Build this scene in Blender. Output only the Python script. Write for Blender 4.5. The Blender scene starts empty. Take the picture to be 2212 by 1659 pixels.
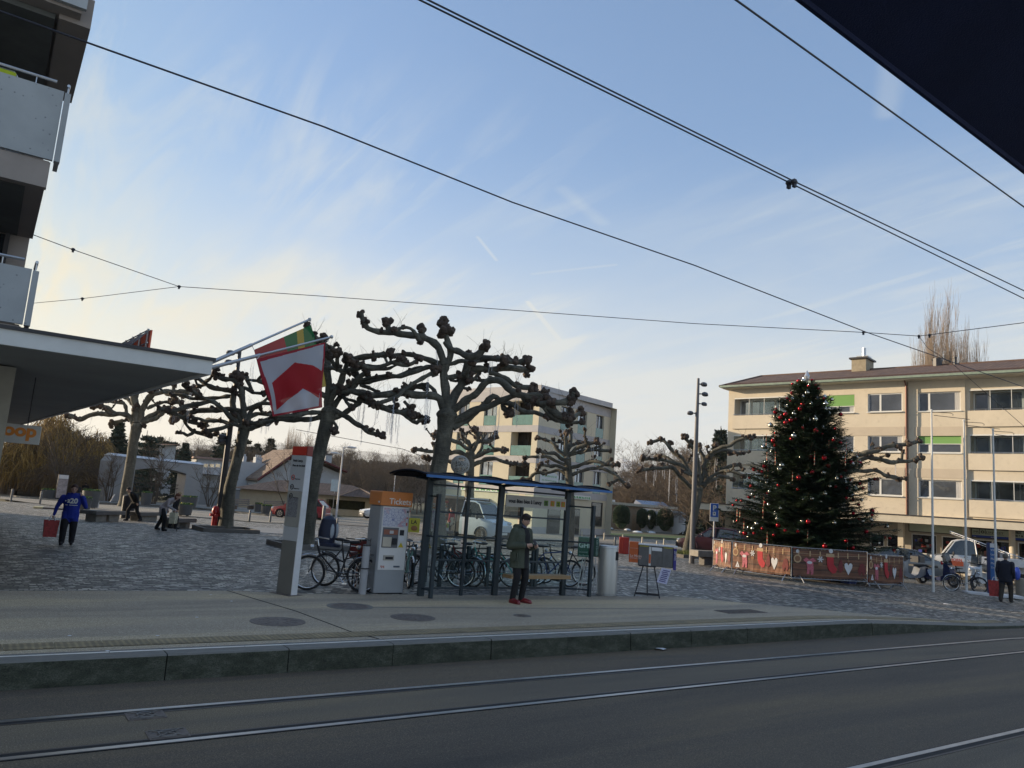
import bpy, math, random
from mathutils import Vector, Matrix, noise
PI=math.pi
R=math.radians
sc=bpy.context.scene
col=sc.collection
# ---------------------------------------------------------------- camera
EYE=Vector((0,0,2.0)); PS=R(34); PITCH=math.atan(254/1661); ROLL=math.atan(.0735); FL=1661.0
_f0=Vector((math.sin(PS),math.cos(PS),0)); _r0=Vector((math.cos(PS),-math.sin(PS),0)); _z=Vector((0,0,1))
FW=math.cos(PITCH)*_f0+math.sin(PITCH)*_z
_u0=-math.sin(PITCH)*_f0+math.cos(PITCH)*_z
RT=math.cos(ROLL)*_r0+math.sin(ROLL)*_u0
UP=-math.sin(ROLL)*_r0+math.cos(ROLL)*_u0
cam=bpy.data.cameras.new('camera'); co=bpy.data.objects.new('camera',cam); col.objects.link(co)
cam.sensor_fit='HORIZONTAL'; cam.sensor_width=36; cam.lens=36*FL/2212; cam.clip_end=20000; cam.clip_start=.05
co.matrix_world=Matrix(((RT.x,UP.x,-FW.x,EYE.x),(RT.y,UP.y,-FW.y,EYE.y),(RT.z,UP.z,-FW.z,EYE.z),(0,0,0,1)))
sc.camera=co
# ---------------------------------------------------------------- light
SUN_EL,SUN_AZ=R(12),R(-38)          # azimuth from +Y towards +X
w=bpy.data.worlds.new("World"); sc.world=w; w.use_nodes=True
def world():
    nt=w.node_tree; N=nt.nodes; L=nt.links; N.clear()
    out=N.new('ShaderNodeOutputWorld'); bg=N.new('ShaderNodeBackground'); bg.inputs[1].default_value=.12
    sky=N.new('ShaderNodeTexSky'); sky.sky_type='NISHITA'; sky.sun_disc=False
    sky.sun_elevation=SUN_EL; sky.sun_rotation=SUN_AZ; sky.air_density=1.0; sky.dust_density=1.0; sky.ozone_density=1.7; sky.altitude=400
    tc=N.new('ShaderNodeTexCoord')
    # thin high cloud laid out on a plane overhead: direction.xy / (direction.z + k)
    sep=N.new('ShaderNodeSeparateXYZ'); L.new(tc.outputs['Generated'],sep.inputs[0])
    add=N.new('ShaderNodeMath'); add.operation='ADD'; add.inputs[1].default_value=.12; L.new(sep.outputs[2],add.inputs[0])
    mx=N.new('ShaderNodeMath'); mx.operation='MAXIMUM'; mx.inputs[1].default_value=.05; L.new(add.outputs[0],mx.inputs[0])
    dx=N.new('ShaderNodeMath'); dx.operation='DIVIDE'; L.new(sep.outputs[0],dx.inputs[0]); L.new(mx.outputs[0],dx.inputs[1])
    dy=N.new('ShaderNodeMath'); dy.operation='DIVIDE'; L.new(sep.outputs[1],dy.inputs[0]); L.new(mx.outputs[0],dy.inputs[1])
    cb=N.new('ShaderNodeCombineXYZ'); L.new(dx.outputs[0],cb.inputs[0]); L.new(dy.outputs[0],cb.inputs[1])
    def layer(rot,scale,sc_,det,lo,hi,dist=.6,rough=.6):
        mp=N.new('ShaderNodeMapping'); mp.inputs['Rotation'].default_value=(0,0,rot); mp.inputs['Scale'].default_value=scale
        L.new(cb.outputs[0],mp.inputs[0])
        n=N.new('ShaderNodeTexNoise'); n.inputs['Scale'].default_value=sc_; n.inputs['Detail'].default_value=det
        n.inputs['Roughness'].default_value=rough; n.inputs['Distortion'].default_value=dist; L.new(mp.outputs[0],n.inputs['Vector'])
        r=N.new('ShaderNodeMapRange'); r.inputs[1].default_value=lo; r.inputs[2].default_value=hi; L.new(n.outputs[0],r.inputs[0]); return r.outputs[0]
    a=layer(R(-58),(1.0,.34,1),1.3,9,.46,.80,1.0)
    b=layer(R(-80),(2.0,.26,1),3.0,9,.50,.85,1.4)
    c=layer(R(-30),(.5,.5,1),.8,3,.38,.66,.3)
    m1=N.new('ShaderNodeMath'); m1.operation='ADD'; L.new(a,m1.inputs[0]); L.new(b,m1.inputs[1])
    m2=N.new('ShaderNodeMath'); m2.operation='MULTIPLY'; L.new(m1.outputs[0],m2.inputs[0]); L.new(c,m2.inputs[1])
    m3a=N.new('ShaderNodeMath'); m3a.operation='MULTIPLY'; m3a.inputs[1].default_value=CLOUD; L.new(m2.outputs[0],m3a.inputs[0])
    ve=N.new('ShaderNodeMapRange'); ve.inputs[1].default_value=0; ve.inputs[2].default_value=.46; ve.inputs[3].default_value=VEIL; ve.inputs[4].default_value=.0; ve.interpolation_type='SMOOTHSTEP'; L.new(sep.outputs[2],ve.inputs[0])
    m3=N.new('ShaderNodeMath'); m3.operation='ADD'; m3.use_clamp=True; L.new(m3a.outputs[0],m3.inputs[0]); L.new(ve.outputs[0],m3.inputs[1])
    # thin haze evens out the sky's own contrast; the veil is lit evenly and warmer towards the sun
    def vm(op,x,y):
        n=N.new('ShaderNodeVectorMath'); n.operation=op; L.new(x,n.inputs[0])
        if isinstance(y,tuple): n.inputs[1].default_value=y
        else: L.new(y,n.inputs[1])
        return n
    k=2.1; q1=vm('MULTIPLY',sky.outputs[0],(1/k,)*3); gm=N.new('ShaderNodeGamma'); gm.inputs[1].default_value=.66; L.new(q1.outputs[0],gm.inputs[0]); q2=vm('MULTIPLY',gm.outputs[0],(k*.66,k*.90,k*1.19))
    nrm=vm('NORMALIZE',tc.outputs['Generated'],(0,0,0)); dt=vm('DOT_PRODUCT',nrm.outputs[0],(math.sin(SUN_AZ-.15),math.cos(SUN_AZ-.15),-.12))
    wr=N.new('ShaderNodeMapRange'); wr.inputs[1].default_value=.25; wr.inputs[2].default_value=1.; wr.interpolation_type='SMOOTHSTEP'; L.new(dt.outputs['Value'],wr.inputs[0])
    wc=N.new('ShaderNodeMixRGB'); wc.inputs[1].default_value=(1,1,1,1); wc.inputs[2].default_value=(1.0,.90,.64,1); L.new(wr.outputs[0],wc.inputs[0]); q2=vm('MULTIPLY',q2.outputs[0],wc.outputs[0])
    cc=N.new('ShaderNodeMixRGB'); cc.inputs[1].default_value=(2.85,3.08,3.15,1); cc.inputs[2].default_value=(3.9,3.35,1.95,1); L.new(wr.outputs[0],cc.inputs[0])
    # three old contrails
    def plane(px,py): d=ray(px,py).normalized(); return Vector((d.x/(d.z+.12),d.y/(d.z+.12),0))
    def mth(op,x,y=None,z=None,clamp=False):
        n=N.new('ShaderNodeMath'); n.operation=op; n.use_clamp=clamp
        for i,q in enumerate((x,y,z)):
            if q is None: continue
            if isinstance(q,(int,float)): n.inputs[i].default_value=q
            else: L.new(q,n.inputs[i])
        return n.outputs[0]
    wob=N.new('ShaderNodeTexNoise'); wob.inputs['Scale'].default_value=9; wob.inputs['Detail'].default_value=4; L.new(cb.outputs[0],wob.inputs['Vector'])
    mask=m3.outputs[0]
    for (A,B,w0,st) in (((1032,512),(1072,562),.006,.34),((1140,652),(1212,738),.010,.42),((1925,140),(1915,245),.022,.20),((1150,592),(1330,572),.008,.22),((1215,410),(1300,480),.02,.16)):
        pa,pb=plane(*A),plane(*B); D=pb-pa; l2=D.length_squared
        v=vm('SUBTRACT',cb.outputs[0],tuple(pa)); t=mth('MULTIPLY',vm('DOT_PRODUCT',v.outputs[0],tuple(D)).outputs['Value'],1/l2); tc_=mth('MINIMUM',mth('MAXIMUM',t,0.),1.)
        sc_=N.new('ShaderNodeVectorMath'); sc_.operation='SCALE'; sc_.inputs[0].default_value=tuple(D); L.new(tc_,sc_.inputs['Scale'])
        df=N.new('ShaderNodeVectorMath'); df.operation='SUBTRACT'; L.new(v.outputs[0],df.inputs[0]); L.new(sc_.outputs[0],df.inputs[1])
        ln=N.new('ShaderNodeVectorMath'); ln.operation='LENGTH'; L.new(df.outputs[0],ln.inputs[0])
        e=mth('SUBTRACT',1.,mth('MULTIPLY',mth('SUBTRACT',ln.outputs['Value'],mth('MULTIPLY',wob.outputs[0],w0*.6)),1/w0),clamp=True)
        mask=mth('MAXIMUM',mask,mth('MULTIPLY_ADD',e,st,mask),clamp=True)
    mix=N.new('ShaderNodeMixRGB'); L.new(mask,mix.inputs[0]); L.new(q2.outputs[0],mix.inputs[1]); L.new(cc.outputs[0],mix.inputs[2])
    L.new(mix.outputs[0],bg.inputs[0]); L.new(bg.outputs[0],out.inputs[0])
sl=bpy.data.lights.new('sun','SUN'); sl.energy=4.6; sl.angle=R(.5); sl.color=(1,.80,.56)
so=bpy.data.objects.new('sun',sl); col.objects.link(so)
SD=Vector((math.sin(SUN_AZ)*math.cos(SUN_EL),math.cos(SUN_AZ)*math.cos(SUN_EL),math.sin(SUN_EL)))
so.rotation_euler=SD.to_track_quat('Z','Y').to_euler()
sc.view_settings.view_transform='Standard'; sc.view_settings.look='None'; sc.view_settings.gamma=1
sc.view_settings.exposure=1.0
sc.render.engine='CYCLES'; sc.cycles.max_bounces=6; sc.cycles.transparent_max_bounces=16
# ---------------------------------------------------------------- geometry of the place
def cl(x,a=0.,b=1.): return max(a,min(b,x))
def sm(x): x=cl(x); return x*x*(3-2*x)
def hz(x,y):
    h=-.012*cl(y-30,0,70)-.017*cl(x-20,0,40)*cl((38-y)/18)
    h-=.2*sm((x-15)/7.)*(1-sm((y-11.5)/6.))
    return h
def ray(px,py): return FW+RT*((px-1106)/FL)-UP*((py-829.5)/FL)
def G(px,py,z=None):                 # point of the ground (or of the level z) seen along a ray
    d=ray(px,py)
    if z is not None: return EYE+d*((z-EYE.z)/d.z)
    zz=0.
    for _ in range(25):
        p=EYE+d*((zz-EYE.z)/d.z); zz=.5*zz+.5*hz(p.x,p.y)
    p.z=hz(p.x,p.y); return p
def AT(px,py,ref,dd=0.):             # point at the same forward distance as ref (+dd)
    d=ray(px,py); t=((Vector(ref)-EYE).dot(_f0)+dd)/d.dot(_f0); return EYE+d*t
def HT(px,py,ref): return AT(px,py,ref).z-ref[2]   # height above ref
def PL(px,py,o,n):                   # point on the vertical plane through o with normal n
    d=ray(px,py); n=Vector(n); return EYE+d*((Vector(o)-EYE).dot(n)/d.dot(n))
V={'c3':(414.8,656.7,.25),'c4':(743.1,656.7,.25),'c2':(0,829.5,.2734),'c5':(587.6,933.2,.2292),'c6':(846.8,1002.3,.2266),'c7':(1278.8,760.4,.3125),
 'c8':(1538,639.4,.3047),'b1':(1503.5,1071.5,.2188),'b2':(1849.1,1054.2,.1667),'b3':(1538,777.7,.2708),'b4':(0,1244.3,.3516),'b5':(743.1,1244.3,.3516),
 'b6':(1468.9,1244.3,.3359),'b7':(190.1,898.6,.1328),'b8':(69.1,1019.6,.1042),'d3':(483.9,933.2,.15625),'d4':(898.6,1002.3,.14062),'d5':(1365.2,1002.3,.125),
 'd6':(241.9,1002.3,.09375),'d7':(449.3,674,.14588),'e1':(743.1,656.7,.15625),'e2':(1036.9,725.8,.14063),'e3':(138.3,777.7,.21095),'e4':(1278.8,950.5,.15623)}
def Z(v,x,y): a,b,s=V[v]; return a+s*x,b+s*y
CLOUD=1.55; VEIL=.97
world()
# ---------------------------------------------------------------- mesh builder
class MB:
    def __init__(s,M=None): s.v=[];s.f=[];s.mi=[];s.m=0;s.M=M;s.flat=set()
    def add(s,vs,fs):
        o=len(s.v)
        for v in vs:
            v=Vector(v); s.v.append(s.M@v if s.M else v)
        for f in fs: s.f.append([i+o for i in f]); s.mi.append(s.m)
        return s
    def box(s,c,d,rz=0,M=None):
        x,y,z=d[0]/2,d[1]/2,d[2]/2
        vs=[Vector((a*x,b*y,e*z)) for a in(-1,1) for b in(-1,1) for e in(-1,1)]
        m=Matrix.Translation(Vector(c))@(M if M else Matrix.Rotation(rz,4,'Z'))
        return s.add([m@v for v in vs],[(0,1,3,2),(4,6,7,5),(0,4,5,1),(2,3,7,6),(0,2,6,4),(1,5,7,3)])
    def bb(s,x0,x1,y0,y1,z0,z1): return s.box(((x0+x1)/2,(y0+y1)/2,(z0+z1)/2),(abs(x1-x0),abs(y1-y0),abs(z1-z0)))
    def cbox(s,x0,x1,y0,y1,z0,z1,b=.02):      # box with its vertical and top edges cut
        q=[(x0+b,y0),(x1-b,y0),(x1,y0+b),(x1,y1-b),(x1-b,y1),(x0+b,y1),(x0,y1-b),(x0,y0+b)]
        cx,cy=(x0+x1)/2,(y0+y1)/2; sx=1-2*b/max(1e-6,abs(x1-x0)); sy=1-2*b/max(1e-6,abs(y1-y0))
        r0=[(x,y,z0) for x,y in q]; r1=[(x,y,z1-b) for x,y in q]; r2=[(cx+(x-cx)*sx,cy+(y-cy)*sy,z1) for x,y in q]
        fs=[tuple(range(7,-1,-1)),tuple(range(16,24))]
        for k in(0,8):
            for i in range(8): fs.append((k+i,k+(i+1)%8,k+8+(i+1)%8,k+8+i))
        return s.add(r0+r1+r2,fs)
    def tube(s,pts,rad,n=8,cap=True,sq=None):
        pts=[Vector(p) for p in pts]
        if not hasattr(rad,'__len__'): rad=[rad]*len(pts)
        t0=(pts[1]-pts[0]).normalized(); a=Vector((0,0,1)) if abs(t0.z)<.9 else Vector((1,0,0))
        u=t0.cross(a).normalized(); vs=[]
        for i,p in enumerate(pts):
            if i==0:t=t0
            elif i==len(pts)-1:t=(pts[i]-pts[i-1]).normalized()
            else:
                t=(pts[i+1]-pts[i]).normalized()+(pts[i]-pts[i-1]).normalized()
                t=t.normalized() if t.length>1e-6 else t0
            u=(u-t*u.dot(t)); u=u.normalized() if u.length>1e-6 else t.orthogonal().normalized()
            w_=t.cross(u)
            for k in range(n):
                an=2*PI*k/n; vs.append(p+(u*math.cos(an)+w_*math.sin(an))*rad[i])
        fs=[]
        for i in range(len(pts)-1):
            for k in range(n): fs.append((i*n+k,i*n+(k+1)%n,(i+1)*n+(k+1)%n,(i+1)*n+k))
        if cap: fs.append(tuple(range(n-1,-1,-1))); fs.append(tuple((len(pts)-1)*n+k for k in range(n)))
        return s.add(vs,fs)
    def cyl(s,p,r,h,n=16,r1=None): p=Vector(p); return s.tube([p,p+Vector((0,0,h))],[r,r if r1 is None else r1],n)
    def lathe(s,p,prof,n=16,axis='Z'):
        p=Vector(p); vs=[]
        for r,h in prof:
            for k in range(n):
                a=2*PI*k/n; c_,s_=r*math.cos(a),r*math.sin(a)
                vs.append(p+(Vector((c_,s_,h)) if axis=='Z' else Vector((c_,h,s_)) if axis=='Y' else Vector((h,c_,s_))))
        fs=[]
        for i in range(len(prof)-1):
            for k in range(n): fs.append((i*n+k,i*n+(k+1)%n,(i+1)*n+(k+1)%n,(i+1)*n+k))
        if prof[0][0]>1e-4: fs.append(tuple(range(n-1,-1,-1)))
        if prof[-1][0]>1e-4: fs.append(tuple((len(prof)-1)*n+k for k in range(n)))
        return s.add(vs,fs)
    def ring(s,c,R0,r,nu=24,nv=8,axis='Y',a0=0,a1=2*PI):
        c=Vector(c); pts=[]; full=abs(a1-a0-2*PI)<1e-3; vs=[];cnt=nu if full else nu+1
        for i in range(cnt):
            a=a0+(a1-a0)*i/nu
            for k in range(nv):
                b=2*PI*k/nv; q=R0+r*math.cos(b); h=r*math.sin(b)
                x,y=q*math.cos(a),q*math.sin(a)
                vs.append(c+(Vector((x,h,y)) if axis=='Y' else Vector((x,y,h)) if axis=='Z' else Vector((h,x,y))))
        fs=[]
        for i in range(cnt if full else cnt-1):
            j=(i+1)%cnt
            for k in range(nv): fs.append((i*nv+k,i*nv+(k+1)%nv,j*nv+(k+1)%nv,j*nv+k))
        return s.add(vs,fs)
    def ell(s,c,r,nu=12,nv=8,M=None):
        c=Vector(c); vs=[Vector((0,0,-r[2]))]
        for j in range(1,nv):
            b=-PI/2+PI*j/nv
            for i in range(nu):
                a=2*PI*i/nu; vs.append(Vector((r[0]*math.cos(b)*math.cos(a),r[1]*math.cos(b)*math.sin(a),r[2]*math.sin(b))))
        vs.append(Vector((0,0,r[2])))
        fs=[]
        for i in range(nu): fs.append((0,1+(i+1)%nu,1+i))
        for j in range(nv-2):
            for i in range(nu): fs.append((1+j*nu+i,1+j*nu+(i+1)%nu,1+(j+1)*nu+(i+1)%nu,1+(j+1)*nu+i))
        k=1+(nv-2)*nu; t=len(vs)-1
        for i in range(nu): fs.append((k+i,k+(i+1)%nu,t))
        return s.add([c+(M@v if M else v) for v in vs],fs)
    def prism(s,poly,d0,d1,plane='XZ'):    # polygon in a plane, thickness along the third axis
        def P(a,b,d): return (a,d,b) if plane=='XZ' else (a,b,d) if plane=='XY' else (d,a,b)
        n=len(poly); vs=[P(a,b,d0) for a,b in poly]+[P(a,b,d1) for a,b in poly]
        fs=[tuple(range(n)),tuple(range(2*n-1,n-1,-1))]+[(i,i+n,(i+1)%n+n,(i+1)%n) for i in range(n)]
        return s.add(vs,fs)
    def quad(s,a,b,c,d): return s.add([a,b,c,d],[(0,1,2,3)])
    def build(s,name,mats,parent=None,smooth=False,loc=None,ang=40):
        me=bpy.data.meshes.new(name); me.from_pydata([tuple(v) for v in s.v],[],s.f)
        mats=mats if isinstance(mats,(list,tuple)) else [mats]
        for m in mats: me.materials.append(m)
        for i,p in enumerate(me.polygons): p.material_index=s.mi[i] if s.mi[i]<len(mats) else 0
        me.validate(); me.update()
        import bmesh
        bm=bmesh.new(); bm.from_mesh(me); bmesh.ops.recalc_face_normals(bm,faces=bm.faces)
        if smooth:
            for f in bm.faces: f.smooth=True
            for e in bm.edges:
                if len(e.link_faces)==2 and e.calc_face_angle(0)>R(ang): e.smooth=False
        bm.to_mesh(me); bm.free()
        o=bpy.data.objects.new(name,me); col.objects.link(o)
        if parent: o.parent=parent
        if loc is not None: o.location=loc
        return o
def T(name,label,cat,loc=(0,0,0),rz=0,group=None,M=None):
    o=bpy.data.objects.new(name,None); o.empty_display_size=.2; col.objects.link(o)
    if M: o.matrix_world=M
    else: o.location=loc; o.rotation_euler=(0,0,rz)
    tag(o,label,cat,group); return o
def tag(o,label=None,cat=None,group=None,kind=None):
    if label:o['label']=label
    if cat:o['category']=cat
    if group:o['group']=group
    if kind:o['kind']=kind
    return o
def dup(root,loc=None,rz=None,label=None,group=None):
    r=root.copy(); col.objects.link(r)
    if loc is not None:r.location=loc
    if rz is not None:r.rotation_euler=(0,0,rz)
    if label:r['label']=label
    if group:r['group']=group
    for ch in list(root.children):
        c=ch.copy(); col.objects.link(c); c.parent=r
        for g in list(ch.children):
            d=g.copy(); col.objects.link(d); d.parent=c
    return r
def face_cam(p,off=0.):   # yaw turning local -Y towards the eye
    d=EYE-Vector(p); return math.atan2(d.y,d.x)+PI/2+off
def txt(s,size,parent,mat,loc,rot=(PI/2,0,0),name='lettering',align='LEFT',ext=.003,sx=1.,bold=0.):
    c=bpy.data.curves.new(name,'FONT'); c.body=s; c.size=size; c.extrude=ext; c.align_x=align; c.resolution_u=6 if size>.15 else 2; c.offset=bold
    o=bpy.data.objects.new(name,c); col.objects.link(o)
    me=bpy.data.meshes.new_from_object(o.evaluated_get(bpy.context.evaluated_depsgraph_get()))
    bpy.data.objects.remove(o); bpy.data.curves.remove(c)
    me.materials.clear(); me.materials.append(mat); me.name=name
    o=bpy.data.objects.new(name,me); col.objects.link(o); o.parent=parent; o.location=loc; o.rotation_euler=rot; o.scale=(sx,1,1)
    return o
# ---------------------------------------------------------------- materials
MATS={}
def mat(name,c,rough=.6,metal=0.,var=.12,vs=3.,bump=0.,bs=40.,stretch=None,spec=.5,trans=0.,alpha=1.,emit=0,coat=0.,sub=None,dirt=0.,coord='Object'):
    if name in MATS:return MATS[name]
    m=bpy.data.materials.new(name); m.use_nodes=True; nt=m.node_tree;N=nt.nodes;L=nt.links
    b=N['Principled BSDF']; b.inputs['Roughness'].default_value=rough; b.inputs['Metallic'].default_value=metal
    b.inputs['Specular IOR Level'].default_value=spec; b.inputs['Transmission Weight'].default_value=trans; b.inputs['Alpha'].default_value=alpha
    b.inputs['Coat Weight'].default_value=coat
    tc=N.new('ShaderNodeTexCoord'); mp=N.new('ShaderNodeMapping'); L.new(tc.outputs[coord],mp.inputs[0])
    if stretch: mp.inputs['Scale'].default_value=stretch
    n=N.new('ShaderNodeTexNoise'); n.inputs['Scale'].default_value=vs; n.inputs['Detail'].default_value=6; n.inputs['Roughness'].default_value=.62; L.new(mp.outputs[0],n.inputs['Vector'])
    r=N.new('ShaderNodeMapRange'); r.inputs[1].default_value=.3;r.inputs[2].default_value=.7;r.inputs[3].default_value=1-var;r.inputs[4].default_value=1+var; L.new(n.outputs[0],r.inputs[0])
    mx=N.new('ShaderNodeMixRGB'); mx.blend_type='MULTIPLY'; mx.inputs[0].default_value=1; mx.inputs[1].default_value=(*c,1); L.new(r.outputs[0],mx.inputs[2])
    outc=mx.outputs[0]
    if dirt:
        n3=N.new('ShaderNodeTexNoise'); n3.inputs['Scale'].default_value=vs*6; n3.inputs['Detail'].default_value=8; L.new(tc.outputs[coord],n3.inputs['Vector'])
        r3=N.new('ShaderNodeMapRange'); r3.inputs[1].default_value=.55; r3.inputs[2].default_value=.72; r3.inputs[4].default_value=dirt; L.new(n3.outputs[0],r3.inputs[0])
        m3=N.new('ShaderNodeMixRGB'); m3.inputs[2].default_value=(c[0]*.35,c[1]*.35,c[2]*.35,1); L.new(r3.outputs[0],m3.inputs[0]); L.new(outc,m3.inputs[1]); outc=m3.outputs[0]
    L.new(outc,b.inputs['Base Color'])
    if bump:
        n2=N.new('ShaderNodeTexNoise'); n2.inputs['Scale'].default_value=bs; n2.inputs['Detail'].default_value=4; L.new(mp.outputs[0],n2.inputs['Vector'])
        bu=N.new('ShaderNodeBump'); bu.inputs['Strength'].default_value=bump; bu.inputs['Distance'].default_value=.02; L.new(n2.outputs[0],bu.inputs['Height']); L.new(bu.outputs[0],b.inputs['Normal'])
    if emit: b.inputs['Emission Color'].default_value=(*c,1); b.inputs['Emission Strength'].default_value=emit
    MATS[name]=m; return m
def glassm(name,c=(.02,.025,.03),rough=.04,a=1.,metal=0.):  # window glass seen from outside: dark, mirrors the sky
    return mat(name,c,rough=rough,spec=1.0,var=.3,vs=.6,alpha=a,metal=metal)
def clearglass(name,tint=(.9,.97,.97),fac=.985):
    if name in MATS:return MATS[name]
    m=bpy.data.materials.new(name); m.use_nodes=True; nt=m.node_tree;N=nt.nodes;L=nt.links; N.clear()
    o=N.new('ShaderNodeOutputMaterial'); t=N.new('ShaderNodeBsdfTransparent'); t.inputs[0].default_value=(*tint,1)
    g=N.new('ShaderNodeBsdfGlossy'); g.inputs['Roughness'].default_value=.03
    lw=N.new('ShaderNodeLayerWeight'); lw.inputs[0].default_value=.25
    mr=N.new('ShaderNodeMapRange'); mr.inputs[3].default_value=.02; mr.inputs[4].default_value=.35; L.new(lw.outputs['Fresnel'],mr.inputs[0])
    # patchy grime scatters a little light
    n=N.new('ShaderNodeTexNoise'); n.inputs['Scale'].default_value=2; d=N.new('ShaderNodeBsdfDiffuse'); d.inputs[0].default_value=(.3,.33,.33,1)
    tc=N.new('ShaderNodeTexCoord'); L.new(tc.outputs['Object'],n.inputs['Vector'])
    r2=N.new('ShaderNodeMapRange'); r2.inputs[1].default_value=.3; r2.inputs[2].default_value=.8; r2.inputs[4].default_value=1-fac; L.new(n.outputs[0],r2.inputs[0])
    m0=N.new('ShaderNodeMixShader'); L.new(r2.outputs[0],m0.inputs[0]); L.new(t.outputs[0],m0.inputs[1]); L.new(d.outputs[0],m0.inputs[2])
    mx=N.new('ShaderNodeMixShader'); L.new(mr.outputs[0],mx.inputs[0]); L.new(m0.outputs[0],mx.inputs[1]); L.new(g.outputs[0],mx.inputs[2]); L.new(mx.outputs[0],o.inputs[0])
    MATS[name]=m; return m
def nodes(name,rough=.7):
    m=bpy.data.materials.new(name); m.use_nodes=True; nt=m.node_tree; MATS[name]=m
    b=nt.nodes['Principled BSDF']; b.inputs['Roughness'].default_value=rough
    return m,nt.nodes,nt.links,b
def ramp(N,L,src,stops):
    r=N.new('ShaderNodeValToRGB'); e=r.color_ramp.elements
    e[0].position=stops[0][0]; e[0].color=(*stops[0][1],1); e[1].position=stops[-1][0]; e[1].color=(*stops[-1][1],1)
    for p,c in stops[1:-1]: q=e.new(p); q.color=(*c,1)
    L.new(src,r.inputs[0]); return r.outputs[0]
def noise_n(N,L,vec,scale,det=5,rough=.6,dist=0.):
    n=N.new('ShaderNodeTexNoise'); n.inputs['Scale'].default_value=scale; n.inputs['Detail'].default_value=det; n.inputs['Roughness'].default_value=rough; n.inputs['Distortion'].default_value=dist
    L.new(vec,n.inputs['Vector']); return n.outputs[0]
def mapv(N,L,scale=(1,1,1),rot=0,coord='Object'):
    tc=N.new('ShaderNodeTexCoord'); mp=N.new('ShaderNodeMapping'); mp.inputs['Scale'].default_value=scale; mp.inputs['Rotation'].default_value=(0,0,rot); L.new(tc.outputs[coord],mp.inputs[0]); return mp.outputs[0]
def mixc(N,L,f,a,b,mode='MIX'):
    m=N.new('ShaderNodeMixRGB'); m.blend_type=mode
    for i,x in ((0,f),(1,a),(2,b)):
        if hasattr(x,'is_linked') or hasattr(x,'links'): L.new(x,m.inputs[i])
        elif isinstance(x,(int,float)): m.inputs[i].default_value=x if i==0 else (x,x,x,1)
        else: m.inputs[i].default_value=(*x,1)
    return m.outputs[0]
def asphalt(name,base,speck=.5,streak=None):
    m,N,L,b=nodes(name,.85); v=mapv(N,L); vs=mapv(N,L,(.10,1.0,1))
    f=noise_n(N,L,v,75,5,.85); c=ramp(N,L,f,[(.32,tuple(x*.3 for x in base)),(.49,base),(.58,tuple(x*1.35 for x in base)),(.68,tuple(min(1,x*4.) for x in base))])
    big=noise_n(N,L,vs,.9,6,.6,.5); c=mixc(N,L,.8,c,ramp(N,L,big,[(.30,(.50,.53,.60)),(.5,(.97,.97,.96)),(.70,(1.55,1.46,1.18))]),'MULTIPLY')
    L.new(c,b.inputs['Base Color'])
    f2=noise_n(N,L,v,70,3,.7)
    bu=N.new('ShaderNodeBump'); bu.inputs['Strength'].default_value=.5; bu.inputs['Distance'].default_value=.006; L.new(f2,bu.inputs['Height']); L.new(bu.outputs[0],b.inputs['Normal'])
    return m
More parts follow.
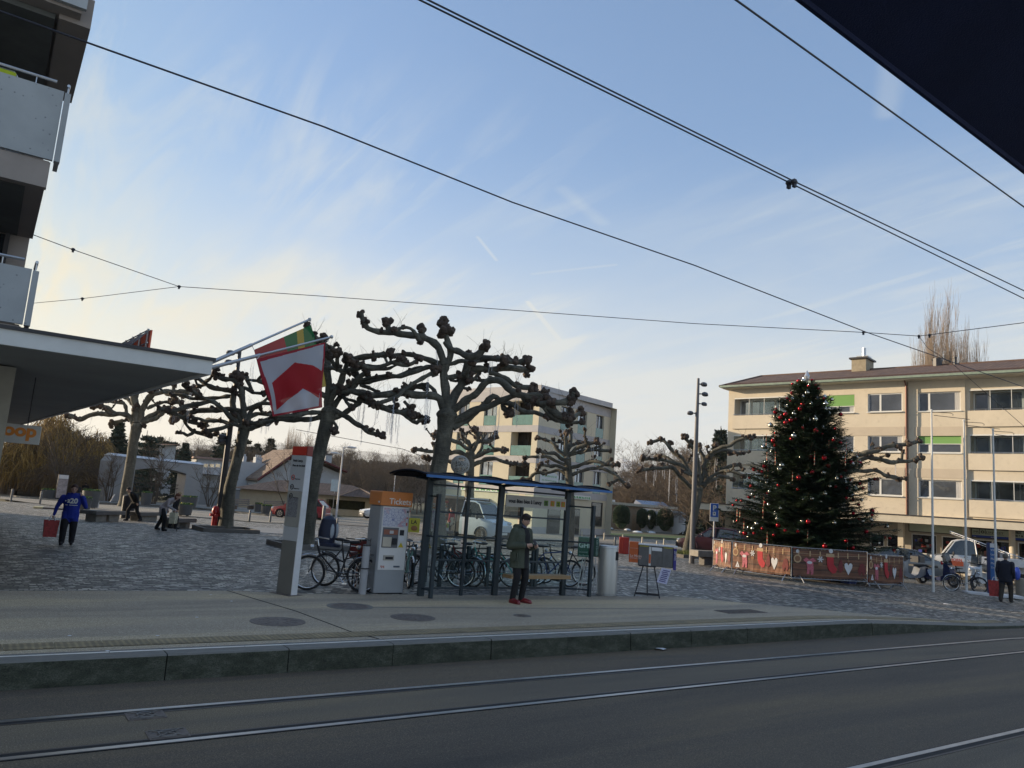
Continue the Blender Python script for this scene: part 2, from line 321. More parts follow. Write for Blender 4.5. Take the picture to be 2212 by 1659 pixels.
def cobble(name):
    m,N,L,b=nodes(name,.55)
    v0=mapv(N,L); 
    # courses wander: offset the coordinates by a broad noise
    nz=N.new('ShaderNodeTexNoise'); nz.inputs['Scale'].default_value=.35; nz.inputs['Detail'].default_value=2; L.new(v0,nz.inputs['Vector'])
    nz2=N.new('ShaderNodeTexNoise'); nz2.inputs['Scale'].default_value=6; nz2.inputs['Detail'].default_value=1; L.new(v0,nz2.inputs['Vector'])
    a=N.new('ShaderNodeVectorMath'); a.operation='SCALE'; a.inputs['Scale'].default_value=1.3; L.new(nz.outputs['Color'],a.inputs[0])
    a2=N.new('ShaderNodeVectorMath'); a2.operation='SCALE'; a2.inputs['Scale'].default_value=.07; L.new(nz2.outputs['Color'],a2.inputs[0])
    s=N.new('ShaderNodeVectorMath'); L.new(v0,s.inputs[0]); L.new(a.outputs[0],s.inputs[1])
    s2=N.new('ShaderNodeVectorMath'); L.new(s.outputs[0],s2.inputs[0]); L.new(a2.outputs[0],s2.inputs[1])
    br=N.new('ShaderNodeTexBrick'); br.inputs['Scale'].default_value=1; br.inputs['Brick Width'].default_value=.17; br.inputs['Row Height'].default_value=.125
    br.inputs['Mortar Size'].default_value=.015; br.inputs['Mortar Smooth'].default_value=.35; br.offset=.5
    br.inputs['Color1'].default_value=(0,0,0,1); br.inputs['Color2'].default_value=(1,1,1,1); br.inputs['Mortar'].default_value=(.5,.5,.5,1); L.new(s2.outputs[0],br.inputs['Vector'])
    c=ramp(N,L,br.outputs['Color'],[(0,(.075,.07,.062)),(.4,(.18,.17,.15)),(.75,(.27,.255,.225)),(1,(.50,.48,.42))])
    fine=noise_n(N,L,v0,28,4,.6); c=mixc(N,L,.7,c,ramp(N,L,fine,[(.3,(.7,.7,.7)),(.7,(1.3,1.3,1.3))]),'MULTIPLY')
    big=noise_n(N,L,v0,.25,4,.6); c=mixc(N,L,.8,c,ramp(N,L,big,[(.35,(.8,.8,.84)),(.65,(1.15,1.12,1.03))]),'MULTIPLY')
    c=mixc(N,L,br.outputs['Fac'],c,(.03,.03,.028)); L.new(c,b.inputs['Base Color'])
    r=ramp(N,L,br.outputs['Color'],[(0,(.75,.75,.75)),(1,(.42,.42,.42))]); L.new(r,b.inputs['Roughness'])
    inv=N.new('ShaderNodeMath'); inv.operation='SUBTRACT'; inv.inputs[0].default_value=1; L.new(br.outputs['Fac'],inv.inputs[1])
    ad=N.new('ShaderNodeMath'); ad.operation='MULTIPLY_ADD'; ad.inputs[1].default_value=.5; L.new(fine,ad.inputs[0]); L.new(inv.outputs[0],ad.inputs[2])
    ad2=N.new('ShaderNodeMath'); ad2.operation='MULTIPLY_ADD'; ad2.inputs[1].default_value=.5; L.new(br.outputs['Color'],ad2.inputs[0]); L.new(ad.outputs[0],ad2.inputs[2])
    bu=N.new('ShaderNodeBump'); bu.inputs['Strength'].default_value=1; bu.inputs['Distance'].default_value=.022; L.new(ad2.outputs[0],bu.inputs['Height']); L.new(bu.outputs[0],b.inputs['Normal'])
    return m
def mossy(name):
    m,N,L,b=nodes(name,.9); v=mapv(N,L,(1,1,2))
    a=noise_n(N,L,v,3.5,8,.75); c=ramp(N,L,a,[(.3,(.018,.022,.014)),(.5,(.045,.05,.036)),(.72,(.10,.105,.085))])
    f=noise_n(N,L,v,60,4,.7); c=mixc(N,L,.9,c,ramp(N,L,f,[(.35,(.5,.5,.5)),(.65,(1.6,1.6,1.5))]),'MULTIPLY')
    L.new(c,b.inputs['Base Color']); bu=N.new('ShaderNodeBump'); bu.inputs['Strength'].default_value=.6; bu.inputs['Distance'].default_value=.01; L.new(f,bu.inputs['Height']); L.new(bu.outputs[0],b.inputs['Normal'])
    return m
def bark(name,c0,c1,c2,sc=(1,1,.35)):
    m,N,L,b=nodes(name,.85); v=mapv(N,L,sc)
    a=noise_n(N,L,v,2.2,7,.7,.5); c=ramp(N,L,a,[(.3,c0),(.52,c1),(.72,c2)]); 
    v2=mapv(N,L,(1,1,5)); f=noise_n(N,L,v2,5,5,.65,.8); c=mixc(N,L,.6,c,ramp(N,L,f,[(.35,(.6,.6,.6)),(.62,(1.3,1.3,1.3))]),'MULTIPLY')
    L.new(c,b.inputs['Base Color']); bu=N.new('ShaderNodeBump'); bu.inputs['Strength'].default_value=.9; bu.inputs['Distance'].default_value=.05; L.new(f,bu.inputs['Height']); L.new(bu.outputs[0],b.inputs['Normal'])
    return m
def tiles(name,c0,c1,w_=.25,h_=.33,coord='Object',rot=0):
    m,N,L,b=nodes(name,.8); tc=N.new('ShaderNodeUVMap')
    br=N.new('ShaderNodeTexBrick'); br.inputs['Scale'].default_value=1; br.inputs['Brick Width'].default_value=w_; br.inputs['Row Height'].default_value=h_; br.offset=0
    br.inputs['Mortar Size'].default_value=.025; br.inputs['Mortar Smooth'].default_value=.6; br.inputs['Color1'].default_value=(*c0,1); br.inputs['Color2'].default_value=(*c1,1)
    br.inputs['Mortar'].default_value=(c0[0]*.4,c0[1]*.4,c0[2]*.4,1); L.new(tc.outputs[0],br.inputs['Vector'])
    n=noise_n(N,L,tc.outputs[0],1.2,6,.6); c=mixc(N,L,.7,br.outputs['Color'],ramp(N,L,n,[(.3,(.7,.7,.7)),(.7,(1.3,1.3,1.3))]),'MULTIPLY'); L.new(c,b.inputs['Base Color'])
    inv=N.new('ShaderNodeMath'); inv.operation='SUBTRACT'; inv.inputs[0].default_value=1; L.new(br.outputs['Fac'],inv.inputs[1])
    bu=N.new('ShaderNodeBump'); bu.inputs['Strength'].default_value=.8; bu.inputs['Distance'].default_value=.03; L.new(inv.outputs[0],bu.inputs['Height']); L.new(bu.outputs[0],b.inputs['Normal'])
    return m
def uv_slope(o):   # metres along each face: u horizontal, v up the slope
    me=o.data; uv=me.uv_layers.new(name='UVMap')
    for p in me.polygons:
        n=p.normal; u=Vector((-n.y,n.x,0)); u=u.normalized() if u.length>1e-4 else Vector((1,0,0)); vv=n.cross(u)
        for li in p.loop_indices:
            c=me.vertices[me.loops[li].vertex_index].co; uv.data[li].uv=(c.dot(u),c.dot(vv))
rnd=random.Random(7)
# ================================================================ GROUND
KY=9.62
def rz_(x): return -.27-.017*cl(x-20,0,60)
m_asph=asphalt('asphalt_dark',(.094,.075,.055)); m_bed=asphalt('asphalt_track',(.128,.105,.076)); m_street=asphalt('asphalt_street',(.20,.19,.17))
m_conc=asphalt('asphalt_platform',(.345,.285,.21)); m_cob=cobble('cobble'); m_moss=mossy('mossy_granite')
m_gran=mat('granite',(.15,.145,.13),.7,var=.15,vs=8,bump=.2,bs=150)
m_steel=mat('rail_steel',(.45,.44,.43),.36,metal=1,var=.15,vs=6); m_black=mat('black_seam',(.008,.008,.009),.8)
m_strip=None
def grid(name,x0,x1,y0,y1,dx,dy,f,m,off=0.,kind='structure',xs=None,ys=None):
    xs=xs or [x0+(x1-x0)*i/max(1,round((x1-x0)/dx)) for i in range(max(1,round((x1-x0)/dx))+1)]
    ys=ys or [y0+(y1-y0)*i/max(1,round((y1-y0)/dy)) for i in range(max(1,round((y1-y0)/dy))+1)]
    b=MB(); vs=[(x,y,f(x,y)+off) for y in ys for x in xs]; n=len(xs)
    b.add(vs,[(j*n+i,j*n+i+1,(j+1)*n+i+1,(j+1)*n+i) for j in range(len(ys)-1) for i in range(n-1)])
    return tag(b.build(name,m,smooth=True),kind=kind)
xs=[-400,-200,-100,-60]+[ -40+2*i for i in range(60)]+[90,110,150,250,400,700]
ys=[15.0,18,20,24,27,30,34,38,44,50,60,70,80,90,100,130,200,400,800]
m_soil,N_,L_,b_=nodes('grassland',.95); c_=ramp(N_,L_,noise_n(N_,L_,mapv(N_,L_),.3,8,.7),[(.3,(.03,.035,.018)),(.55,(.055,.06,.03)),(.75,(.09,.075,.045))]); L_.new(c_,b_.inputs['Base Color'])
grid('ground',0,0,0,0,1,1,lambda x,y:hz(x,y)-.09-(.5 if y<16 else 0),m_soil,xs=xs,ys=[9.9]+ys)
xs=[-60,-40,-20]+[-10+i for i in range(30)]+[20+2*i for i in range(26)]
ys=[9.98,10.5,11,11.5,12,12.5,13,13.5,14,14.5,15,16,17,18,19,20,22,24,26,28,30,32,34,36,38,41,44,48,52,56,60]
grid('plaza_paving',0,0,0,0,1,1,hz,m_cob,xs=xs,ys=ys)
xr=[-200,-60,-20,0,20]+[22+4*i for i in range(15)]+[80,120,300]
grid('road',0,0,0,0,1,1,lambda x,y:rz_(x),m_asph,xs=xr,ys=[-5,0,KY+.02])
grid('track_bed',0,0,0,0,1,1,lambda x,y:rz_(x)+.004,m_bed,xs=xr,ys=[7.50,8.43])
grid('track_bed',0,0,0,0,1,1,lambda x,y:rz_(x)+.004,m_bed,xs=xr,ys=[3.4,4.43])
b=MB();  b.bb(-60,80,-9,-5,-.3,-.15); tag(b.build('pavement',m_conc),kind='structure')
# rails: polished head, dark groove towards the inside of the track
def rail(y,side,soft=False):
    b=MB(); xx=[-60,20]+[24+4*i for i in range(14)]+[80,200]
    def strip(a0,a1,z0,z1,mi):
        b.m=mi
        for i in range(len(xx)-1):
            xa,xb=xx[i],xx[i+1]; za,zb=rz_(xa),rz_(xb)
            vs=[(xa,a0,za+z0),(xa,a1,za+z0),(xa,a1,za+z1),(xa,a0,za+z1),(xb,a0,zb+z0),(xb,a1,zb+z0),(xb,a1,zb+z1),(xb,a0,zb+z1)]
            b.add(vs,[(3,2,6,7),(0,3,7,4),(1,5,6,2),(0,1,2,3),(4,7,6,5)])
    strip(y-.032,y+.032,-.02,.010,0)
    g=(y-.105,y-.032) if side<0 else (y+.032,y+.105)
    strip(g[0],g[1],-.02,.0065,1)
    o=(y+.028,y+.05) if side<0 else (y-.05,y-.028)
    strip(o[0],o[1],-.02,.0065,1)
    q=(g[0]-.03,g[0]) if side<0 else (g[1],g[1]+.03)
    strip(q[0],q[1],-.02,.008,2)
    return tag(b.build('tram_rail',[m_steel,m_black,mat('rail_flank',(.07,.06,.055),.5,metal=.6)]),kind='structure')
rail(8.47,-1); rail(7.41,1); rail(4.46,-1)
# platform kerb: long granite blocks with open joints
jx=[-40]+[-40+2.2*i for i in range(1,18)]
jx=[x for x in jx if x<-.5]
for px in (362,624,848,1058,1221,1355,1483,1602,1709,1805,1858,1926): jx.append(G(px,1434-.0495*px,0 if px<1810 else -.02).x)
jx+= [21,23,25]+[27+2*i for i in range(20)]
b=MB()
for i in range(len(jx)-1):
    a,c=jx[i]+.006,jx[i+1]-.006; dy=rnd.uniform(-.006,.006)
    for (p,q) in [(a+(c-a)*k/4,a+(c-a)*(k+1)/4) for k in range(4)]:
        za,zb=hz(p,9.8)+.012,hz(q,9.8)+.012; ba,bbb=rz_(p)-.1,rz_(q)-.1; y0=KY+dy; y1=KY+.37
        y0b=y0-.02
        vs=[(p,y0b,ba),(p,y0,za-.018),(p,y0+.018,za),(p,y1,za),(p,y1,ba),(q,y0b,bbb),(q,y0,zb-.018),(q,y0+.018,zb),(q,y1,zb),(q,y1,bbb)]
        b.m=1; b.add(vs,[(0,5,6,1),(4,3,8,9)]+([(0,1,2,3,4)] if p==a else [])+([(5,9,8,7,6)] if abs(q-c)<1e-6 else []))
        b.m=0; b.add(vs,[(1,6,7,2),(2,7,8,3)])
tag(b.build('kerb',[m_gran,m_moss]),kind='structure')
m_line=mat('silver_line',(.7,.69,.66),.4,metal=.2,var=.1)
b=MB(); x=-30
while x<15.05:
    b.bb(x,x+1.49,9.86,9.885,.012,.018); x+=1.5
tag(b.build('edge_line',m_line),kind='structure')
# asphalt platform surface, narrowing to the right
edge=[(-60,15.0),(-5,15.0),(4.05,14.92),(5.3,14.45),(8,14.2),(12,13.75),(14.5,13.6),(15.4,12.6),(16.5,12.0),(18.2,11.1),(20,10.65),(23,10.38)]
def yb(x):
    for (a,b_),(c,d) in zip(edge,edge[1:]):
        if a<=x<=c: return b_+(d-b_)*(x-a)/(c-a)
    return edge[-1][1]
b=MB(); xx=[-60,-40,-20,-10]+[-5+.5*i for i in range(57)]; nY=14
for i in range(len(xx)-1):
    for j in range(nY):
        P=[]
        for x_,k in ((xx[i],j),(xx[i+1],j),(xx[i+1],j+1),(xx[i],j+1)):
            y_=9.99+(yb(x_)-9.99)*k/nY; P.append((x_,y_,hz(x_,y_)+.008))
        b.add(P,[(0,1,2,3)])
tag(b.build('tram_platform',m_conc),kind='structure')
# buff tactile strip with raised studs
m_t,N_,L_,b_=nodes('tactile',.8); v=mapv(N_,L_); vo=N_.new('ShaderNodeTexVoronoi'); vo.inputs['Scale'].default_value=14; vo.inputs['Randomness'].default_value=0.; L_.new(v,vo.inputs['Vector'])
d=ramp(N_,L_,vo.outputs['Distance'],[(.2,(.50,.40,.22)),(.42,(.22,.175,.105))]); d=mixc(N_,L_,.85,d,ramp(N_,L_,noise_n(N_,L_,v,3,7,.7),[(.3,(.45,.47,.5)),(.65,(1.15,1.12,1.05))]),'MULTIPLY'); L_.new(d,b_.inputs['Base Color'])
b=MB(); x=-30.
while x<20.5:
    y0,y1=10.2,10.55; 
    P=[(x,y0),(x+.49,y0),(x+.49,y1),(x,y1)]; b.add([(p,q,hz(p,q)+.016) for p,q in P],[(0,1,2,3)]); x+=.5
P=[(20.5,10.0),(23.5,10.0),(23.5,10.36),(20.5,10.36)]
for k in range(6): 
    a,c=20.5+.5*k,21+.5*k; b.add([(p,q,hz(p,q)+.016) for p,q in ((a,10.0),(c,10.0),(c,10.36),(a,10.36))],[(0,1,2,3)])
tag(b.build('tactile_strip',m_t),kind='structure')
# expansion joints of the platform
b=MB()
for A,B in (((4.07,14.9),(4.53,12.43)),((4.53,12.43),(4.68,10.6)),((4.68,10.6),(4.85,10.0))):
    b.tube([(A[0],A[1],.010),(B[0],B[1],.010)],.007,4)
b.m=1; b.tube([(5.6,12.75,.009),(13.3,11.7,.009)],.008,4)
tag(b.build('pavement_joint',[m_black,m_gran]),kind='structure')
m_iron=mat('cast_iron',(.16,.135,.12),.6,metal=.4,var=.35,vs=20,bump=.6,bs=120); m_ring=mat('old_concrete',(.17,.165,.15),.9,var=.2)
def manhole(px,py,r,label,shape='round',r2=None):
    g=G(px,py); t=T('manhole_cover',label,'manhole cover',g)
    b=MB()
    if shape=='round':
        b.lathe((0,0,.006),[(r+.07,.0),(r+.07,.008),(r,.009)],28); b.build('frame',m_ring if r2 else m_iron,t)
        b=MB(); b.lathe((0,0,.006),[(r,.004),(r,.012),(r*.3,.0125),(0,.0125)],28)
        for k in range(10):
            a=k*PI/5; b.box((.62*r*math.cos(a),.62*r*math.sin(a),.019),(r*.5,.03,.006),a)
        b.build('lid',m_iron,t)
    else:
        w_,h_=r,r2; b.bb(-w_,w_,-h_,h_,.008,.016); b.build('frame',m_iron,t); b=MB(); n=int(w_*2/.09)
        for k in range(n): b.bb(-w_+.04+k*.09,-w_+.08+k*.09,-h_+.03,h_-.03,.016,.024)
        b.build('grating',m_iron,t)
    return t
manhole(600,1344,.33,'round iron cover with a pale worn bar, left of the other platform covers')
manhole(756,1311,.33,'round cover in a pale concrete ring in front of the ticket machine',r2=1)
manhole(892,1335,.30,'rusty dark cover in front of the glass shelter')
manhole(1128,1331,.09,'small round cap in front of the standing man')
manhole(1600,1322,.62,'long rectangular grating in the platform near its right end','rect',.22)
manhole(1925,1317,.38,'rusty round cover in the cobbles below the barriers')
for px,py,lb in ((309,1539,'square iron drain box beside the far tram rail'),(362,1587,'square iron drain box beside the near tram rail')):
    g=G(px,py,-.27); t=T('rail_drain',lb,'drain',(g.x,8.26 if py<1560 else 7.62,-.27))
    b=MB(); b.bb(-.17,.17,-.13,.13,.004,.012); b.build('frame',m_iron,t); b=MB(); b.ring((0,0,.013),.08,.012,16,5,'Z'); b.box((0,0,.016),(.3,.015,.01),.7); b.box((0,0,.016),(.3,.015,.01),-.7); b.bb(-.15,.15,.1,.11,.012,.02); b.bb(-.15,.15,-.11,-.1,.012,.02); b.build('grating',mat('worn_iron',(.16,.15,.14),.5,metal=.6),t)
def scrap(px,py,label,c,z=None,sz=.12):
    g=G(px,py,z); b=MB(); n=5
    vs=[(sz*(i/(n-1)-.5),sz*.6*(j/(n-1)-.5),.012+.02*rnd.random()) for j in range(n) for i in range(n)]
    b.add(vs,[(j*n+i,j*n+i+1,(j+1)*n+i+1,(j+1)*n+i) for j in range(n-1) for i in range(n-1)])
    o=b.build('paper_scrap',c,loc=g); o.rotation_euler=(0,0,rnd.uniform(0,3)); tag(o,label,'litter')
m_paper=mat('paper',(.7,.7,.72),.8)
scrap(1421,1403,'crumpled white leaflet lying on the road under the kerb',m_paper,-.27,.26)
scrap(2046,1306,'small white scrap lying on the cobbles by the flagpoles',m_paper,None,.2)
for px,py in ((425,1335),(455,1286),(460,1386),(500,1300),(232,1408),(150,1375),(275,1245-15),(340,1375)):
    g=G(px,py); b=MB(); b.ell((0,0,.012),(.025,.018,.004),7,4); tag(b.build('gum_spot',m_paper,loc=g),'pale speck of flattened gum on the left platform','litter','gum specks')
# the far street behind the bollards, a paler asphalt sheet, and its kerbs
def sheet(name,lo,hi,off,m,nx=4,ny=6):
    b=MB()
    for i in range(len(lo)-1):
        a0,a1=G(*lo[i]),G(*lo[i+1]); b0,b1=G(*hi[i]),G(*hi[i+1])
        for u in range(nx):
            for v in range(ny):
                q=[]
                for uu,vv in ((u,v),(u+1,v),(u+1,v+1),(u,v+1)):
                    p=(a0.lerp(a1,uu/nx)).lerp(b0.lerp(b1,uu/nx),vv/ny); q.append((p.x,p.y,hz(p.x,p.y)+off))
                b.add(q,[(0,1,2,3)])
    return tag(b.build(name,m),kind='structure')
sheet('street',[(0,1078),(191,1103),(410,1117),(574,1130),(718,1133),(800,1138),(937,1160),(1209,1169),(1350,1178),(1560,1198)],
      [(0,1070),(191,1088),(410,1099),(574,1114),(718,1118),(800,1119),(937,1135),(1209,1150),(1350,1157),(1560,1172)],.03,m_street)
sheet('far_pavement',[(0,1069.5),(191,1087.5),(410,1098.5),(574,1113.5),(718,1117.5)],[(0,1064),(191,1080),(410,1091),(574,1103),(718,1106)],.13,m_gran)
def kerbline(pts,h=.12):
    b=MB()
    for A,B in zip(pts,pts[1:]):
        a,c=G(*A),G(*B); n=Vector((-(c-a).y,(c-a).x,0)).normalized()*.15
        if n.y<0: n=-n
        vs=[a,c,c+n,a+n]; vs=[Vector((v.x,v.y,v.z-.05)) for v in vs]+[Vector((v.x,v.y,v.z+h)) for v in vs]
        b.add(vs,[(0,1,5,4),(1,2,6,5),(2,3,7,6),(3,0,4,7),(4,5,6,7)])
    tag(b.build('kerb',m_gran),kind='structure')
kerbline([(0,1071),(191,1089),(410,1100),(574,1115),(718,1119)],.14)
kerbline([(1290,1159),(1420,1164),(1560,1174)],.14)
# pale worn band across the cobbles near the trees
m_pale=mat('pale_setts',(.22,.22,.215),.6,var=.25,vs=4,bump=.4,bs=30)
g=G(600,1147); b=MB(); b.lathe((0,0,0),[(2.6,0),(2.6,.012),(0,.013)],40)
for v_ in range(len(b.v)): b.v[v_].z+=hz(g.x+b.v[v_].x,g.y+b.v[v_].y)-g.z
tag(b.build('round_paving',m_pale,loc=g),kind='structure')
# distant hills and the snowy mountain, real distance
def hill(name,px0,px1,prof,dist,m,depth):
    b=MB(); n=len(prof); rows=[]
    for k,(px,py) in enumerate(prof):
        d=ray(px,py); t=dist/math.hypot(d.x,d.y); p=EYE+d*t; rows.append(p)
    vs=[];
    for p in rows:
        o=Vector((p.x,p.y,0)).normalized()
        vs+= [Vector((p.x,p.y,-5))-o*depth, Vector((p.x,p.y,p.z*.5))-o*depth*.5, p, Vector((p.x,p.y,-5))+o*depth]
    for i in range(n-1):
        for k in range(3): b.add([vs[i*4+k],vs[i*4+k+1],vs[i*4+k+5],vs[i*4+k+4]],[(0,1,2,3)])
    return tag(b.build(name,m,smooth=True),kind='structure')
m_hill=mat('wooded_hill',(.11,.12,.13),.95,var=.3,vs=.01)
def jag(pts,amp,n=12,seed=1):
    r=random.Random(seed); o=[]
    for A,B in zip(pts,pts[1:]):
        for k in range(n): t=k/n; o.append((A[0]+(B[0]-A[0])*t,A[1]+(B[1]-A[1])*t+(noise.noise(Vector(((A[0]+(B[0]-A[0])*t)*.05,seed,0)))*amp+noise.noise(Vector(((A[0]+(B[0]-A[0])*t)*.2,seed,0)))*amp*.35)))
    o.append(pts[-1]); return o
hill('hills',0,0,jag([(-400,1000),(0,975),(250,963),(600,960),(700,966),(740,975),(790,974),(840,982),(880,984),(940,978),(1000,992),(1300,1020)],1.5,5,3),7000,m_hill,1900)
m_snow,N_,L_,b_=nodes('snowy_rock',.9); c_=ramp(N_,L_,noise_n(N_,L_,mapv(N_,L_,(1,1,2)),.0045,8,.7),[(.42,(.17,.20,.25)),(.55,(.6,.63,.68))]); L_.new(c_,b_.inputs['Base Color'])
hill('mountains',0,0,jag([(1180,1030),(1300,1003),(1325,995),(1345,990),(1370,997),(1400,1004),(1440,1000),(1500,1015),(1600,1030),(1900,1040),(2400,1080)],4,6,5),7400,m_snow,2000)

# ================================================================ LEFT APARTMENT BLOCK, CANOPY, FLAGS, WIRES, AWNING
def ML(t): return MB(Matrix.Translation(-t.location))
m_pan,N_,L_,b_=nodes('speckled_panel',.8); v=mapv(N_,L_)
c_=ramp(N_,L_,noise_n(N_,L_,v,.9,6,.6),[(.3,(.30,.32,.33)),(.7,(.40,.42,.43))]); vo=N_.new('ShaderNodeTexVoronoi'); vo.inputs['Scale'].default_value=9; L_.new(v,vo.inputs['Vector'])
c_=mixc(N_,L_,ramp(N_,L_,vo.outputs['Distance'],[(.05,(.75,.75,.75)),(.16,(0,0,0))]),c_,(.10,.105,.11)); L_.new(c_,b_.inputs['Base Color'])
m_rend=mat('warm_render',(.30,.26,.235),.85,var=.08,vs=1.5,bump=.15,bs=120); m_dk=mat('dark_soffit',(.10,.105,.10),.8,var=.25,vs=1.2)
m_white=mat('white_paint',(.62,.62,.60),.6,var=.06); m_cap=mat('bronze_cap',(.035,.032,.035),.5)
m_soff=mat('canopy_soffit',(.30,.30,.29),.85,var=.1,vs=.7); m_alu=mat('aluminium',(.5,.51,.53),.35,metal=.85,var=.1); m_dglass=glassm('dark_glass')
bl=T('apartment_block','tall apartment block with speckled balconies above a flat white canopy at the left edge','building',(0.,14.,0))
b=ML(bl); b.m=0; b.bb(-34,.16,17.6,43,4.0,21); b.bb(-34,.10,17.8,43,0,4.0); b.build('wall',m_rend,bl)
b=ML(bl); b.bb(-1.2,.30,16.9,17.7,0,3.79); b.build('pillar',mat('pillar_render',(.34,.32,.27),.85,bump=.15,bs=90),bl)
# canopy plate, its right edge running back slightly skewed
def plate(b,pts,z0,z1):
    n=len(pts); b.add([(x,y,z0) for x,y in pts]+[(x,y,z1) for x,y in pts],[tuple(range(n-1,-1,-1)),tuple(range(n,2*n))]+[(i,(i+1)%n,n+(i+1)%n,n+i) for i in range(n)])
b=ML(bl); plate(b,[(-34,13.8),(3.0,13.8),(.93,45),(-34,45)],3.82,4.0); cn=b.build('canopy',m_soff,bl)
b=ML(bl); plate(b,[(-34,13.76),(3.04,13.76),(3.04,13.84),(-34,13.84)],3.78,4.02); plate(b,[(3.04,13.84),(.97,45),(.89,45),(2.96,13.84)],3.78,4.02); b.build('fascia',m_white,cn)
b=ML(bl); plate(b,[(-34,13.72),(3.08,13.72),(1.0,45.05),(-34,45.05)],4.022,4.075); b.build('roof_edge',m_cap,cn)
def balcony(z0,z1,zs,xe,ys=14.0):
    b=ML(bl); b.bb(-34,xe-.10,ys+.02,ys+.09,z0,z1); pn=b.build('balcony',m_pan,bl)
    b=ML(bl); b.bb(xe-.085,xe,ys+.0,ys+.11,z0-.01,z1-.02); b.bb(xe-.07,xe-.005,ys+.11,14.55,z0,z1); b.build('end_panel',m_pan,pn)
    b=ML(bl); b.bb(-34,xe-.14,ys+.12,17.6,zs,z0); b.bb(-34,xe-.12,ys+.06,ys+.2,zs-.02,z0-.03); b.build('slab',m_rend,pn)
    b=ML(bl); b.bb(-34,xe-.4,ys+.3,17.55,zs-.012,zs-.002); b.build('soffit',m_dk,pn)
    b=ML(bl); b.tube([(-34,ys+.03,z1+.13),(xe-.22,ys+.03,z1+.13)],.025,8); b.tube([(xe-.05,ys+.05,z1+.13),(xe-.05,14.6,z1+.13)],.025,8)
    for x in [xe-.5-1.2*k for k in range(6)]: b.tube([(x,ys+.03,z1-.02),(x,ys+.03,z1+.13)],.008,6)
    b.tube([(xe-.05,ys+.1,z1-.02),(xe-.05,ys+.1,z1+.13)],.01,6); b.build('railing',m_alu,pn)
balcony(4.17,5.06,4.08,.33); balcony(6.88,8.07,6.44,.35)
# third floor slab, its projecting end beam and panel
b=ML(bl); b.bb(-34,.30,14.05,17.6,9.5,9.95); b.bb(.0,.47,14.3,17.6,9.42,9.95); b.build('slab',m_rend,bl)
b=ML(bl); b.bb(-34,.36,13.95,14.04,9.55,11.0); b.build('balcony',m_pan,bl)
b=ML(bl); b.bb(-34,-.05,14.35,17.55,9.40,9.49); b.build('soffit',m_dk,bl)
for k,z in enumerate((4.3,7.1)):
    b=ML(bl)
    for i in range(4): b.bb(-1.6-2.0*i,-.2-2.0*i,17.52,17.58,z+.1,z+2.1)
    wn=b.build('window',m_dglass,bl); b=ML(bl)
    for i in range(4):
        for a in (-1.6,-.9,-.2): b.bb(a-.04-2*i,a+.04-2*i,17.48,17.6,z+.05,z+2.15)
    b.build('frame',m_cap,wn)
# coop sign hung under the canopy behind the pillar
sg=T('hanging_sign','white hanging sign with orange letters below the canopy, half hidden by the pillar','sign',(.94,18.6,2.64))
b=MB(); b.cbox(-.98,0,-.03,.03,-.19,.19,.012); b.build('panel',m_white,sg); m_or=mat('sign_orange',(.80,.26,.02),.5,var=.03)
txt('coop',.34,sg,m_or,(-.08,-.034,-.04),align='RIGHT',bold=.014,sx=1.05)
b=MB(); b.tube([(-.25,0,.19),(-.25,0,1.18)],.012,6); b.tube([(-.75,0,.19),(-.75,0,1.18)],.012,6); b.build('hanger',m_cap,sg)
# billboard frame on the canopy
p1=AT(322,740,(2.4,14.9,0)); A=Vector((p1.x,p1.y,4.08)); B=Vector((A.x-.28,A.y+4.2,4.08))
bb_=T('roof_billboard','orange edged billboard on slanting silver struts standing on the canopy','billboard',A)
u=(B-A); L_n=u.length; u.normalize(); nn=Vector((u.y,-u.x,0))
def SP(s,d,z): return u*s+nn*d+Vector((0,0,z))
b=MB(); vs=[SP(0,0,.02),SP(L_n,0,.02),SP(L_n,0,.52),SP(0,0,.52),SP(0,.03,.02),SP(L_n,.03,.02),SP(L_n,.03,.52),SP(0,.03,.52)]
b.add(vs,[(0,1,2,3),(4,7,6,5),(0,4,5,1),(3,2,6,7),(0,3,7,4),(1,5,6,2)]); b.build('panel',mat('billboard_orange',(.65,.10,.04),.5),bb_)
b=MB()
for k in range(8):
    s=.05+k*(L_n-.1)/7; b.tube([SP(s,-.03,0),SP(s,-.03,.54)],.02,4); b.tube([SP(s,-.03,.50),SP(s,-.45,.0)],.014,4)
for z in (.05,.28,.52): b.tube([SP(0,-.03,z),SP(L_n,-.03,z)],.015,4)
b.build('frame',m_alu,bb_)
# chair on the upper balcony
p=AT(22,150,(0,14.5,0)); ch=T('garden_chair','lime green chair with a tubular frame on the upper balcony','chair',(p.x-.1,14.5,7.0))
b=MB(); b.tube([(-.25,0,0),(-.25,.02,.9),(-.25,.03,1.30),(-.2,.03,1.36),(.17,.03,1.36),(.22,.03,1.30),(.22,.02,.9),(.22,0,0)],.014,6)
b.tube([(-.25,.5,0),(-.25,.5,.45),(-.25,0,.45)],.014,6); b.tube([(.22,.5,0),(.22,.5,.45),(.22,0,.45)],.014,6); b.build('frame',m_alu,ch)
m_lime=mat('lime_fabric',(.42,.50,.02),.8,bump=.2,bs=60)
b=MB(); b.cbox(-.235,.205,.0,.03,.75,1.345,.01); b.build('backrest',m_lime,ch); b=MB(); b.cbox(-.24,.21,0,.5,.44,.47,.01); b.build('seat',m_lime,ch)
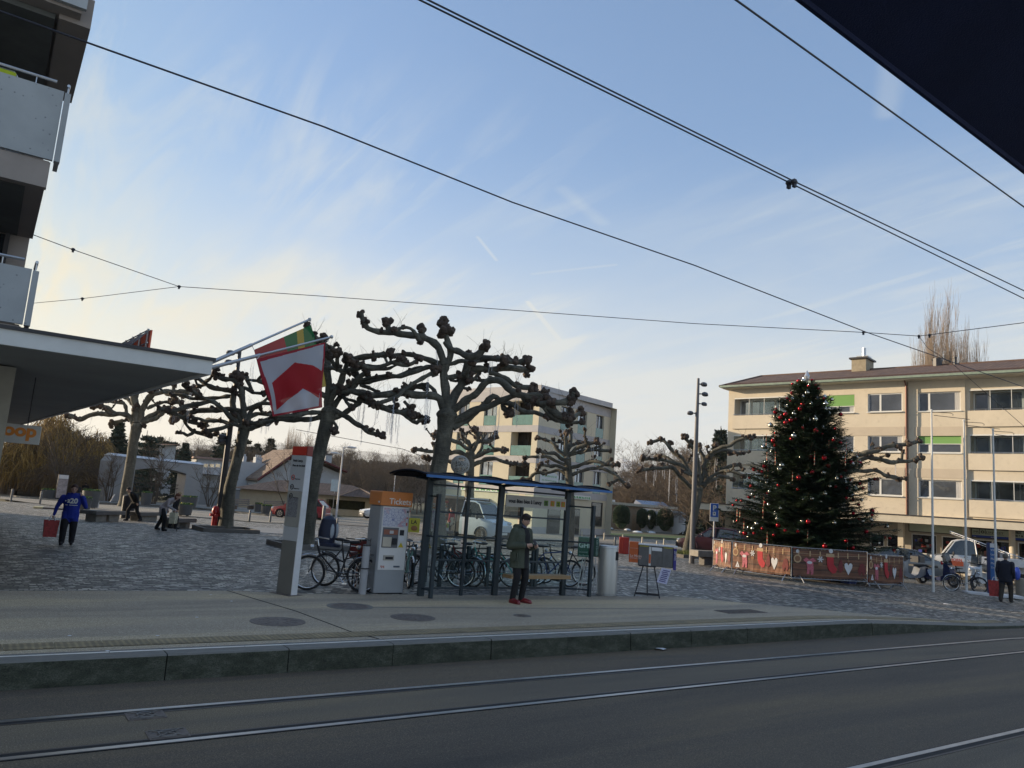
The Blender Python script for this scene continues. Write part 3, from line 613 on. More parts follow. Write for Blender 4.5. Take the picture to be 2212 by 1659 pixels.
# two flags on poles at the canopy corner
def pip(x,y,poly):
    c=False; n=len(poly)
    for i in range(n):
        x1,y1=poly[i]; x2,y2=poly[(i+1)%n]
        if (y1>y)!=(y2>y) and x<(x2-x1)*(y-y1)/(y2-y1)+x1: c=not c
    return c
def cloth(name,c,a=.22):
    m,N,L,bb=nodes(name,.8); out=N['Material Output']; tr=N.new('ShaderNodeBsdfTranslucent'); tr.inputs[0].default_value=(*c,1); bb.inputs['Base Color'].default_value=(*c,1)
    mx=N.new('ShaderNodeMixShader'); mx.inputs[0].default_value=a; L.new(bb.outputs[0],mx.inputs[1]); L.new(tr.outputs[0],mx.inputs[2])
    t=N.new('ShaderNodeBsdfTransparent'); m2=N.new('ShaderNodeMixShader'); m2.inputs[0].default_value=.03; L.new(mx.outputs[0],m2.inputs[1]); L.new(t.outputs[0],m2.inputs[2]); L.new(m2.outputs[0],out.inputs[0]); return m
mf=[cloth('flag_white',(.40,.40,.45)),cloth('flag_red',(.34,.006,.014)),cloth('flag_green',(.01,.13,.035)),cloth('flag_yellow',(.42,.29,.03)),cloth('flag_border',(.30,.015,.03))]
def flag(name,label,p0,p1,Y0,Y1,quad_,colf,wave,Yf):
    # quad_ corners in the d7 view: TL TR BR BL
    a=PL(*Z('d7',*p0),(0,Y0,0),(0,1,0)); e=PL(*Z('d7',*p1),(0,Y1,0),(0,1,0))
    t=T(name,label,'flag',a); M=Matrix.Translation(-a)
    b=MB(M); mid=a.lerp(e,.40); b.tube([a,mid,mid,e],[.035,.032,.022,.020],10); b.ell(e,(.035,.035,.035),8,6); b.build('pole',m_alu,t)
    q=[PL(*Z('d7',*c),(0,Yf,0),(0,1,0)) for c in quad_]; n=150; b=MB(M); vs=[]
    for j in range(n+1):
        for i in range(n+1):
            u_,v_=i/n,j/n; p=q[0].lerp(q[1],u_).lerp(q[3].lerp(q[2],u_),v_)
            p=p+Vector((0,.07*math.sin(u_*9+v_*4+wave)*(.3+v_)+.03*math.sin(u_*17-v_*6)*v_,0)); vs.append(p)
    fs=[];
    base=len(b.v)
    for vtx in vs: b.v.append(M@vtx)
    for j in range(n):
        for i in range(n):
            u_,v_=(i+.5)/n,(j+.5)/n
            P=[quad_[k] for k in range(4)]; x=(P[0][0]*(1-u_)+P[1][0]*u_)*(1-v_)+(P[3][0]*(1-u_)+P[2][0]*u_)*v_; y=(P[0][1]*(1-u_)+P[1][1]*u_)*(1-v_)+(P[3][1]*(1-u_)+P[2][1]*u_)*v_
            b.f.append([base+j*(n+1)+i,base+j*(n+1)+i+1,base+(j+1)*(n+1)+i+1,base+(j+1)*(n+1)+i]); b.mi.append(colf(u_,v_,x,y))
    b.build('cloth',mf,t,smooth=True)
    b=MB(M); b.tube([e,q[1]],.006,4); b.tube([mid,q[0]],.006,4); b.build('cord',m_alu,t)
    return t
def c1(u,v,x,y):
    x=x+v*90
    if u<.5: return 1
    k=u+v*.16
    return 3 if .74<k<.86 or k>1.06 else 2
flag('flag','green yellow and red flag on the upper pole, partly behind the white and red one',(20,760),(1505,110),13.95,14.2,[(680,560),(1530,190),(1752,1100),(905,1350)],c1,0,14.05)
RP=[(1285,745),(1530,795),(1695,885),(1655,1275),(1385,1140),(1020,1455),(925,1055)]
WP=[(775,735),(1705,480),(1655,1390),(985,1512)]
ET=[(1330,1270),(1390,1275),(1490,1380)],[(1440,1230),(1500,1195),(1515,1250)],[(1240,1395),(1290,1330),(1345,1395)],[(1110,1400),(1240,1310),(1200,1380)]
def c2(u,v,x,y):
    if not pip(x,y,WP): return 4
    if pip(x,y,RP): return 1
    return 0
flag('flag','white flag with a red bent shape and a red border on the lower pole',(20,830),(1830,368),13.8,13.6,[(722,700),(1728,450),(1702,1412),(955,1550)],c2,2,13.62)
# ---- overhead wires
m_wire=mat('wire',(.02,.02,.03),.5,var=.05)
def wire(label,pts,r,sag=0.,ext=(0,0),cat='overhead wire',clamps=()):
    P=[Vector(p) for p in pts]; d0=(P[0]-P[1]).normalized(); d1=(P[-1]-P[-2]).normalized()
    if ext[0]: P=[P[0]+d0*ext[0]]+P
    if ext[1]: P=P+[P[-1]+d1*ext[1]]
    b=MB(); b.tube(P,r,6)
    o=b.build('overhead_wire',m_wire); tag(o,label,cat)
    if clamps:
        c=MB()
        for p in clamps: p=Vector(p); c.ell(p,(.045,.03,.03),8,6); c.bb(p.x-.02,p.x+.02,p.y-.015,p.y+.015,p.z-.06,p.z+.03)
        c.build('clamp',m_wire,o)
    return o
za=5.6
wire('lower thick wire of the close pair crossing the upper sky',[G(907,0,za),G(2212,645,za)],.0075,ext=(3,12))
k1=G(1710,396,za+.01); wire('upper thick wire of the close pair crossing the upper sky, with a clamp',[G(925,0,za),G(1716,392,za+.01),G(2212,628,za)],.0075,ext=(3,12),clamps=[G(1704,396,za),G(1716,393,za)])
wire('single wire in the upper right corner of the sky',[G(1590,0,5.6),G(2212,447,5.6)],.008,ext=(3,10))
wire('long single wire running from the balcony across the sky to the roof',[G(0,24,5.8),G(200,96,5.8),G(700,274,5.8),G(1107,437,5.85),G(1500,573,5.9),G(1870,717,5.9),G(2212,836,5.9)],.009,ext=(6,15))
zb=6.5
bN=G(387,619,zb); cN=G(1865,718,zb); dN=G(1985,726,zb); eN=G(2212,697,zb)
wire('thin span cable stretched level across the middle of the sky, with clamps',[bN,G(700,640,zb),G(1107,670,zb),G(1500,699,zb),cN,dN,eN],.008,ext=(0,8),clamps=[cN,dN,G(2008,724,zb)])
wire('thin cable from the balcony down to the node at the left of the sky',[G(20,488,zb),G(160,540,zb),bN],.008,clamps=[bN,G(158,539,zb)])
wire('short thin cable rising from behind the canopy sign to the left node',[G(60,656,zb),G(178,645,zb),bN],.007,clamps=[G(178,645,zb)])
wire('thin stay cable falling to the right in front of the cream building',[dN,G(2004,752,6.3),G(2058,786,6.1),AT(2212,921,G(2058,786,6.1))],.006,ext=(0,6))
q1=G(620,922,5.2); wire('faint cable low behind the plane trees',[AT(640,928,(20,50,0)),AT(750,948,(20,50,0)),AT(870,970,(24,50,0)),AT(910,985,(24,50,0))],.02)
# ---- awning over the photographer
aw=T('awning','dark navy awning edge crossing the upper right corner overhead','awning',G(1733,0,2.95))
A=G(1733,0,2.95); B=G(2212,368,2.95); M=Matrix.Translation(-A)
d=(B-A).normalized(); A2=A-d*.9; B2=B+d*2.5; bk=Vector((.02,-2.6,.75))
m_nav=mat('navy_canvas',(.016,.026,.085),.9,var=.15,vs=5,bump=.2,bs=300)
b=MB(M); n=10
for i in range(n):
    for j in range(6):
        P=[]
        for ii,jj in ((i,j),(i+1,j),(i+1,j+1),(i,j+1)):
            p=A2.lerp(B2,ii/n)+bk*(jj/6)+Vector((0,0,-.03*math.sin(jj/6*PI)))
            P.append(p)
        b.add(P+[p+Vector((0,0,.012)) for p in P],[(3,2,1,0),(4,5,6,7)]+([(0,1,5,4)] if j==0 else []))
b.build('canvas',m_nav,aw,smooth=True)
b=MB(M); b.tube([A2,B2],.008,6); b.build('hem',m_nav,aw)
b=MB(M)
for s in (.15,.85): b.tube([A2.lerp(B2,s),A2.lerp(B2,s)+bk*.5+Vector((0,0,-.06)),A2.lerp(B2,s)+bk],.015,6)
b.build('arm',m_cap,aw)
# ================================================================ BUILDINGS
class Fac:      # a facade frame: x along the wall, y into the building, z up, origin at the ground corner
    def __init__(s,A,B,zg):
        s.d=Vector((B.x-A.x,B.y-A.y,0)); s.L=s.d.length; s.d.normalize(); s.n=Vector((-s.d.y,s.d.x,0))
        s.o=Vector((A.x,A.y,zg)); s.rz=math.atan2(s.d.y,s.d.x)
        s.M=Matrix.Translation(s.o)@Matrix.Rotation(s.rz,4,'Z'); s.Mi=s.M.inverted()
    def p(s,px,py,y=0.):
        w_=PL(px,py,s.o+s.n*y,s.n); l=s.Mi@w_; return l.x,l.z
def holes_wall(b,x0,x1,z0,z1,holes,depth=.18,y=0.,mi=0,rmi=None):
    xs=sorted(set([x0,x1]+[h[0] for h in holes]+[h[1] for h in holes])); xs=[x for x in xs if x0<=x<=x1]
    zs=sorted(set([z0,z1]+[h[2] for h in holes]+[h[3] for h in holes])); zs=[z for z in zs if z0<=z<=z1]
    b.m=mi
    for i in range(len(xs)-1):
        for j in range(len(zs)-1):
            cx,cz=(xs[i]+xs[i+1])/2,(zs[j]+zs[j+1])/2
            if any(h[0]<cx<h[1] and h[2]<cz<h[3] for h in holes): continue
            b.quad((xs[i],y,zs[j]),(xs[i+1],y,zs[j]),(xs[i+1],y,zs[j+1]),(xs[i],y,zs[j+1]))
    b.m=mi if rmi is None else rmi
    for h in holes:
        a,c,e,f=h[:4]; d=y+(h[4] if len(h)>4 else depth)
        b.quad((a,y,e),(a,d,e),(a,d,f),(a,y,f)); b.quad((c,y,e),(c,y,f),(c,d,f),(c,d,e))
        b.quad((a,y,f),(a,d,f),(c,d,f),(c,y,f)); b.quad((a,y,e),(c,y,e),(c,d,e),(a,d,e))
    b.m=0
m_glassr=glassm('window_glass',(.34,.38,.44),.06,metal=.8); m_fr=mat('window_white',(.66,.66,.64),.5,var=.04); m_green=mat('green_blind',(.17,.34,.10),.8,var=.06,stretch=(1,1,30),vs=1)
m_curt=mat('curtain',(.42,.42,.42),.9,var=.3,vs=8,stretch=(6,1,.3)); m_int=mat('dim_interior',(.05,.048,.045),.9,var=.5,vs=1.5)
def window(par,x0,x1,z0,z1,y,split=(),blind=0.,label=None,fr=.05,sill=True,curtain=0.,mfr=None,mg=None,bmat=None):
    mfr=mfr or m_fr; b=MB(); ed=[x0]+list(split)+[x1]
    b.bb(x0,x1,y-.03,y+.03,z1-fr,z1); b.bb(x0,x1,y-.03,y+.03,z0,z0+fr)
    for i,e in enumerate(ed):
        a,c=(e,e+fr) if i==0 else (e-fr,e) if i==len(ed)-1 else (e-fr*.8,e+fr*.8)
        b.bb(a,c,y-.028,y+.028,z0+fr+.0005,z1-fr-.0005)
    if sill: b.bb(x0-.04,x1+.04,y-.24,y-.031,z0-.05,z0)
    w_=b.build('window',mfr,par)
    if label: w_['label']=label
    b=MB(); b.bb(x0+fr*.5,x1-fr*.5,y-.004,y+.004,z0+fr*.5,z1-fr*.5); b.build('pane',mg or m_glassr,w_)
    if blind:
        b=MB(); b.bb(x0+.02,x1-.02,y-.075,y-.06,z1-(z1-z0)*blind,z1-.01); b.build('blind',bmat or m_green,w_)
        b=MB(); b.bb(x0+.02,x1-.02,y-.08,y-.055,z1-(z1-z0)*blind-.04,z1-(z1-z0)*blind); b.build('blind_rail',m_fr,w_)
    if curtain:
        b=MB(); b.bb(x1-fr-(x1-x0)*curtain,x1-fr,y-.0065,y-.0045,z0+fr,z1-fr); b.build('curtain',m_curt,w_)
    return w_
# ---------------------------------------------------------------- cream apartment building on the right
EZ=11.6; Aw=G(1575,838,EZ); Bw=G(2212,805,EZ); gz=-.55
f=Fac(Aw,Bw,gz); E=EZ-gz-.15
cr=T('apartment_building','cream three-storey apartment building over shops, with a brown hipped roof, behind the fir tree','building',f.o,f.rz)
m_cream=mat('cream_render',(.60,.53,.42),.9,var=.06,vs=.7,bump=.12,bs=60,dirt=.15); m_band=mat('beige_band',(.50,.43,.34),.9,var=.06,vs=.8,bump=.12,bs=60)
m_grnd=mat('ground_floor_render',(.36,.32,.26),.9,var=.08)
W=f.L+5.2
def rows():
    r=[]
    for t_,bt in ((852,891.4),(941.5,976.7),(1032,1069)):
        r.append((f.p(1875,bt,.2)[1],f.p(1875,t_,.2)[1]))
    return r
RW=rows(); FH=RW[0][0]-RW[1][0]
xp=f.p(*Z('c8',1372,900))[0]      # downpipe
def X8(x,y=760): return f.p(*Z('c8',x,y))[0]
gf=f.p(*Z('b2',1000,365))[1]     # underside line of the first floor
cols=[('log',X8(160),X8(590)),('win',X8(770),X8(1010)),('win',X8(1105),X8(1350)),('win2',X8(1449),X8(1755)),('log',X8(1812),X8(1812)+4.4)]
hl=[];hr=[]
for z0,z1 in RW:
    for k,a,c in cols:
        h=(a,c,z0-(.0 if k!='log' else .0),z1+(.08 if k=='log' else 0),1.1 if k=='log' else .2)
        (hl if a<xp else hr).append(h)
OFF=.42
hr=[(a,c,z0,z1,d_) for a,c,z0,z1,d_ in hr]
b=MB(); holes_wall(b,0,xp,gf,E,hl)
b.quad((0,0,0),(0,11,0),(0,11,E),(0,0,E)); b.quad((xp,0,gf),(xp,0,E),(xp,OFF,E),(xp,OFF,gf))
holes_wall(b,xp,W,gf,E,hr,y=OFF)
b.quad((W,OFF,0),(W,OFF,E),(W,11,E),(W,11,0)); b.quad((0,11,0),(W,11,0),(W,11,E),(0,11,E)); b.quad((0,0,gf),(W,0,gf),(W,OFF+1.2,gf),(0,OFF+1.2,gf))
b.build('wall',m_cream,cr)
# floor bands and projecting bay beyond the recess
b=MB()
for z0,z1 in RW[:2]:
    b.bb(cols[0][2]+.3,xp-.05,-.02,-.002,z0-1.55,z0-.98); b.bb(X8(1425),X8(1790),OFF-.16,OFF-.14,z0-1.55,z0-.98)
b.build('floor_band',m_band,cr)
b=MB()
xl=cols[3][1]-.55
hb=[(a,c,z0,z1,.3) for (a,c,z0,z1,d_) in hr if a<cols[4][1]-.01]
holes_wall(b,xl,cols[4][1]-.2,gf,E,hb,y=OFF-.14,depth=.3)
b.quad((xl,OFF-.14,gf),(xl,OFF,gf),(xl,OFF,E),(xl,OFF-.14,E)); b.quad((cols[4][1]-.2,OFF-.14,gf),(cols[4][1]-.2,OFF-.14,E),(cols[4][1]-.2,OFF,E),(cols[4][1]-.2,OFF,gf))
b.build('bay',m_cream,cr)
lab={0:'top',1:'second',2:'first'}
for ri,(z0,z1) in enumerate(RW):
    for ci,(k,a,c) in enumerate(cols):
        yb_=OFF if a>xp else 0
        if k=='log':
            b=MB(); b.bb(a-.08,c+.1,yb_-.12,yb_-.01,z0-1.0,z0-.02); b.build('parapet',m_cream,cr)
            # back of the loggia: doors and windows, glazing screen in front
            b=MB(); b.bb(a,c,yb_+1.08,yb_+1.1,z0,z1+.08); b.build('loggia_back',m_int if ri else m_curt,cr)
            n=5; q=[a+(c-a)*(i/n) for i in range(1,n)]
            w_=window(cr,a+.02,c-.02,z0+.01,z1+.06,yb_+.9,split=q[::2],sill=False,fr=.09)
            rl=MB(); rl.tube([(a-.05,yb_-.1,z0+.06),(c+.05,yb_-.1,z0+.06)],.02,6)
            for i in range(6): rl.tube([(a+(c-a)*i/5,yb_-.1,z0-.1),(a+(c-a)*i/5,yb_-.1,z0+.06)],.012,5)
            rl.build('railing',m_alu,cr)
            for i in range(4):
                if (i+ci+ri)%4: g_=MB(); g_.bb(a+(c-a)*i/4+.02,a+(c-a)*(i+1)/4-.02,yb_+.03,yb_+.036,z0+.02,z1+.06); g_.build('glass_screen',clearglass('loggia_glass',(.75,.8,.82),.95),cr)
            b=MB(); b.bb(a,c,yb_-.01,yb_+.06,z1+.0,z1+.08)
            for i in range(5): b.bb(a+(c-a)*i/4-.015,a+(c-a)*i/4+.015,yb_+.02,yb_+.05,z0,z1)
            b.build('screen_frame',m_fr,cr)
        else:
            wx=c-a; sp=[a+wx*(.26 if ci==3 else .36 if ci==2 else .5)]
            bl_=.62 if (ci==1 and ri==0) else .46 if (ci==3 and ri==1) else 0.
            window(cr,a,c,z0,z1,yb_+.1 if ci!=3 else yb_+.02,split=sp,blind=bl_,curtain=.12 if (ci+ri)%2 else 0.,fr=.07)
# downpipe
b=MB(); b.tube([(xp+.06,-.05,gf-.1),(xp+.06,-.05,E-.3),(xp+.06,-.35,E-.05)],.05,8); b.build('downpipe',mat('copper_pipe',(.13,.05,.035),.5,metal=.3),cr)
# eaves and hipped roof
OV=.75; OL=.22
b=MB(); b.bb(-OL,W+OV,-OV,11+OV,E+.0,E+.14); b.build('eaves',mat('eave_cream',(.50,.45,.36),.85),cr)
b=MB(); b.bb(-OL-.1,W+OV+.1,-OV-.12,-OV-.002,E+.06,E+.2); b.bb(-OL-.12,-OL-.002,-OV,11+OV,E+.06,E+.2); b.build('gutter',mat('patina_gutter',(.20,.26,.21),.6,var=.2),cr)
rz0=E+.16; RH=f.p(1850,800,5.5)[1]; hx=X8(350)+5.0
rx0=f.p(1644.6,811,5.5)[0]; rx1=W-4.3
b=MB(); P=[(-OL-.1,-OV-.1,rz0),(W+OV+.1,-OV-.1,rz0),(W+OV+.1,11+OV+.1,rz0),(-OL-.1,11+OV+.1,rz0),(rx0,5.5,RH),(rx1,5.5,RH)]
b.add(P,[(0,1,5,4),(1,2,5),(2,3,4,5),(3,0,4),(3,2,1,0)]); ro=b.build('roof',tiles('brown_tiles',(.11,.066,.048),(.16,.10,.072),.28,.36),cr); uv_slope(ro)
b=MB(); b.tube([P[0],P[4],P[5],P[1]],.09,6); b.tube([P[3],P[4]],.09,6); b.build('ridge_tiles',mat('ridge',(.12,.07,.05),.8),ro)
b=MB(); b.tube([(-OV+.5,-OV+.62,rz0+.26),(W+OV-.5,-OV+.62,rz0+.26)],.03,5)
for i in range(28): b.box((i*W/27,-OV+.62,rz0+.2),(.04,.05,.14))
b.build('snow_guard',mat('guard_brown',(.09,.05,.04),.6),ro)
a,zc=f.p(1849,800,5.5); c,_=f.p(1880,800,5.5); zt=f.p(1865,780,5.5)[1]
b=MB(); b.bb(a,c,4.6,6.2,RH-1.2,zt); b.m=1; b.bb(a-.14,c+.14,4.46,6.34,zt,zt+.12); b.m=2; b.cyl(((a+c)/2+.1,5.4,zt+.1),.14,.85,10); b.bb((a+c)/2-.3,(a+c)/2+.5,5,5.8,zt+.12,zt+.3); b.build('chimney',[mat('chimney_render',(.33,.28,.20),.9,var=.2,dirt=.4),m_cap,m_alu],ro)
for px in (2025,2063):
    xx_,zz_=f.p(px,800,5.4); b=MB(); b.cyl((xx_,5.4,RH-.3),.09 if px>2030 else .3,.75,8); b.bb(xx_-.3,xx_+.3,5.2,5.6,RH+.3,RH+.4) if px<2030 else b.cyl((xx_,5.4,RH+.4),.14,.08,8); b.build('vent',m_cap,ro)
# ground floor: shop canopy slab, set-back shopfronts
b=MB(); b.bb(-1.3,W+.3,-1.55,1.2,gf-.52,gf-.10); b.build('canopy_slab',mat('pale_slab',(.50,.46,.38),.85,var=.08),cr)
b=MB(); b.bb(-1.35,W+.35,-1.6,1.2,gf-.095,gf-.03); b.build('canopy_flashing',m_cap,cr)
GY=1.2
def XG(zx,zy=600): return f.p(*Z('b2',zx,zy),GY)[0]
def ZG(zx,zy): return f.p(*Z('b2',zx,zy),GY)[1]
zt=gf-.52
sh=[(XG(180),XG(365),.1,ZG(300,590)),(XG(395),XG(600),.1,ZG(500,600)),(XG(715),XG(1045),ZG(900,860),ZG(900,600)),(XG(1105),XG(1400),ZG(1250,890),ZG(1250,630)),(XG(1505),XG(2030),ZG(1800,960),ZG(1800,680)),(XG(2090),XG(2090)+2.6,.3,ZG(2100,700))]
sh=[(a,c,max(.08,z0),z1) for a,c,z0,z1 in sh]
lh=[(1.2+2.3*k,3.1+2.3*k,.9,2.3) for k in range(3)]
lh=[h for h in lh if h[1]<sh[0][0]-.3]
b=MB(); holes_wall(b,0,W,0,zt+.2,sh+lh,y=GY,depth=.12); b.build('shopfront_wall',m_grnd,cr)
m_shop=glassm('shop_glass',(.015,.016,.018),.03)
for i,(a,c,z0,z1) in enumerate(sh+lh): window(cr,a,c,z0,z1,GY+.1,split=[(a+c)/2] if i in(4,) else [],sill=False,fr=.06,mg=m_shop)
# shop contents seen through the glass line: pale boxes on shelves stand against the panes
b=MB(); r=random.Random(3)
for i in (2,3,4):
    a,c,z0,z1=sh[i]
    for k in range(16):
        x=r.uniform(a+.15,c-.3); z=z0+.12+.32*r.randint(0,2); b.m=r.randint(0,2); b.bb(x,x+r.uniform(.08,.2),GY+.02,GY+.08,z,z+r.uniform(.1,.22))
b.build('display',[mat('box_blue',(.03,.05,.3),.6),mat('box_grey',(.25,.25,.26),.6),mat('box_red',(.25,.03,.02),.6)],cr)
for xx_ in (XG(635),XG(1470),XG(2055)):
    b=MB(); b.bb(xx_-.16,xx_+.16,GY-.9,GY-.6,0,zt) if xx_<XG(2000) else b.cyl((xx_,GY-.7,0),.16,zt,14); b.build('pillar',m_cream,cr)
def board(x0,x1,z0,z1,m1,fr=m_cap,y=GY-.16):
    b=MB(); b.bb(x0,x1,y,y+.15,z0,z1); s=b.build('shop_sign',fr,cr); b=MB(); b.bb(x0+.05,x1-.05,y-.012,y-.002,z0+.05,z1-.05); b.build('panel',m1,s); return s
m_pgreen=mat('pale_green_panel',(.42,.48,.38),.6,var=.05); m_ink=mat('ink_black',(.015,.015,.02),.6); m_blue=mat('sign_blue',(.02,.06,.32),.5)
z1=ZG(1000,470);z0=ZG(1000,585); board(XG(692),XG(1420),z0,z1,m_pgreen)
xs0=XG(1502); z1=ZG(1800,535); z0=ZG(1800,665); s=board(xs0,W-.2,z0,z1,m_pgreen); hh=z1-z0
b=MB(); b.bb(xs0+.05,W-.25,GY-.18,GY-.174,z0+.05,z0+.30*hh); b.build('blue_strip',m_blue,s)
xa,xb=XG(1530),XG(1925)
def ltxt(t_,x,z,size,m=m_ink,w_=None,par=s,y=GY-.182,name='lettering',bold=0.):
    o=txt(t_,size,par,m,(x,y,z),name=name,bold=bold)
    if w_: k=w_/max(.01,o.dimensions.x); o.scale=(k,1,1)
    return o
ltxt('PR',xa,z0+.52*hh,.30*hh,w_=(xb-xa)*.18); ltxt('O',xa+(xb-xa)*.25,z0+.52*hh,.36*hh,w_=(xb-xa)*.12,bold=.01); ltxt('LINVEST',xa+(xb-xa)*.42,z0+.52*hh,.30*hh,w_=(xb-xa)*.56)
b=MB(); b.bb(xa,xa+(xb-xa)*.21,GY-.182,GY-.176,z0+.44*hh,z0+.465*hh); b.bb(xa+(xb-xa)*.40,xb,GY-.182,GY-.176,z0+.44*hh,z0+.465*hh)
for e in (.21,.40): b.bb(xa+(xb-xa)*e-.012,xa+(xb-xa)*e+.012,GY-.182,GY-.176,z0+.44*hh,z0+.93*hh)
b.bb(xa+(xb-xa)*.21,xa+(xb-xa)*.40,GY-.182,GY-.176,z0+.91*hh,z0+.935*hh); b.build('logo_line',m_ink,s)
xe=XG(1990); ltxt('ELECTRO',xe,z0+.70*hh,.25*hh,bold=.008); ltxt('VENTE & R',xe,z0+.40*hh,.25*hh,bold=.008)
for k in range(6): ltxt(('serv.','dépannage','cuisines','lavage','froid','pose')[k],xa+k*.9,z0+.12*hh,.13*hh,m=m_fr)
s2=txt('2',.34,cr,m_ink,(XG(360),GY-.02,ZG(375,515)),name='house_number',bold=.01)
# ---------------------------------------------------------------- pharmacy block
C0=G(1168,842,10.5); L0=G(955,852.5,10.5); Rr=G(1320,884,10.5); gz=-.25
fl=Fac(L0,C0,gz); fr_=Fac(C0,Rr,gz)
ph=T('pharmacy_building','cream block with grey bands and glass balustrades above a pharmacy by the shelter','building',fl.o,fl.rz)
m_pc=mat('pharmacy_cream',(.58,.53,.41),.85,var=.05,vs=.8,bump=.1,bs=80); m_conc2=mat('band_concrete',(.42,.41,.42),.8,var=.08,vs=1.5)
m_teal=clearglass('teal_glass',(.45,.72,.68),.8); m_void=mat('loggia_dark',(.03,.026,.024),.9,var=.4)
m_bal=mat('balustrade_glass',(.10,.22,.21),.08,spec=1,var=.2)
E=10.5-gz
RT_=Matrix.Translation((fl.L,0,0))@Matrix.Rotation(fr_.rz-fl.rz,4,'Z')
def facade(fc,M,zc,cols,loggia,W_,isleft):
    # zc: rows (z of opening bottom, top)
    b=MB(M); H=[]
    for z0,z1 in zc:
        for i,(a,c) in enumerate(cols): H.append((a,c,z0,z1,.9 if i in loggia else .22))
    holes_wall(b,0,W_,0,E,H,rmi=0); b.build('wall',m_pc,ph)
    b=MB(M); e0=-.03
    zb=[zc[k][0]-.02 for k in range(len(zc))]
    for z0 in zb: b.bb(-.03 if isleft else .0,W_+(.028 if isleft else .03),-.03,-.002,z0-.50,z0)
    b.bb(-.03 if isleft else 0,W_+(.028 if isleft else .03),-.03,-.002,zc[0][1]+.05,E+.02); b.build('band',m_conc2,ph)
    for ri,(z0,z1) in enumerate(zc):
        for i,(a,c) in enumerate(cols):
            y=.85 if i in loggia else .2
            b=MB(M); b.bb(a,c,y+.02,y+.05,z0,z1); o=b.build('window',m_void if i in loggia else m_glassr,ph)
            b=MB(M)
            for q in (a+.02,(a+c)/2,c-.05): b.bb(q,q+.04,y-.03,y+.018,z0,z1)
            b.bb(a,c,y-.03,y+.018,z1-.06,z1); b.build('frame',m_cap,o)
            if i not in loggia and (ri+i)%2==0: b=MB(M); b.bb(a+.06,a+(c-a)*.45,y+.005,y+.015,z0+.05,z1-.1); b.build('curtain',m_curt,o)
            b=MB(M); b.bb(a+.02,c-.02,.02,.032,z0+.02,z0+(z1-z0)*.42); b.build('balustrade',m_bal,o)
def PLc(zx,zy): return fl.p(*Z('c4',zx,zy))
def PRc(zx,zy): return fr_.p(*Z('c4',zx,zy))
rowsL=[(PLc(1580,1046)[1],PLc(1580,835)[1]),(PLc(1580,1312)[1],PLc(1580,1098)[1])]
dz=rowsL[0][0]-rowsL[1][0]; rowsL.append((rowsL[1][0]-dz,rowsL[1][1]-dz))
colsL=[(PLc(990,950)[0],PLc(1080,950)[0]),(PLc(1210,950)[0],PLc(1320,950)[0]),(PLc(1458,950)[0],PLc(1635,950)[0])]
colsR=[(PRc(1872,1000)[0],PRc(1950,1000)[0]),(PRc(2022,1000)[0],PRc(2100,1000)[0]),(PRc(2180,1000)[0],PRc(2248,1000)[0])]
facade(fl,Matrix.Identity(4),rowsL,colsL,(2,),fl.L,True); facade(fr_,RT_,rowsL,colsR,(),fr_.L,False)
b=MB(); DP=fr_.L
b.quad((0,0,0),(0,0,E),(0,DP,E),(0,DP,0)); b.quad((0,0,E),(fl.L,0,E),(fl.L,DP,E),(0,DP,E)); b.quad((0,DP,0),(0,DP,E),(fl.L,DP,E),(fl.L,DP,0)); b.build('rear',m_pc,ph)
b=MB(); b.bb(.5,fl.L-.2,.3,DP-.4,E+.0,E+.45); b.build('roof_parapet',m_conc2,ph)
# ground floor strip: shop windows, doors, signs
def gl(zx,zy): return fl.p(*Z('c6',zx,zy))
def gr(zx,zy): return fr_.p(*Z('c6',zx,zy))
zf=rowsL[2][0]-.55
def shopw(M,a,c,z0,z1,m=None,fr=.06):
    b=MB(M); b.bb(a,c,-.05,-.004,z0,z1); w_=b.build('shop_window',m_cap,ph); b=MB(M); b.bb(a+fr,c-fr,-.062,-.052,z0+fr,z1-fr); b.build('pane',m or m_shop,w_); return w_
I4=Matrix.Identity(4)
shopw(I4,gl(800,400)[0],gl(930,400)[0],.2,zf-.5); shopw(I4,gl(1075,400)[0],gl(1235,400)[0],gl(1150,520)[1],gl(1150,385)[1]); shopw(I4,gl(520,300)[0],gl(640,300)[0],.9,zf-.4)
shopw(RT_,gr(1480,500)[0],gr(1600,500)[0],.05,gr(1540,390)[1]); shopw(RT_,gr(1720,500)[0],gr(1785,500)[0],.05,gr(1750,425)[1]); shopw(RT_,gr(1895,480)[0],gr(2000,480)[0],gr(1940,595)[1],gr(1940,365)[1])
for a,c in ((800,930),(1055,1245)):
    x0,x1=gl(a,400)[0],gl(c,400)[0]; b=MB(); zz=gl(1150,380)[1]
    b.add([(x0,-.05,zz+.25),(x1,-.05,zz+.25),(x1,-.6,zz),(x0,-.6,zz),(x0,-.6,zz-.12),(x1,-.6,zz-.12)],[(0,1,2,3),(3,2,5,4)]); b.build('shop_awning',mat('awning_beige',(.42,.36,.27),.8),ph)
b=MB(); b.bb(-.06,fl.L+.06,-.07,-.032,0,.55); b.build('plinth',m_conc2,ph)
b=MB(RT_); b.bb(.0,gr(1470,500)[0],-.07,-.032,0,.55); b.bb(gr(1800,500)[0],DP+.03,-.07,-.032,0,.55); b.build('plinth',m_conc2,ph)
m_pgr=mat('pharmacy_green',(.03,.33,.07),.5); 
x0,z1=gl(755,218); x1,_=gl(1080,240); z0=gl(755,252)[1]
b=MB(); b.bb(x0-1.0,x1,-.14,-.04,z0,z1); s=b.build('shop_sign',m_fr,ph); o=txt('P H A R M A C I E',z1-z0-.08,s,m_pgr,(x0-.9,-.146,z0+.06),bold=.012); o.scale=((x1-x0+.8)/max(.1,o.dimensions.x),1,1)
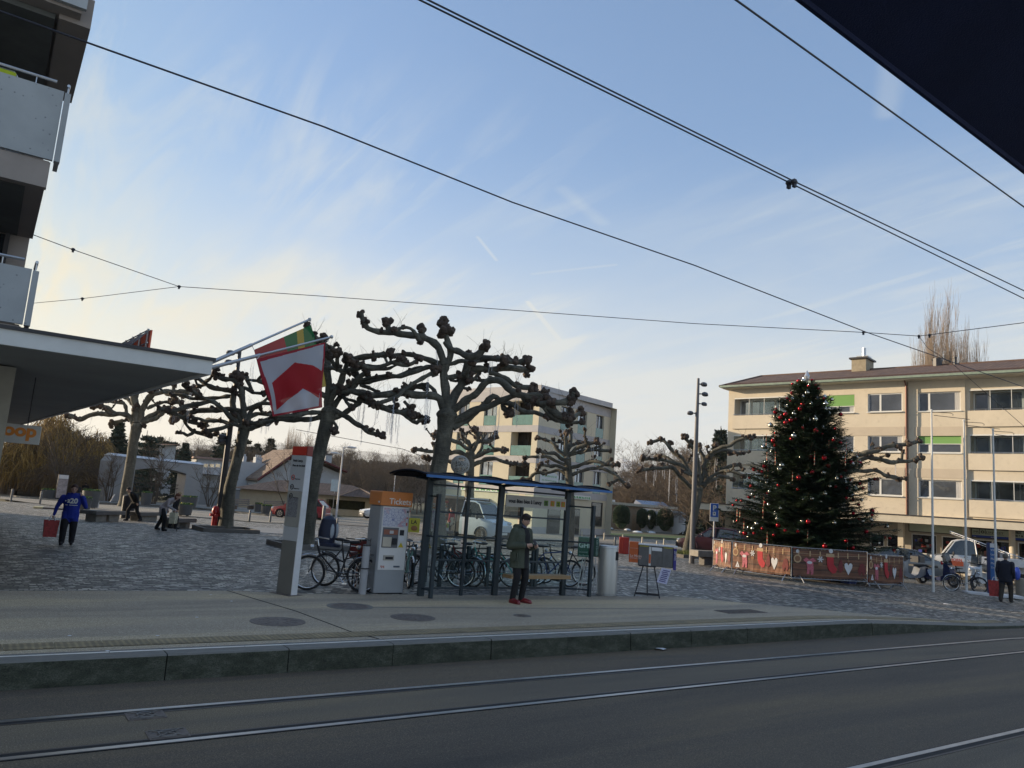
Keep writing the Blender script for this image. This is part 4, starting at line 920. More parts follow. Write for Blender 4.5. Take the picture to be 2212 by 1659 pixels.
x0,z1=gr(1712,292); x1,_=gr(1882,300); z0=gr(1712,330)[1]
b=MB(RT_); b.bb(x0-.7,x1,-.14,-.04,z0,z1); s=b.build('shop_sign',m_fr,ph); o=txt('P H A R M A C I E',z1-z0-.1,s,m_pgr,(0,0,0),bold=.012); kx=(x1-x0+.55)/max(.1,o.dimensions.x); o.matrix_local=RT_@Matrix.Translation((x0-.65,-.146,z0+.07))@Matrix.Rotation(PI/2,4,'X')@Matrix.Diagonal((kx,1,1,1))
x0,z0=gr(1400,180); x1,z1=gr(1580,80); x0=max(.15,x0)
b=MB(RT_); pts=[(x0,z0),(x1,z0)]+[(x1+(x0-x1)*k/8,z0+(z1-z0)*(.72+.28*math.sin(PI*k/8))) for k in range(9)]; b.prism(pts,-.09,-.035,'XZ'); s=b.build('arched_sign',mat('sign_pale',(.60,.64,.66),.6,var=.03),ph)
for t_,dz_,sz in (('PHARMACIE',.52,.20),('du Grand-Lancy',.22,.17)):
    o=txt(t_,sz*(z1-z0),s,m_pgr,(0,0,0)); kx=(x1-x0)*.8/max(.1,o.dimensions.x); o.matrix_local=RT_@Matrix.Translation((x0+(x1-x0)*.1,-.096,z0+(z1-z0)*dz_))@Matrix.Rotation(PI/2,4,'X')@Matrix.Diagonal((kx,1,1,1))
# green cross on a bracket at the left end
xg,zg_=fl.p(*Z('c6',468,210)); b=MB(); b.cbox(xg-.05,xg+.3,-.9,-.12,zg_-.55,zg_+.55,.03); b.build('pharmacy_cross_sign',m_pgr,ph)
# ---------------------------------------------------------------- portal and garden walls at the far left
m_wall=mat('pale_stucco',(.27,.275,.28),.9,var=.09,vs=.5,bump=.1,bs=40,dirt=.12); m_coping=mat('coping',(.55,.57,.6),.8,var=.08)
pa=G(224,1085); pb=G(428,1093); fp=Fac(pa,pb,min(pa.z,pb.z)-.05)
po=T('gateway','tall pale stucco gateway with an arched opening and an iron gate','gateway',fp.o,fp.rz)
def P7(x,y): return fp.p(*Z('b7',x,y))
tl=P7(345,640); trr=P7(1812,795); spr=P7(1600,940); apx=P7(1000,835); xl_=fp.p(287,1050)[0]; xr_=spr[0]
TH=1.1; pts=[(0,0),(xl_,0),(xl_,spr[1])]+[(xl_+(xr_-xl_)*k/12,spr[1]+(apx[1]-spr[1])*math.sin(PI*k/12)) for k in range(1,12)]+[(xr_,spr[1]),(xr_,0),(fp.L,0),(fp.L,trr[1]),(.25,tl[1]),(0,tl[1]-.35)]
b=MB(); pl=pts; n=len(pl)
# fan the shape as strips so that the opening stays open
def strip(p,q,r,s_):
    b.add([(p[0],0,p[1]),(q[0],0,q[1]),(r[0],0,r[1]),(s_[0],0,s_[1]),(p[0],TH,p[1]),(q[0],TH,q[1]),(r[0],TH,r[1]),(s_[0],TH,s_[1])],[(0,1,2,3),(7,6,5,4),(0,4,5,1),(2,6,7,3)])
top=lambda x: (x,tl[1]+(trr[1]-tl[1])*x/fp.L)
b.add([(0,0,0),(xl_,0,0),(xl_,0,top(xl_)[1]),(.35,0,top(.35)[1]),(0,0,top(0)[1]-.45),(0,TH,0),(xl_,TH,0),(xl_,TH,top(xl_)[1]),(.35,TH,top(.35)[1]),(0,TH,top(0)[1]-.45)],[(0,1,2,3,4),(9,8,7,6,5),(0,4,9,5),(1,6,7,2),(3,2,7,8),(4,3,8,9)])
b.add([(xr_,0,0),(fp.L,0,0),(fp.L,0,top(fp.L)[1]),(xr_,0,top(xr_)[1]),(xr_,TH,0),(fp.L,TH,0),(fp.L,TH,top(fp.L)[1]),(xr_,TH,top(xr_)[1])],[(0,1,2,3),(7,6,5,4),(0,3,7,4),(1,5,6,2),(3,2,6,7)])
for k in range(12):
    xa,xb=xl_+(xr_-xl_)*k/12,xl_+(xr_-xl_)*(k+1)/12
    strip((xa,spr[1]+(apx[1]-spr[1])*math.sin(PI*k/12)),(xb,spr[1]+(apx[1]-spr[1])*math.sin(PI*(k+1)/12)),top(xb),top(xa))
b.build('wall',m_wall,po)
b=MB(); A_=Vector((.3,TH/2,top(.3)[1]+.02)); B_=Vector((fp.L+.1,TH/2,top(fp.L)[1]+.02))
b.add([A_+Vector((0,-TH/2-.1,0)),B_+Vector((0,-TH/2-.1,0)),B_+Vector((0,TH/2+.1,0)),A_+Vector((0,TH/2+.1,0)),A_+Vector((0,-.1,.22)),B_+Vector((0,-.1,.22)),B_+Vector((0,.1,.22)),A_+Vector((0,.1,.22))],[(0,1,2,3),(0,4,5,1),(1,5,6,2),(2,6,7,3),(3,7,4,0),(4,7,6,5)])
b.build('coping',m_coping,po)
gz_=P7(900,1090)[1]; b=MB(); k=xl_+.05
while k<xr_-.05: b.tube([(k,.8,.1),(k,.8,gz_-.05)],.018,4); k+=.16
for z in (.2,.9,gz_-.35,gz_): b.bb(xl_,xr_,.785,.815,z-.03,z+.03)
b.build('gate',mat('gate_iron',(.015,.015,.018),.5),po)
def wall_run(label,A,B,ytA,ytB,th=.45):
    a,c=G(*A),G(*B); f_=Fac(a,c,min(a.z,c.z)-.1); hA=f_.p(A[0],ytA)[1]; hB=f_.p(B[0],ytB)[1]; t=T('garden_wall',label,'wall',f_.o,f_.rz)
    b=MB(); b.add([(0,0,0),(f_.L,0,0),(f_.L,0,hB),(0,0,hA),(0,th,0),(f_.L,th,0),(f_.L,th,hB),(0,th,hA)],[(0,1,2,3),(7,6,5,4),(0,3,7,4),(1,5,6,2)]); b.build('wall',m_wall,t)
    b=MB(); b.add([(0,-.06,hA),(f_.L,-.06,hB),(f_.L,th+.06,hB),(0,th+.06,hA),(0,-.06,hA+.1),(f_.L,-.06,hB+.1),(f_.L,th+.06,hB+.1),(0,th+.06,hA+.1)],[(0,1,2,3),(7,6,5,4),(0,4,5,1),(1,5,6,2),(2,6,7,3),(3,7,4,0)]); b.build('coping',mat('wall_cap',(.16,.17,.18),.8),t)
wall_run('long low pale garden wall left of the gateway',(-320,1050),(223,1082),1003,1037)
wall_run('long low pale garden wall right of the gateway',(429,1089),(668,1105),1053,1073)
# ---------------------------------------------------------------- garage and houses behind
m_tile=tiles('dark_tiles',(.075,.052,.045),(.11,.08,.068),.35,.45); m_beige=mat('beige_wall',(.40,.35,.26),.9,var=.08); m_hwhite=mat('house_white',(.42,.44,.46),.9,var=.06)
def back(px,py,Y): return PL(px,py,(0,Y,0),(0,1,0))
def D3(x,y): return Z('d3',x,y)
r_=FW*0+Vector((0,0,-.6))+_f0*80; a=AT(*D3(1320,1142),r_); c=AT(*D3(2062,1148),r_); f_=Fac(a,c,-.9)
gg=T('garage_building','low beige garage under a dark tiled roof beyond the street','building',f_.o,f_.rz)
def q(x,y,yy=0.): return f_.p(*D3(x,y),yy)
xl_=f_.p(*D3(185,800))[0]; ez=q(1340,862)[1]; ez2=q(2060,890)[1]; x2=q(2065,890)[0]
hs=[(q(1410,1000)[0],q(1950,1000)[0],q(1400,1052)[1],q(1410,925)[1],1.2)]
b=MB(); holes_wall(b,xl_+.3,x2,0,ez,hs); b.quad((x2,0,0),(x2,6,0),(x2,6,ez),(x2,0,ez)); b.bb(xl_,x2,5.9,6,0,ez); b.build('wall',m_beige,gg)
b=MB(); b.bb(hs[0][0],hs[0][1],1.2,1.25,hs[0][2],hs[0][3]); b.build('opening_back',mat('ivy_dark',(.03,.035,.012),.95,var=.5,vs=4),gg)
rz1=f_.p(*D3(690,655),3)[1]; rz2=f_.p(*D3(1700,715),3)[1]
b=MB(); P=[(xl_-.5,-.6,ez),(x2+.6,-.6,ez),(x2+.6,6.6,ez),(xl_-.5,6.6,ez),(xl_+3.4,3,rz1),(x2-3,3,rz1)]
b.add(P,[(0,1,5,4),(1,2,5),(2,3,4,5),(3,0,4),(3,2,1,0)]); ro=b.build('roof',m_tile,gg); uv_slope(ro)
xm=q(1640,880)[0]; b=MB(); P=[(xm,-1.6,ez+.02),(x2+.8,-1.6,ez+.02),(x2+.8,2,ez+.02),(xm,2,ez+.02),(xm+(x2-xm)*.5,.4,q(1885,782)[1])]
b.add(P,[(0,1,4),(1,2,4),(2,3,4),(3,0,4),(3,2,1,0)]); r2=b.build('porch_roof',m_tile,gg); uv_slope(r2)
b=MB(); b.tube([P[0],P[4],P[1]],.09,5); b.build('ridge_tiles',mat('pale_ridge',(.25,.19,.15),.8),r2)
s=T('street_sign','blank pale blue board on the garage roof side','sign',AT(*D3(1537,740),G(*D3(1437,1130))))
b=MB(); b.cbox(-.42,.42,-.02,.02,-.6,.6,.01); b.build('panel',mat('pale_blue_board',(.42,.52,.58),.6),s); s.rotation_euler=(0,0,face_cam(s.location))
b=MB(); b.tube([(0,.05,-2.4),(0,.05,.6)],.03,6); b.build('post',m_alu,s)
# chalet with big gable
YC=98.
def K3(x,y,Y=YC): return back(*D3(x,y),Y)
A=K3(425,672); Bp=K3(1000,265); Cp=K3(1650,562); gnd=-1.
ho=T('gabled_house','large gabled house with brown roof behind the garage roof, right of the white block','house',(A.x,YC,gnd))
M=Matrix.Translation(-Vector((A.x,YC,gnd)))
b=MB(M); e1=K3(460,680); b.add([(e1.x,YC,gnd),(Cp.x-.3,YC,gnd),(Cp.x-.3,YC,Cp.z-.2),(Bp.x+.3,YC,Bp.z-.5),(e1.x,YC,A.z-.1),(e1.x,YC+9,gnd),(Cp.x-.3,YC+9,gnd),(Cp.x-.3,YC+9,Cp.z-.2),(Bp.x+.3,YC+9,Bp.z-.5),(e1.x,YC+9,A.z-.1)],[(0,1,2,3,4),(9,8,7,6,5),(0,4,9,5),(1,6,7,2)]); b.build('wall',m_hwhite,ho)
b=MB(M); v0=Vector((0,-1.2,0)); v1=Vector((0,10,0)); th=Vector((0,0,.28))
for p,q_ in ((A,Bp),(Bp,Cp)):
    b.add([p+v0,q_+v0,q_+v1,p+v1,p+v0+th,q_+v0+th,q_+v1+th,p+v1+th],[(3,2,1,0),(4,5,6,7),(0,1,5,4),(1,2,6,5),(2,3,7,6),(3,0,4,7)])
ro=b.build('roof',tiles('warm_tiles',(.16,.11,.085),(.21,.15,.11),.4,.5),ho); uv_slope(ro)
b=MB(M); b.tube([A+v0*1.05+Vector((0,0,.1)),Bp+v0*1.05+Vector((0,0,.1)),Cp+v0*1.05+Vector((0,0,.1))],.16,4); b.build('bargeboard',mat('maroon_board',(.10,.015,.015),.7),ho)
for k in range(3): b=MB(M); x=Bp.x-3+2.4*k; b.bb(x,x+1.1,YC-.05,YC-.01,A.z-2.6,A.z-1.2); b.build('window',m_glassr,ho)
c0=K3(1445,385,YC+2); b=MB(M); b.bb(c0.x-.45,c0.x+.45,YC+2,YC+3,c0.z-2,K3(1445,310).z); b.m=1; b.bb(c0.x-.5,c0.x+.5,YC+1.9,YC+3.1,K3(1445,310).z,K3(1445,290).z); b.build('chimney',[m_hwhite,m_cap],ho)
# eaves wing with lit wall, left of the gable
A2=K3(475,472,108); B2=K3(1000,262,108); w2=T('side_house','brown roofed house with a cream wall catching the sun, left of the gable','house',(A2.x,108,gnd)); M=Matrix.Translation(-Vector((A2.x,108,gnd)))
b=MB(M); b.bb(K3(575,500,108).x,K3(1000,500,108).x,108,115,gnd,A2.z+.2); b.build('wall',mat('cream_wall',(.5,.40,.24),.9),w2)
b=MB(M); b.add([A2+Vector((0,-1,0)),K3(1100,472,108)+Vector((0,-1,0)),K3(1100,262,108)+Vector((0,4,0)),B2+Vector((-2.,4,0)),A2+Vector((0,-1,-.2)),K3(1100,472,108)+Vector((0,-1,-.2)),A2+Vector((0,9,0)),K3(1100,472,108)+Vector((0,9,0))],[(0,1,2,3),(0,4,5,1),(3,2,7,6),(0,3,6)]); ro=b.build('roof',MATS['warm_tiles'],w2); uv_slope(ro)
b=MB(M); p_=K3(880,380,108); b.box(p_+Vector((0,0,.1)),(1.2,.6,.12),M=Matrix.Rotation(-.4,4,'X')); b.build('skylight',m_fr,w2)
# white flat block further left
YW=104.
wb=T('white_block','white flat roofed block with awnings and tall chimneys behind the right garden wall','house',(back(430,1050,YW).x,YW,gnd)); M=Matrix.Translation(-wb.location)
x0=back(*Z('c2',1560,620),YW).x; xm_=back(*Z('c2',1860,620),YW).x; x1=back(*D3(570,560),YW).x; zt=back(*Z('c2',1700,600),YW).z; zt2=back(*D3(400,425),YW).z
b=MB(M); b.bb(x0,xm_,YW,YW+8,gnd,zt); b.bb(xm_,x1,YW-2,YW+8,gnd,zt2); b.build('wall',m_hwhite,wb)
b=MB(M); b.bb(x0-.3,xm_,YW-.4,YW+8,zt,zt+.25); b.build('roof',mat('rust_roof',(.30,.20,.17),.8),wb)
for k in range(3):
    a=back(*Z('c2',1603+48*k,625),YW); c=back(*Z('c2',1645+48*k,665),YW); b=MB(M); b.bb(a.x,c.x,YW-.06,YW-.01,c.z,a.z); w_=b.build('window',m_fr,wb); b=MB(M); b.bb(a.x+.1,c.x-.1,YW-.08,YW-.065,c.z+.1,a.z-.1); b.build('pane',m_glassr,w_)
a=back(*Z('c2',1575,702),YW); c=back(*Z('c2',1750,715),YW); b=MB(M); b.add([(a.x,YW,a.z+.6),(c.x,YW,a.z+.6),(c.x,YW-1.6,c.z-.1),(a.x,YW-1.6,c.z-.1)],[(0,1,2,3)]); b.build('awning',mat('striped_awning',(.4,.38,.36),.8,var=.4,vs=2,stretch=(4,.1,.1)),wb)
for (u0,u1,v0_,v1_) in ((415,492,345,430),(245,280,335,400)):
    a=back(*D3(u0,v0_),YW+1); c=back(*D3(u1,v1_),YW+1); b=MB(M); b.bb(a.x,c.x,YW,YW+1.2,c.z-1,a.z); 
    for k in range(3): b.cyl((a.x+(c.x-a.x)*(k+.5)/3,YW+.6,a.z),.1,.3,6)
    b.build('chimney',m_hwhite,wb)
# tiled house up the slope above the gateway
YR=135.
a=back(*Z('c2',1200,485),YR); c=back(*Z('c2',1385,545),YR); th_=T('hillside_house','distant house with an orange tiled roof above the gateway','house',(a.x,YR,gnd)); M=Matrix.Translation(-th_.location)
b=MB(M); b.bb(back(*Z('c2',1255,500),YR).x,c.x,YR,YR+8,gnd,c.z+1.2); b.build('wall',m_hwhite,th_)
b=MB(M); ap=back(*Z('c2',1290,480),YR); b.add([(a.x-4,YR-1,c.z+.6),(c.x+.5,YR-1,c.z+1.4),(c.x-1,YR+4,ap.z+.3),(a.x-1,YR+4,ap.z),(a.x-4,YR+9,c.z+.6),(c.x+.5,YR+9,c.z+1.4)],[(0,1,2,3),(3,2,5,4),(0,3,4),(1,5,2),(0,4,5,1)]); ro=b.build('roof',tiles('orange_tiles',(.22,.12,.08),(.28,.16,.11),.5,.6),th_); uv_slope(ro)
# wooden chalet roof left of the main trunk
a=G(*Z('c5',1180,640)); YK=a.y+14
g0=back(*Z('c5',1300,320),YK); l0=back(*Z('c5',1200,405),YK); r0=back(*Z('c5',1400,400),YK)
k_=T('chalet','small wooden chalet with a pale bargeboard gable left of the shelter roof','house',(l0.x,YK,-.4)); M=Matrix.Translation(-k_.location)
b=MB(M); b.add([(l0.x+.2,YK,-.4),(r0.x+3,YK,-.4),(r0.x+3,YK,l0.z),(g0.x,YK,g0.z-.1),(l0.x+.2,YK,l0.z),(l0.x+.2,YK+6,-.4),(r0.x+3,YK+6,-.4),(r0.x+3,YK+6,l0.z),(g0.x,YK+6,g0.z-.1),(l0.x+.2,YK+6,l0.z)],[(0,1,2,3,4),(9,8,7,6,5),(0,4,9,5),(1,6,7,2)]); b.build('wall',mat('chalet_wood',(.16,.075,.035),.8,var=.2),k_)
b=MB(M); b.tube([l0+Vector((-.3,-.6,-.15)),g0+Vector((0,-.6,.05)),Vector((r0.x+3.2,YK-.6,l0.z-.1))],.09,4); b.build('bargeboard',m_fr,k_)
b=MB(M)
for p,q_ in ((l0+Vector((-.3,0,-.1)),g0+Vector((0,0,.1))),(g0+Vector((0,0,.1)),Vector((r0.x+3.2,YK,l0.z-.1)))): b.add([p+Vector((0,-.6,0)),q_+Vector((0,-.6,0)),q_+Vector((0,6.5,0)),p+Vector((0,6.5,0))],[(0,1,2,3)])
b.build('roof',m_tile,k_)
# ---------------------------------------------------------------- low building right of the pharmacy
def E4(x,y): return Z('e4',x,y)
a=G(*E4(520,1262)); c=G(*E4(1120,1290)); a=AT(*E4(180,1240),a,6); c=AT(*E4(1130,1280),c,8); f_=Fac(a,c,-.6)
lb=T('low_flat_building','low beige flat roofed building behind the clipped bushes','building',f_.o,f_.rz)
def e(x,y): return f_.p(*E4(x,y))
zt=e(700,925)[1]
b=MB(); b.bb(0,f_.L,0,7,0,zt); b.build('wall',mat('beige_brown',(.33,.25,.17),.9,var=.15),lb)
b=MB(); b.bb(-.3,f_.L+.2,-.4,7.3,zt,zt+.35); b.build('roof',mat('roof_edge_cream',(.45,.42,.34),.85),lb)
x0,x1=e(720,900)[0],e(1105,900)[0]; b=MB(); b.add([(x0,.4,zt+.36),(x1,.4,zt+.36),(x1,1.6,zt+.36+e(900,895)[1]-e(900,940)[1]+.1),(x0,1.6,zt+.36+e(900,895)[1]-e(900,940)[1]+.1),(x0,1.9,zt+.36),(x1,1.9,zt+.36)],[(0,1,2,3),(3,2,5,4),(0,3,4),(1,5,2)]); b.build('skylight',glassm('sky_panel',(.12,.14,.2),.2),lb)
x0,x1=e(262,860)[0],e(470,860)[0]; b=MB(); b.bb(x0,x1,2,4,zt+.36,e(300,822)[1]); b.build('roof_box',m_fr,lb)
for u in (330,560,640): x=e(u,1000)[0]; b=MB(); b.bb(x,x+.9,-.05,-.01,.1,2.1); b.build('door',mat('door_tan',(.36,.24,.14),.8),lb)
a=AT(*E4(1105,1275),a,-1); c=AT(*E4(1288,1280),c,-1); f_=Fac(a,c,-.6); hb_=T('white_hut','white hut with a curved roof and one shuttered window','hut',f_.o,f_.rz)
def e(x,y): return f_.p(*E4(x,y))
pts=[(0,0),(f_.L,0),(f_.L,e(1288,1020)[1]),(f_.L*.6,e(1220,985)[1]),(0,e(1110,970)[1])]; b=MB(); b.prism(pts,0,4); b.build('wall',m_hwhite,hb_)
x0,z0=e(1198,1145); x1,z1=e(1265,1055); b=MB(); b.bb(x0,x1,-.05,-.01,z0,z1); b.build('shutter',mat('grey_shutter',(.2,.2,.22),.7),hb_)
# ================================================================ TREES
m_bark=bark('plane_bark',(.045,.042,.032),(.105,.098,.075),(.23,.215,.165)); m_knot=bark('knot_bark',(.03,.02,.014),(.085,.058,.042),(.17,.12,.085),(1.5,1.5,1.5))
def knob(b,p,r,rr,m=1):
    b.m=m
    for k in range(rr.randint(6,9)):
        d=Vector((rr.gauss(0,1),rr.gauss(0,1),rr.gauss(0,1)+.25)).normalized(); c=p+d*r*rr.uniform(.3,.75); s=r*rr.uniform(.32,.6)
        o=len(b.v); b.ell(c,(s,s,s),7,5)
        for i in range(o,len(b.v)):
            q=b.v[i]-c if not b.M else b.v[i]-b.M@c
            n=1+.55*noise.noise(q*(2.2/s)+Vector((k*3.1,p.x,p.y))); b.v[i]=(b.M@c if b.M else c)+q*n
    b.m=0
def limb(b,pts,r0,r1,rr,wig=.05):
    P=[];n=len(pts)-1;pts=[Vector(p) for p in pts]
    ph=rr.uniform(0,20)
    for i in range(n):
        p0=pts[max(0,i-1)];p1=pts[i];p2=pts[i+1];p3=pts[min(n,i+2)]
        st=max(2,int((p2-p1).length/.13))
        for k in range(st):
            t=k/st; q=.5*((2*p1)+(p2-p0)*t+(2*p0-5*p1+4*p2-p3)*t*t+(3*p1-p0-3*p2+p3)*t**3); P.append(q)
    P.append(pts[-1]); m=len(P); rad=[]
    for i,q in enumerate(P):
        t=i/(m-1); w_=Vector((noise.noise(q*1.4+Vector((ph,0,0))),noise.noise(q*1.4+Vector((0,ph,0))),noise.noise(q*1.4+Vector((0,0,ph)))))
        P[i]=q+w_*wig*min(1,t*4)*1.8; rad.append((r0+(r1-r0)*t**.7)*(1+.30*noise.noise(q*3.7+Vector((ph,5,5)))+.22*noise.noise(q*10)))
    b.tube(P,rad,9)
    return P
def twig(b,p,rr,L):
    d=Vector((rr.gauss(0,.6),rr.gauss(0,.6),1)).normalized(); b.tube([p,p+d*L*.5,p+d*L+Vector((rr.uniform(-.1,.1),0,0))],[.005,.004,.003],3,cap=False)
def plane_tree(label,base,view,trunk,limbs,knobs,seed,wid=1.,extra=16,esc=1.):
    rr=random.Random(seed); t=T('plane_tree',label,'tree',base,0,'pollarded plane trees on the square'); M=Matrix.Translation(-Vector(base)); s=V[view][2]
    dist=(Vector(base)-EYE).dot(_f0); mpp=s/FL*dist*wid
    def W3(x,y,dd=0.): return AT(*Z(view,x,y),base,dd)
    b=MB(M); P=[Vector(base)+Vector((0,0,-.1))]+[W3(x,y) for x,y,r in trunk]; rad=[trunk[0][2]*mpp*1.5]+[r*mpp for x,y,r in trunk]
    PP=[];RR=[]
    for i in range(len(P)-1):
        st=max(2,int((P[i+1]-P[i]).length/.3))
        for k in range(st):
            u=k/st; q=P[i].lerp(P[i+1],u); PP.append(q); r_=rad[i]+(rad[i+1]-rad[i])*(u if i else u**.35); RR.append(r_*(1+.10*noise.noise(q*2.3+Vector((seed,0,0)))))
    PP.append(P[-1]); RR.append(rad[-1]); b.tube(PP,RR,14)
    b.ell(PP[-1],(RR[-1]*1.08,RR[-1]*1.08,RR[-1]*.8),14,8)
    # flare and warts
    for k in range(7):
        i=rr.randint(len(PP)//2,len(PP)-1); a=rr.uniform(0,2*PI); c=PP[i]+Vector((math.cos(a),math.sin(a),0))*RR[i]*.8; b.ell(c,(RR[i]*.35,)*3,7,5)
    tr=b.build('trunk',[m_bark,m_knot],t,smooth=True,ang=80)
    b=MB(M); tips=[]
    for li,L in enumerate(limbs):
        pts,r0,r1=L[0],L[1],L[2]; e=L[3] if len(L)>3 else rr.uniform(-1.6,1.6); s0=L[4] if len(L)>4 else 0
        n=len(pts)-1; q=[W3(x,y,s0+(e-s0)*(i/n)) for i,(x,y) in enumerate(pts)]
        PL_=limb(b,q,r0*mpp*1.08,max(r1*mpp*1.1,.03),rr,.08)
        knob(b,PL_[-1],max(r1*mpp*2.3,.12),rr)
        for k in range(len(PL_)//8):
            p=PL_[rr.randint(len(PL_)//3,len(PL_)-1)]; knob(b,p+Vector((0,0,r1*mpp*.5)),max(.08,r1*mpp*rr.uniform(1.1,1.9)),rr)
        tips.append(PL_)
    for k in range(extra):
        L=tips[rr.randint(0,len(limbs)-1)]; i=rr.randint(max(1,len(L)//4),len(L)-2); p=L[i]; d=(L[i+1]-L[i-1]).normalized(); a=rr.uniform(0,6.28); h=Vector((math.cos(a),math.sin(a),rr.uniform(-.25,.45))).normalized(); d=(d*.5+h).normalized()
        L_=rr.uniform(.5,1.25)*esc; q=[p,p+d*L_*.4+Vector((0,0,-.06)),p+d*L_*.75+Vector((0,0,rr.uniform(-.05,.12))),p+d*L_+Vector((0,0,rr.uniform(0,.25)))]; r0=rr.uniform(.06,.09)*esc
        PL_=limb(b,q,r0,r0*.75,rr,.07); knob(b,PL_[-1],r0*rr.uniform(1.7,2.4),rr); tips.append(PL_)
        if rr.random()<.6: knob(b,PL_[len(PL_)//2]+Vector((0,0,r0*.6)),r0*1.5,rr)
    for x,y,r in knobs: 
        # seat each on the nearest limb point
        k=W3(x,y); best=min((p for L in tips for p in L),key=lambda p:(p-k-(_f0*((p-k).dot(_f0)))).length); k=k+_f0*((best-k).dot(_f0)); knob(b,k,r*mpp*1.12,rr)
        if (k-best).length>r*mpp*.6: b.tube([best,best.lerp(k,.5)+Vector((0,0,-.03)),k],[r*mpp*.6,r*mpp*.5,r*mpp*.6],8)
    for L in tips:
        for _ in range(4): twig(b,L[rr.randint(len(L)//2,len(L)-1)],rr,rr.uniform(.3,.8))
    b.build('crown',[m_bark,m_knot],t,smooth=True,ang=80)
    return t,tips
TT=[]
TT.append(plane_tree('largest pollarded plane tree, standing right behind the glass shelter',G(945,1200),'c4',[(800,1700,74),(815,1440,72),(850,1250,70),(875,1080,72),(890,960,84)],[
 ([(890,980),(880,750),(882,560),(905,400),(880,320),(862,250)],50,22,0.1),
 ([(870,520),(800,370),(700,310),(600,283),(480,268),(425,235),(300,222),(215,215),(185,165)],34,22,-1.2,0),
 ([(640,300),(560,235),(500,225),(430,240)],18,14,-1.1,-.8),
 ([(870,540),(720,480),(600,460),(500,442),(300,432),(150,470),(30,472)],28,15,1.0),
 ([(850,560),(700,540),(600,580),(520,602),(400,622),(250,652),(100,664)],22,14,.2),
 ([(540,465),(470,520),(380,560),(280,555),(170,545)],14,11,.6,.4),
 ([(870,930),(815,820),(700,782),(560,762),(400,792),(200,782),(0,750)],34,24,-.6),
 ([(760,600),(680,650),(590,685),(550,730),(500,790),(420,830)],18,12,-1.3,-.1),
 ([(830,850),(760,735),(700,708),(620,735),(540,762)],18,14,1.2,0),
 ([(470,790),(400,830),(350,850),(280,870)],16,18,-.9,-.6),
 ([(330,880),(450,920),(540,965),(590,985),(635,965)],15,16,.9,.2),
 ([(520,840),(560,870),(600,875)],14,12,-.8,-.6),
 ([(900,980),(960,780),(1020,650),(1060,500),(1075,440)],44,26,.8),
 ([(890,940),(930,820),(985,690),(1000,600)],18,12,1.3),
 ([(880,330),(930,400),(1040,450),(1150,440),(1235,390)],28,26,-.7),
 ([(1075,500),(1180,480),(1290,465),(1380,470)],24,24,.2,.6),
 ([(1290,470),(1400,500),(1470,515),(1560,500)],14,26,.5,.2),
 ([(900,520),(1000,495),(1100,510),(1200,490)],18,14,.5,0),
 ([(1080,560),(1180,555),(1300,565),(1420,550),(1580,560)],28,26,1.2,.6),
 ([(1110,580),(1160,590),(1240,570),(1330,620),(1450,700),(1520,730)],15,12,1.1,.7),
 ([(910,950),(1000,870),(1120,780),(1250,662),(1350,682),(1450,740),(1560,800),(1700,860),(1800,930),(1925,1000)],32,26,-1.4),
 ([(1250,600),(1330,600),(1420,660),(1500,720),(1620,745)],16,22,.4,.2),
 ([(1560,790),(1660,780),(1720,790)],20,24,-1.,-1.),
 ([(1690,860),(1820,850),(1900,835),(1960,810)],18,30,-1.3,-1.2),
 ([(1600,850),(1700,900),(1850,950),(1950,960)],20,22,-.6,-1.),
 ([(1730,900),(1790,990),(1880,1010),(1940,1030)],16,18,-.8,-1.2),
 ([(940,1020),(1100,945),(1250,890),(1400,830),(1500,798),(1600,850)],32,22,-.2,0),
 ([(940,1070),(1080,985),(1200,885),(1290,800),(1360,835),(1470,885),(1520,930),(1650,932),(1740,970)],30,18,1.4),
 ([(1370,840),(1390,900),(1430,960)],14,26,1.,1.),
 ([(870,640),(960,640),(1040,625),(1085,640)],18,24,.1,0)],
 [(860,225,82),(865,130,36),(925,225,45),(200,150,38),(400,200,48),(685,240,44),(690,370,36),(800,590,62),(1240,370,38),(1385,460,46),(1480,480,28),(1580,490,46),(1590,565,36),(1620,750,42),(1650,860,50),(1730,800,38),(1965,810,50),(1925,1000,36),(1950,950,38),(1410,930,36),(1000,620,40),(1080,660,38),(1070,720,26),(550,740,30),(560,800,34),(640,965,34),(270,870,38),(510,410,26),(290,410,28),(25,480,40),(390,615,34),(180,580,36)],11,extra=12))
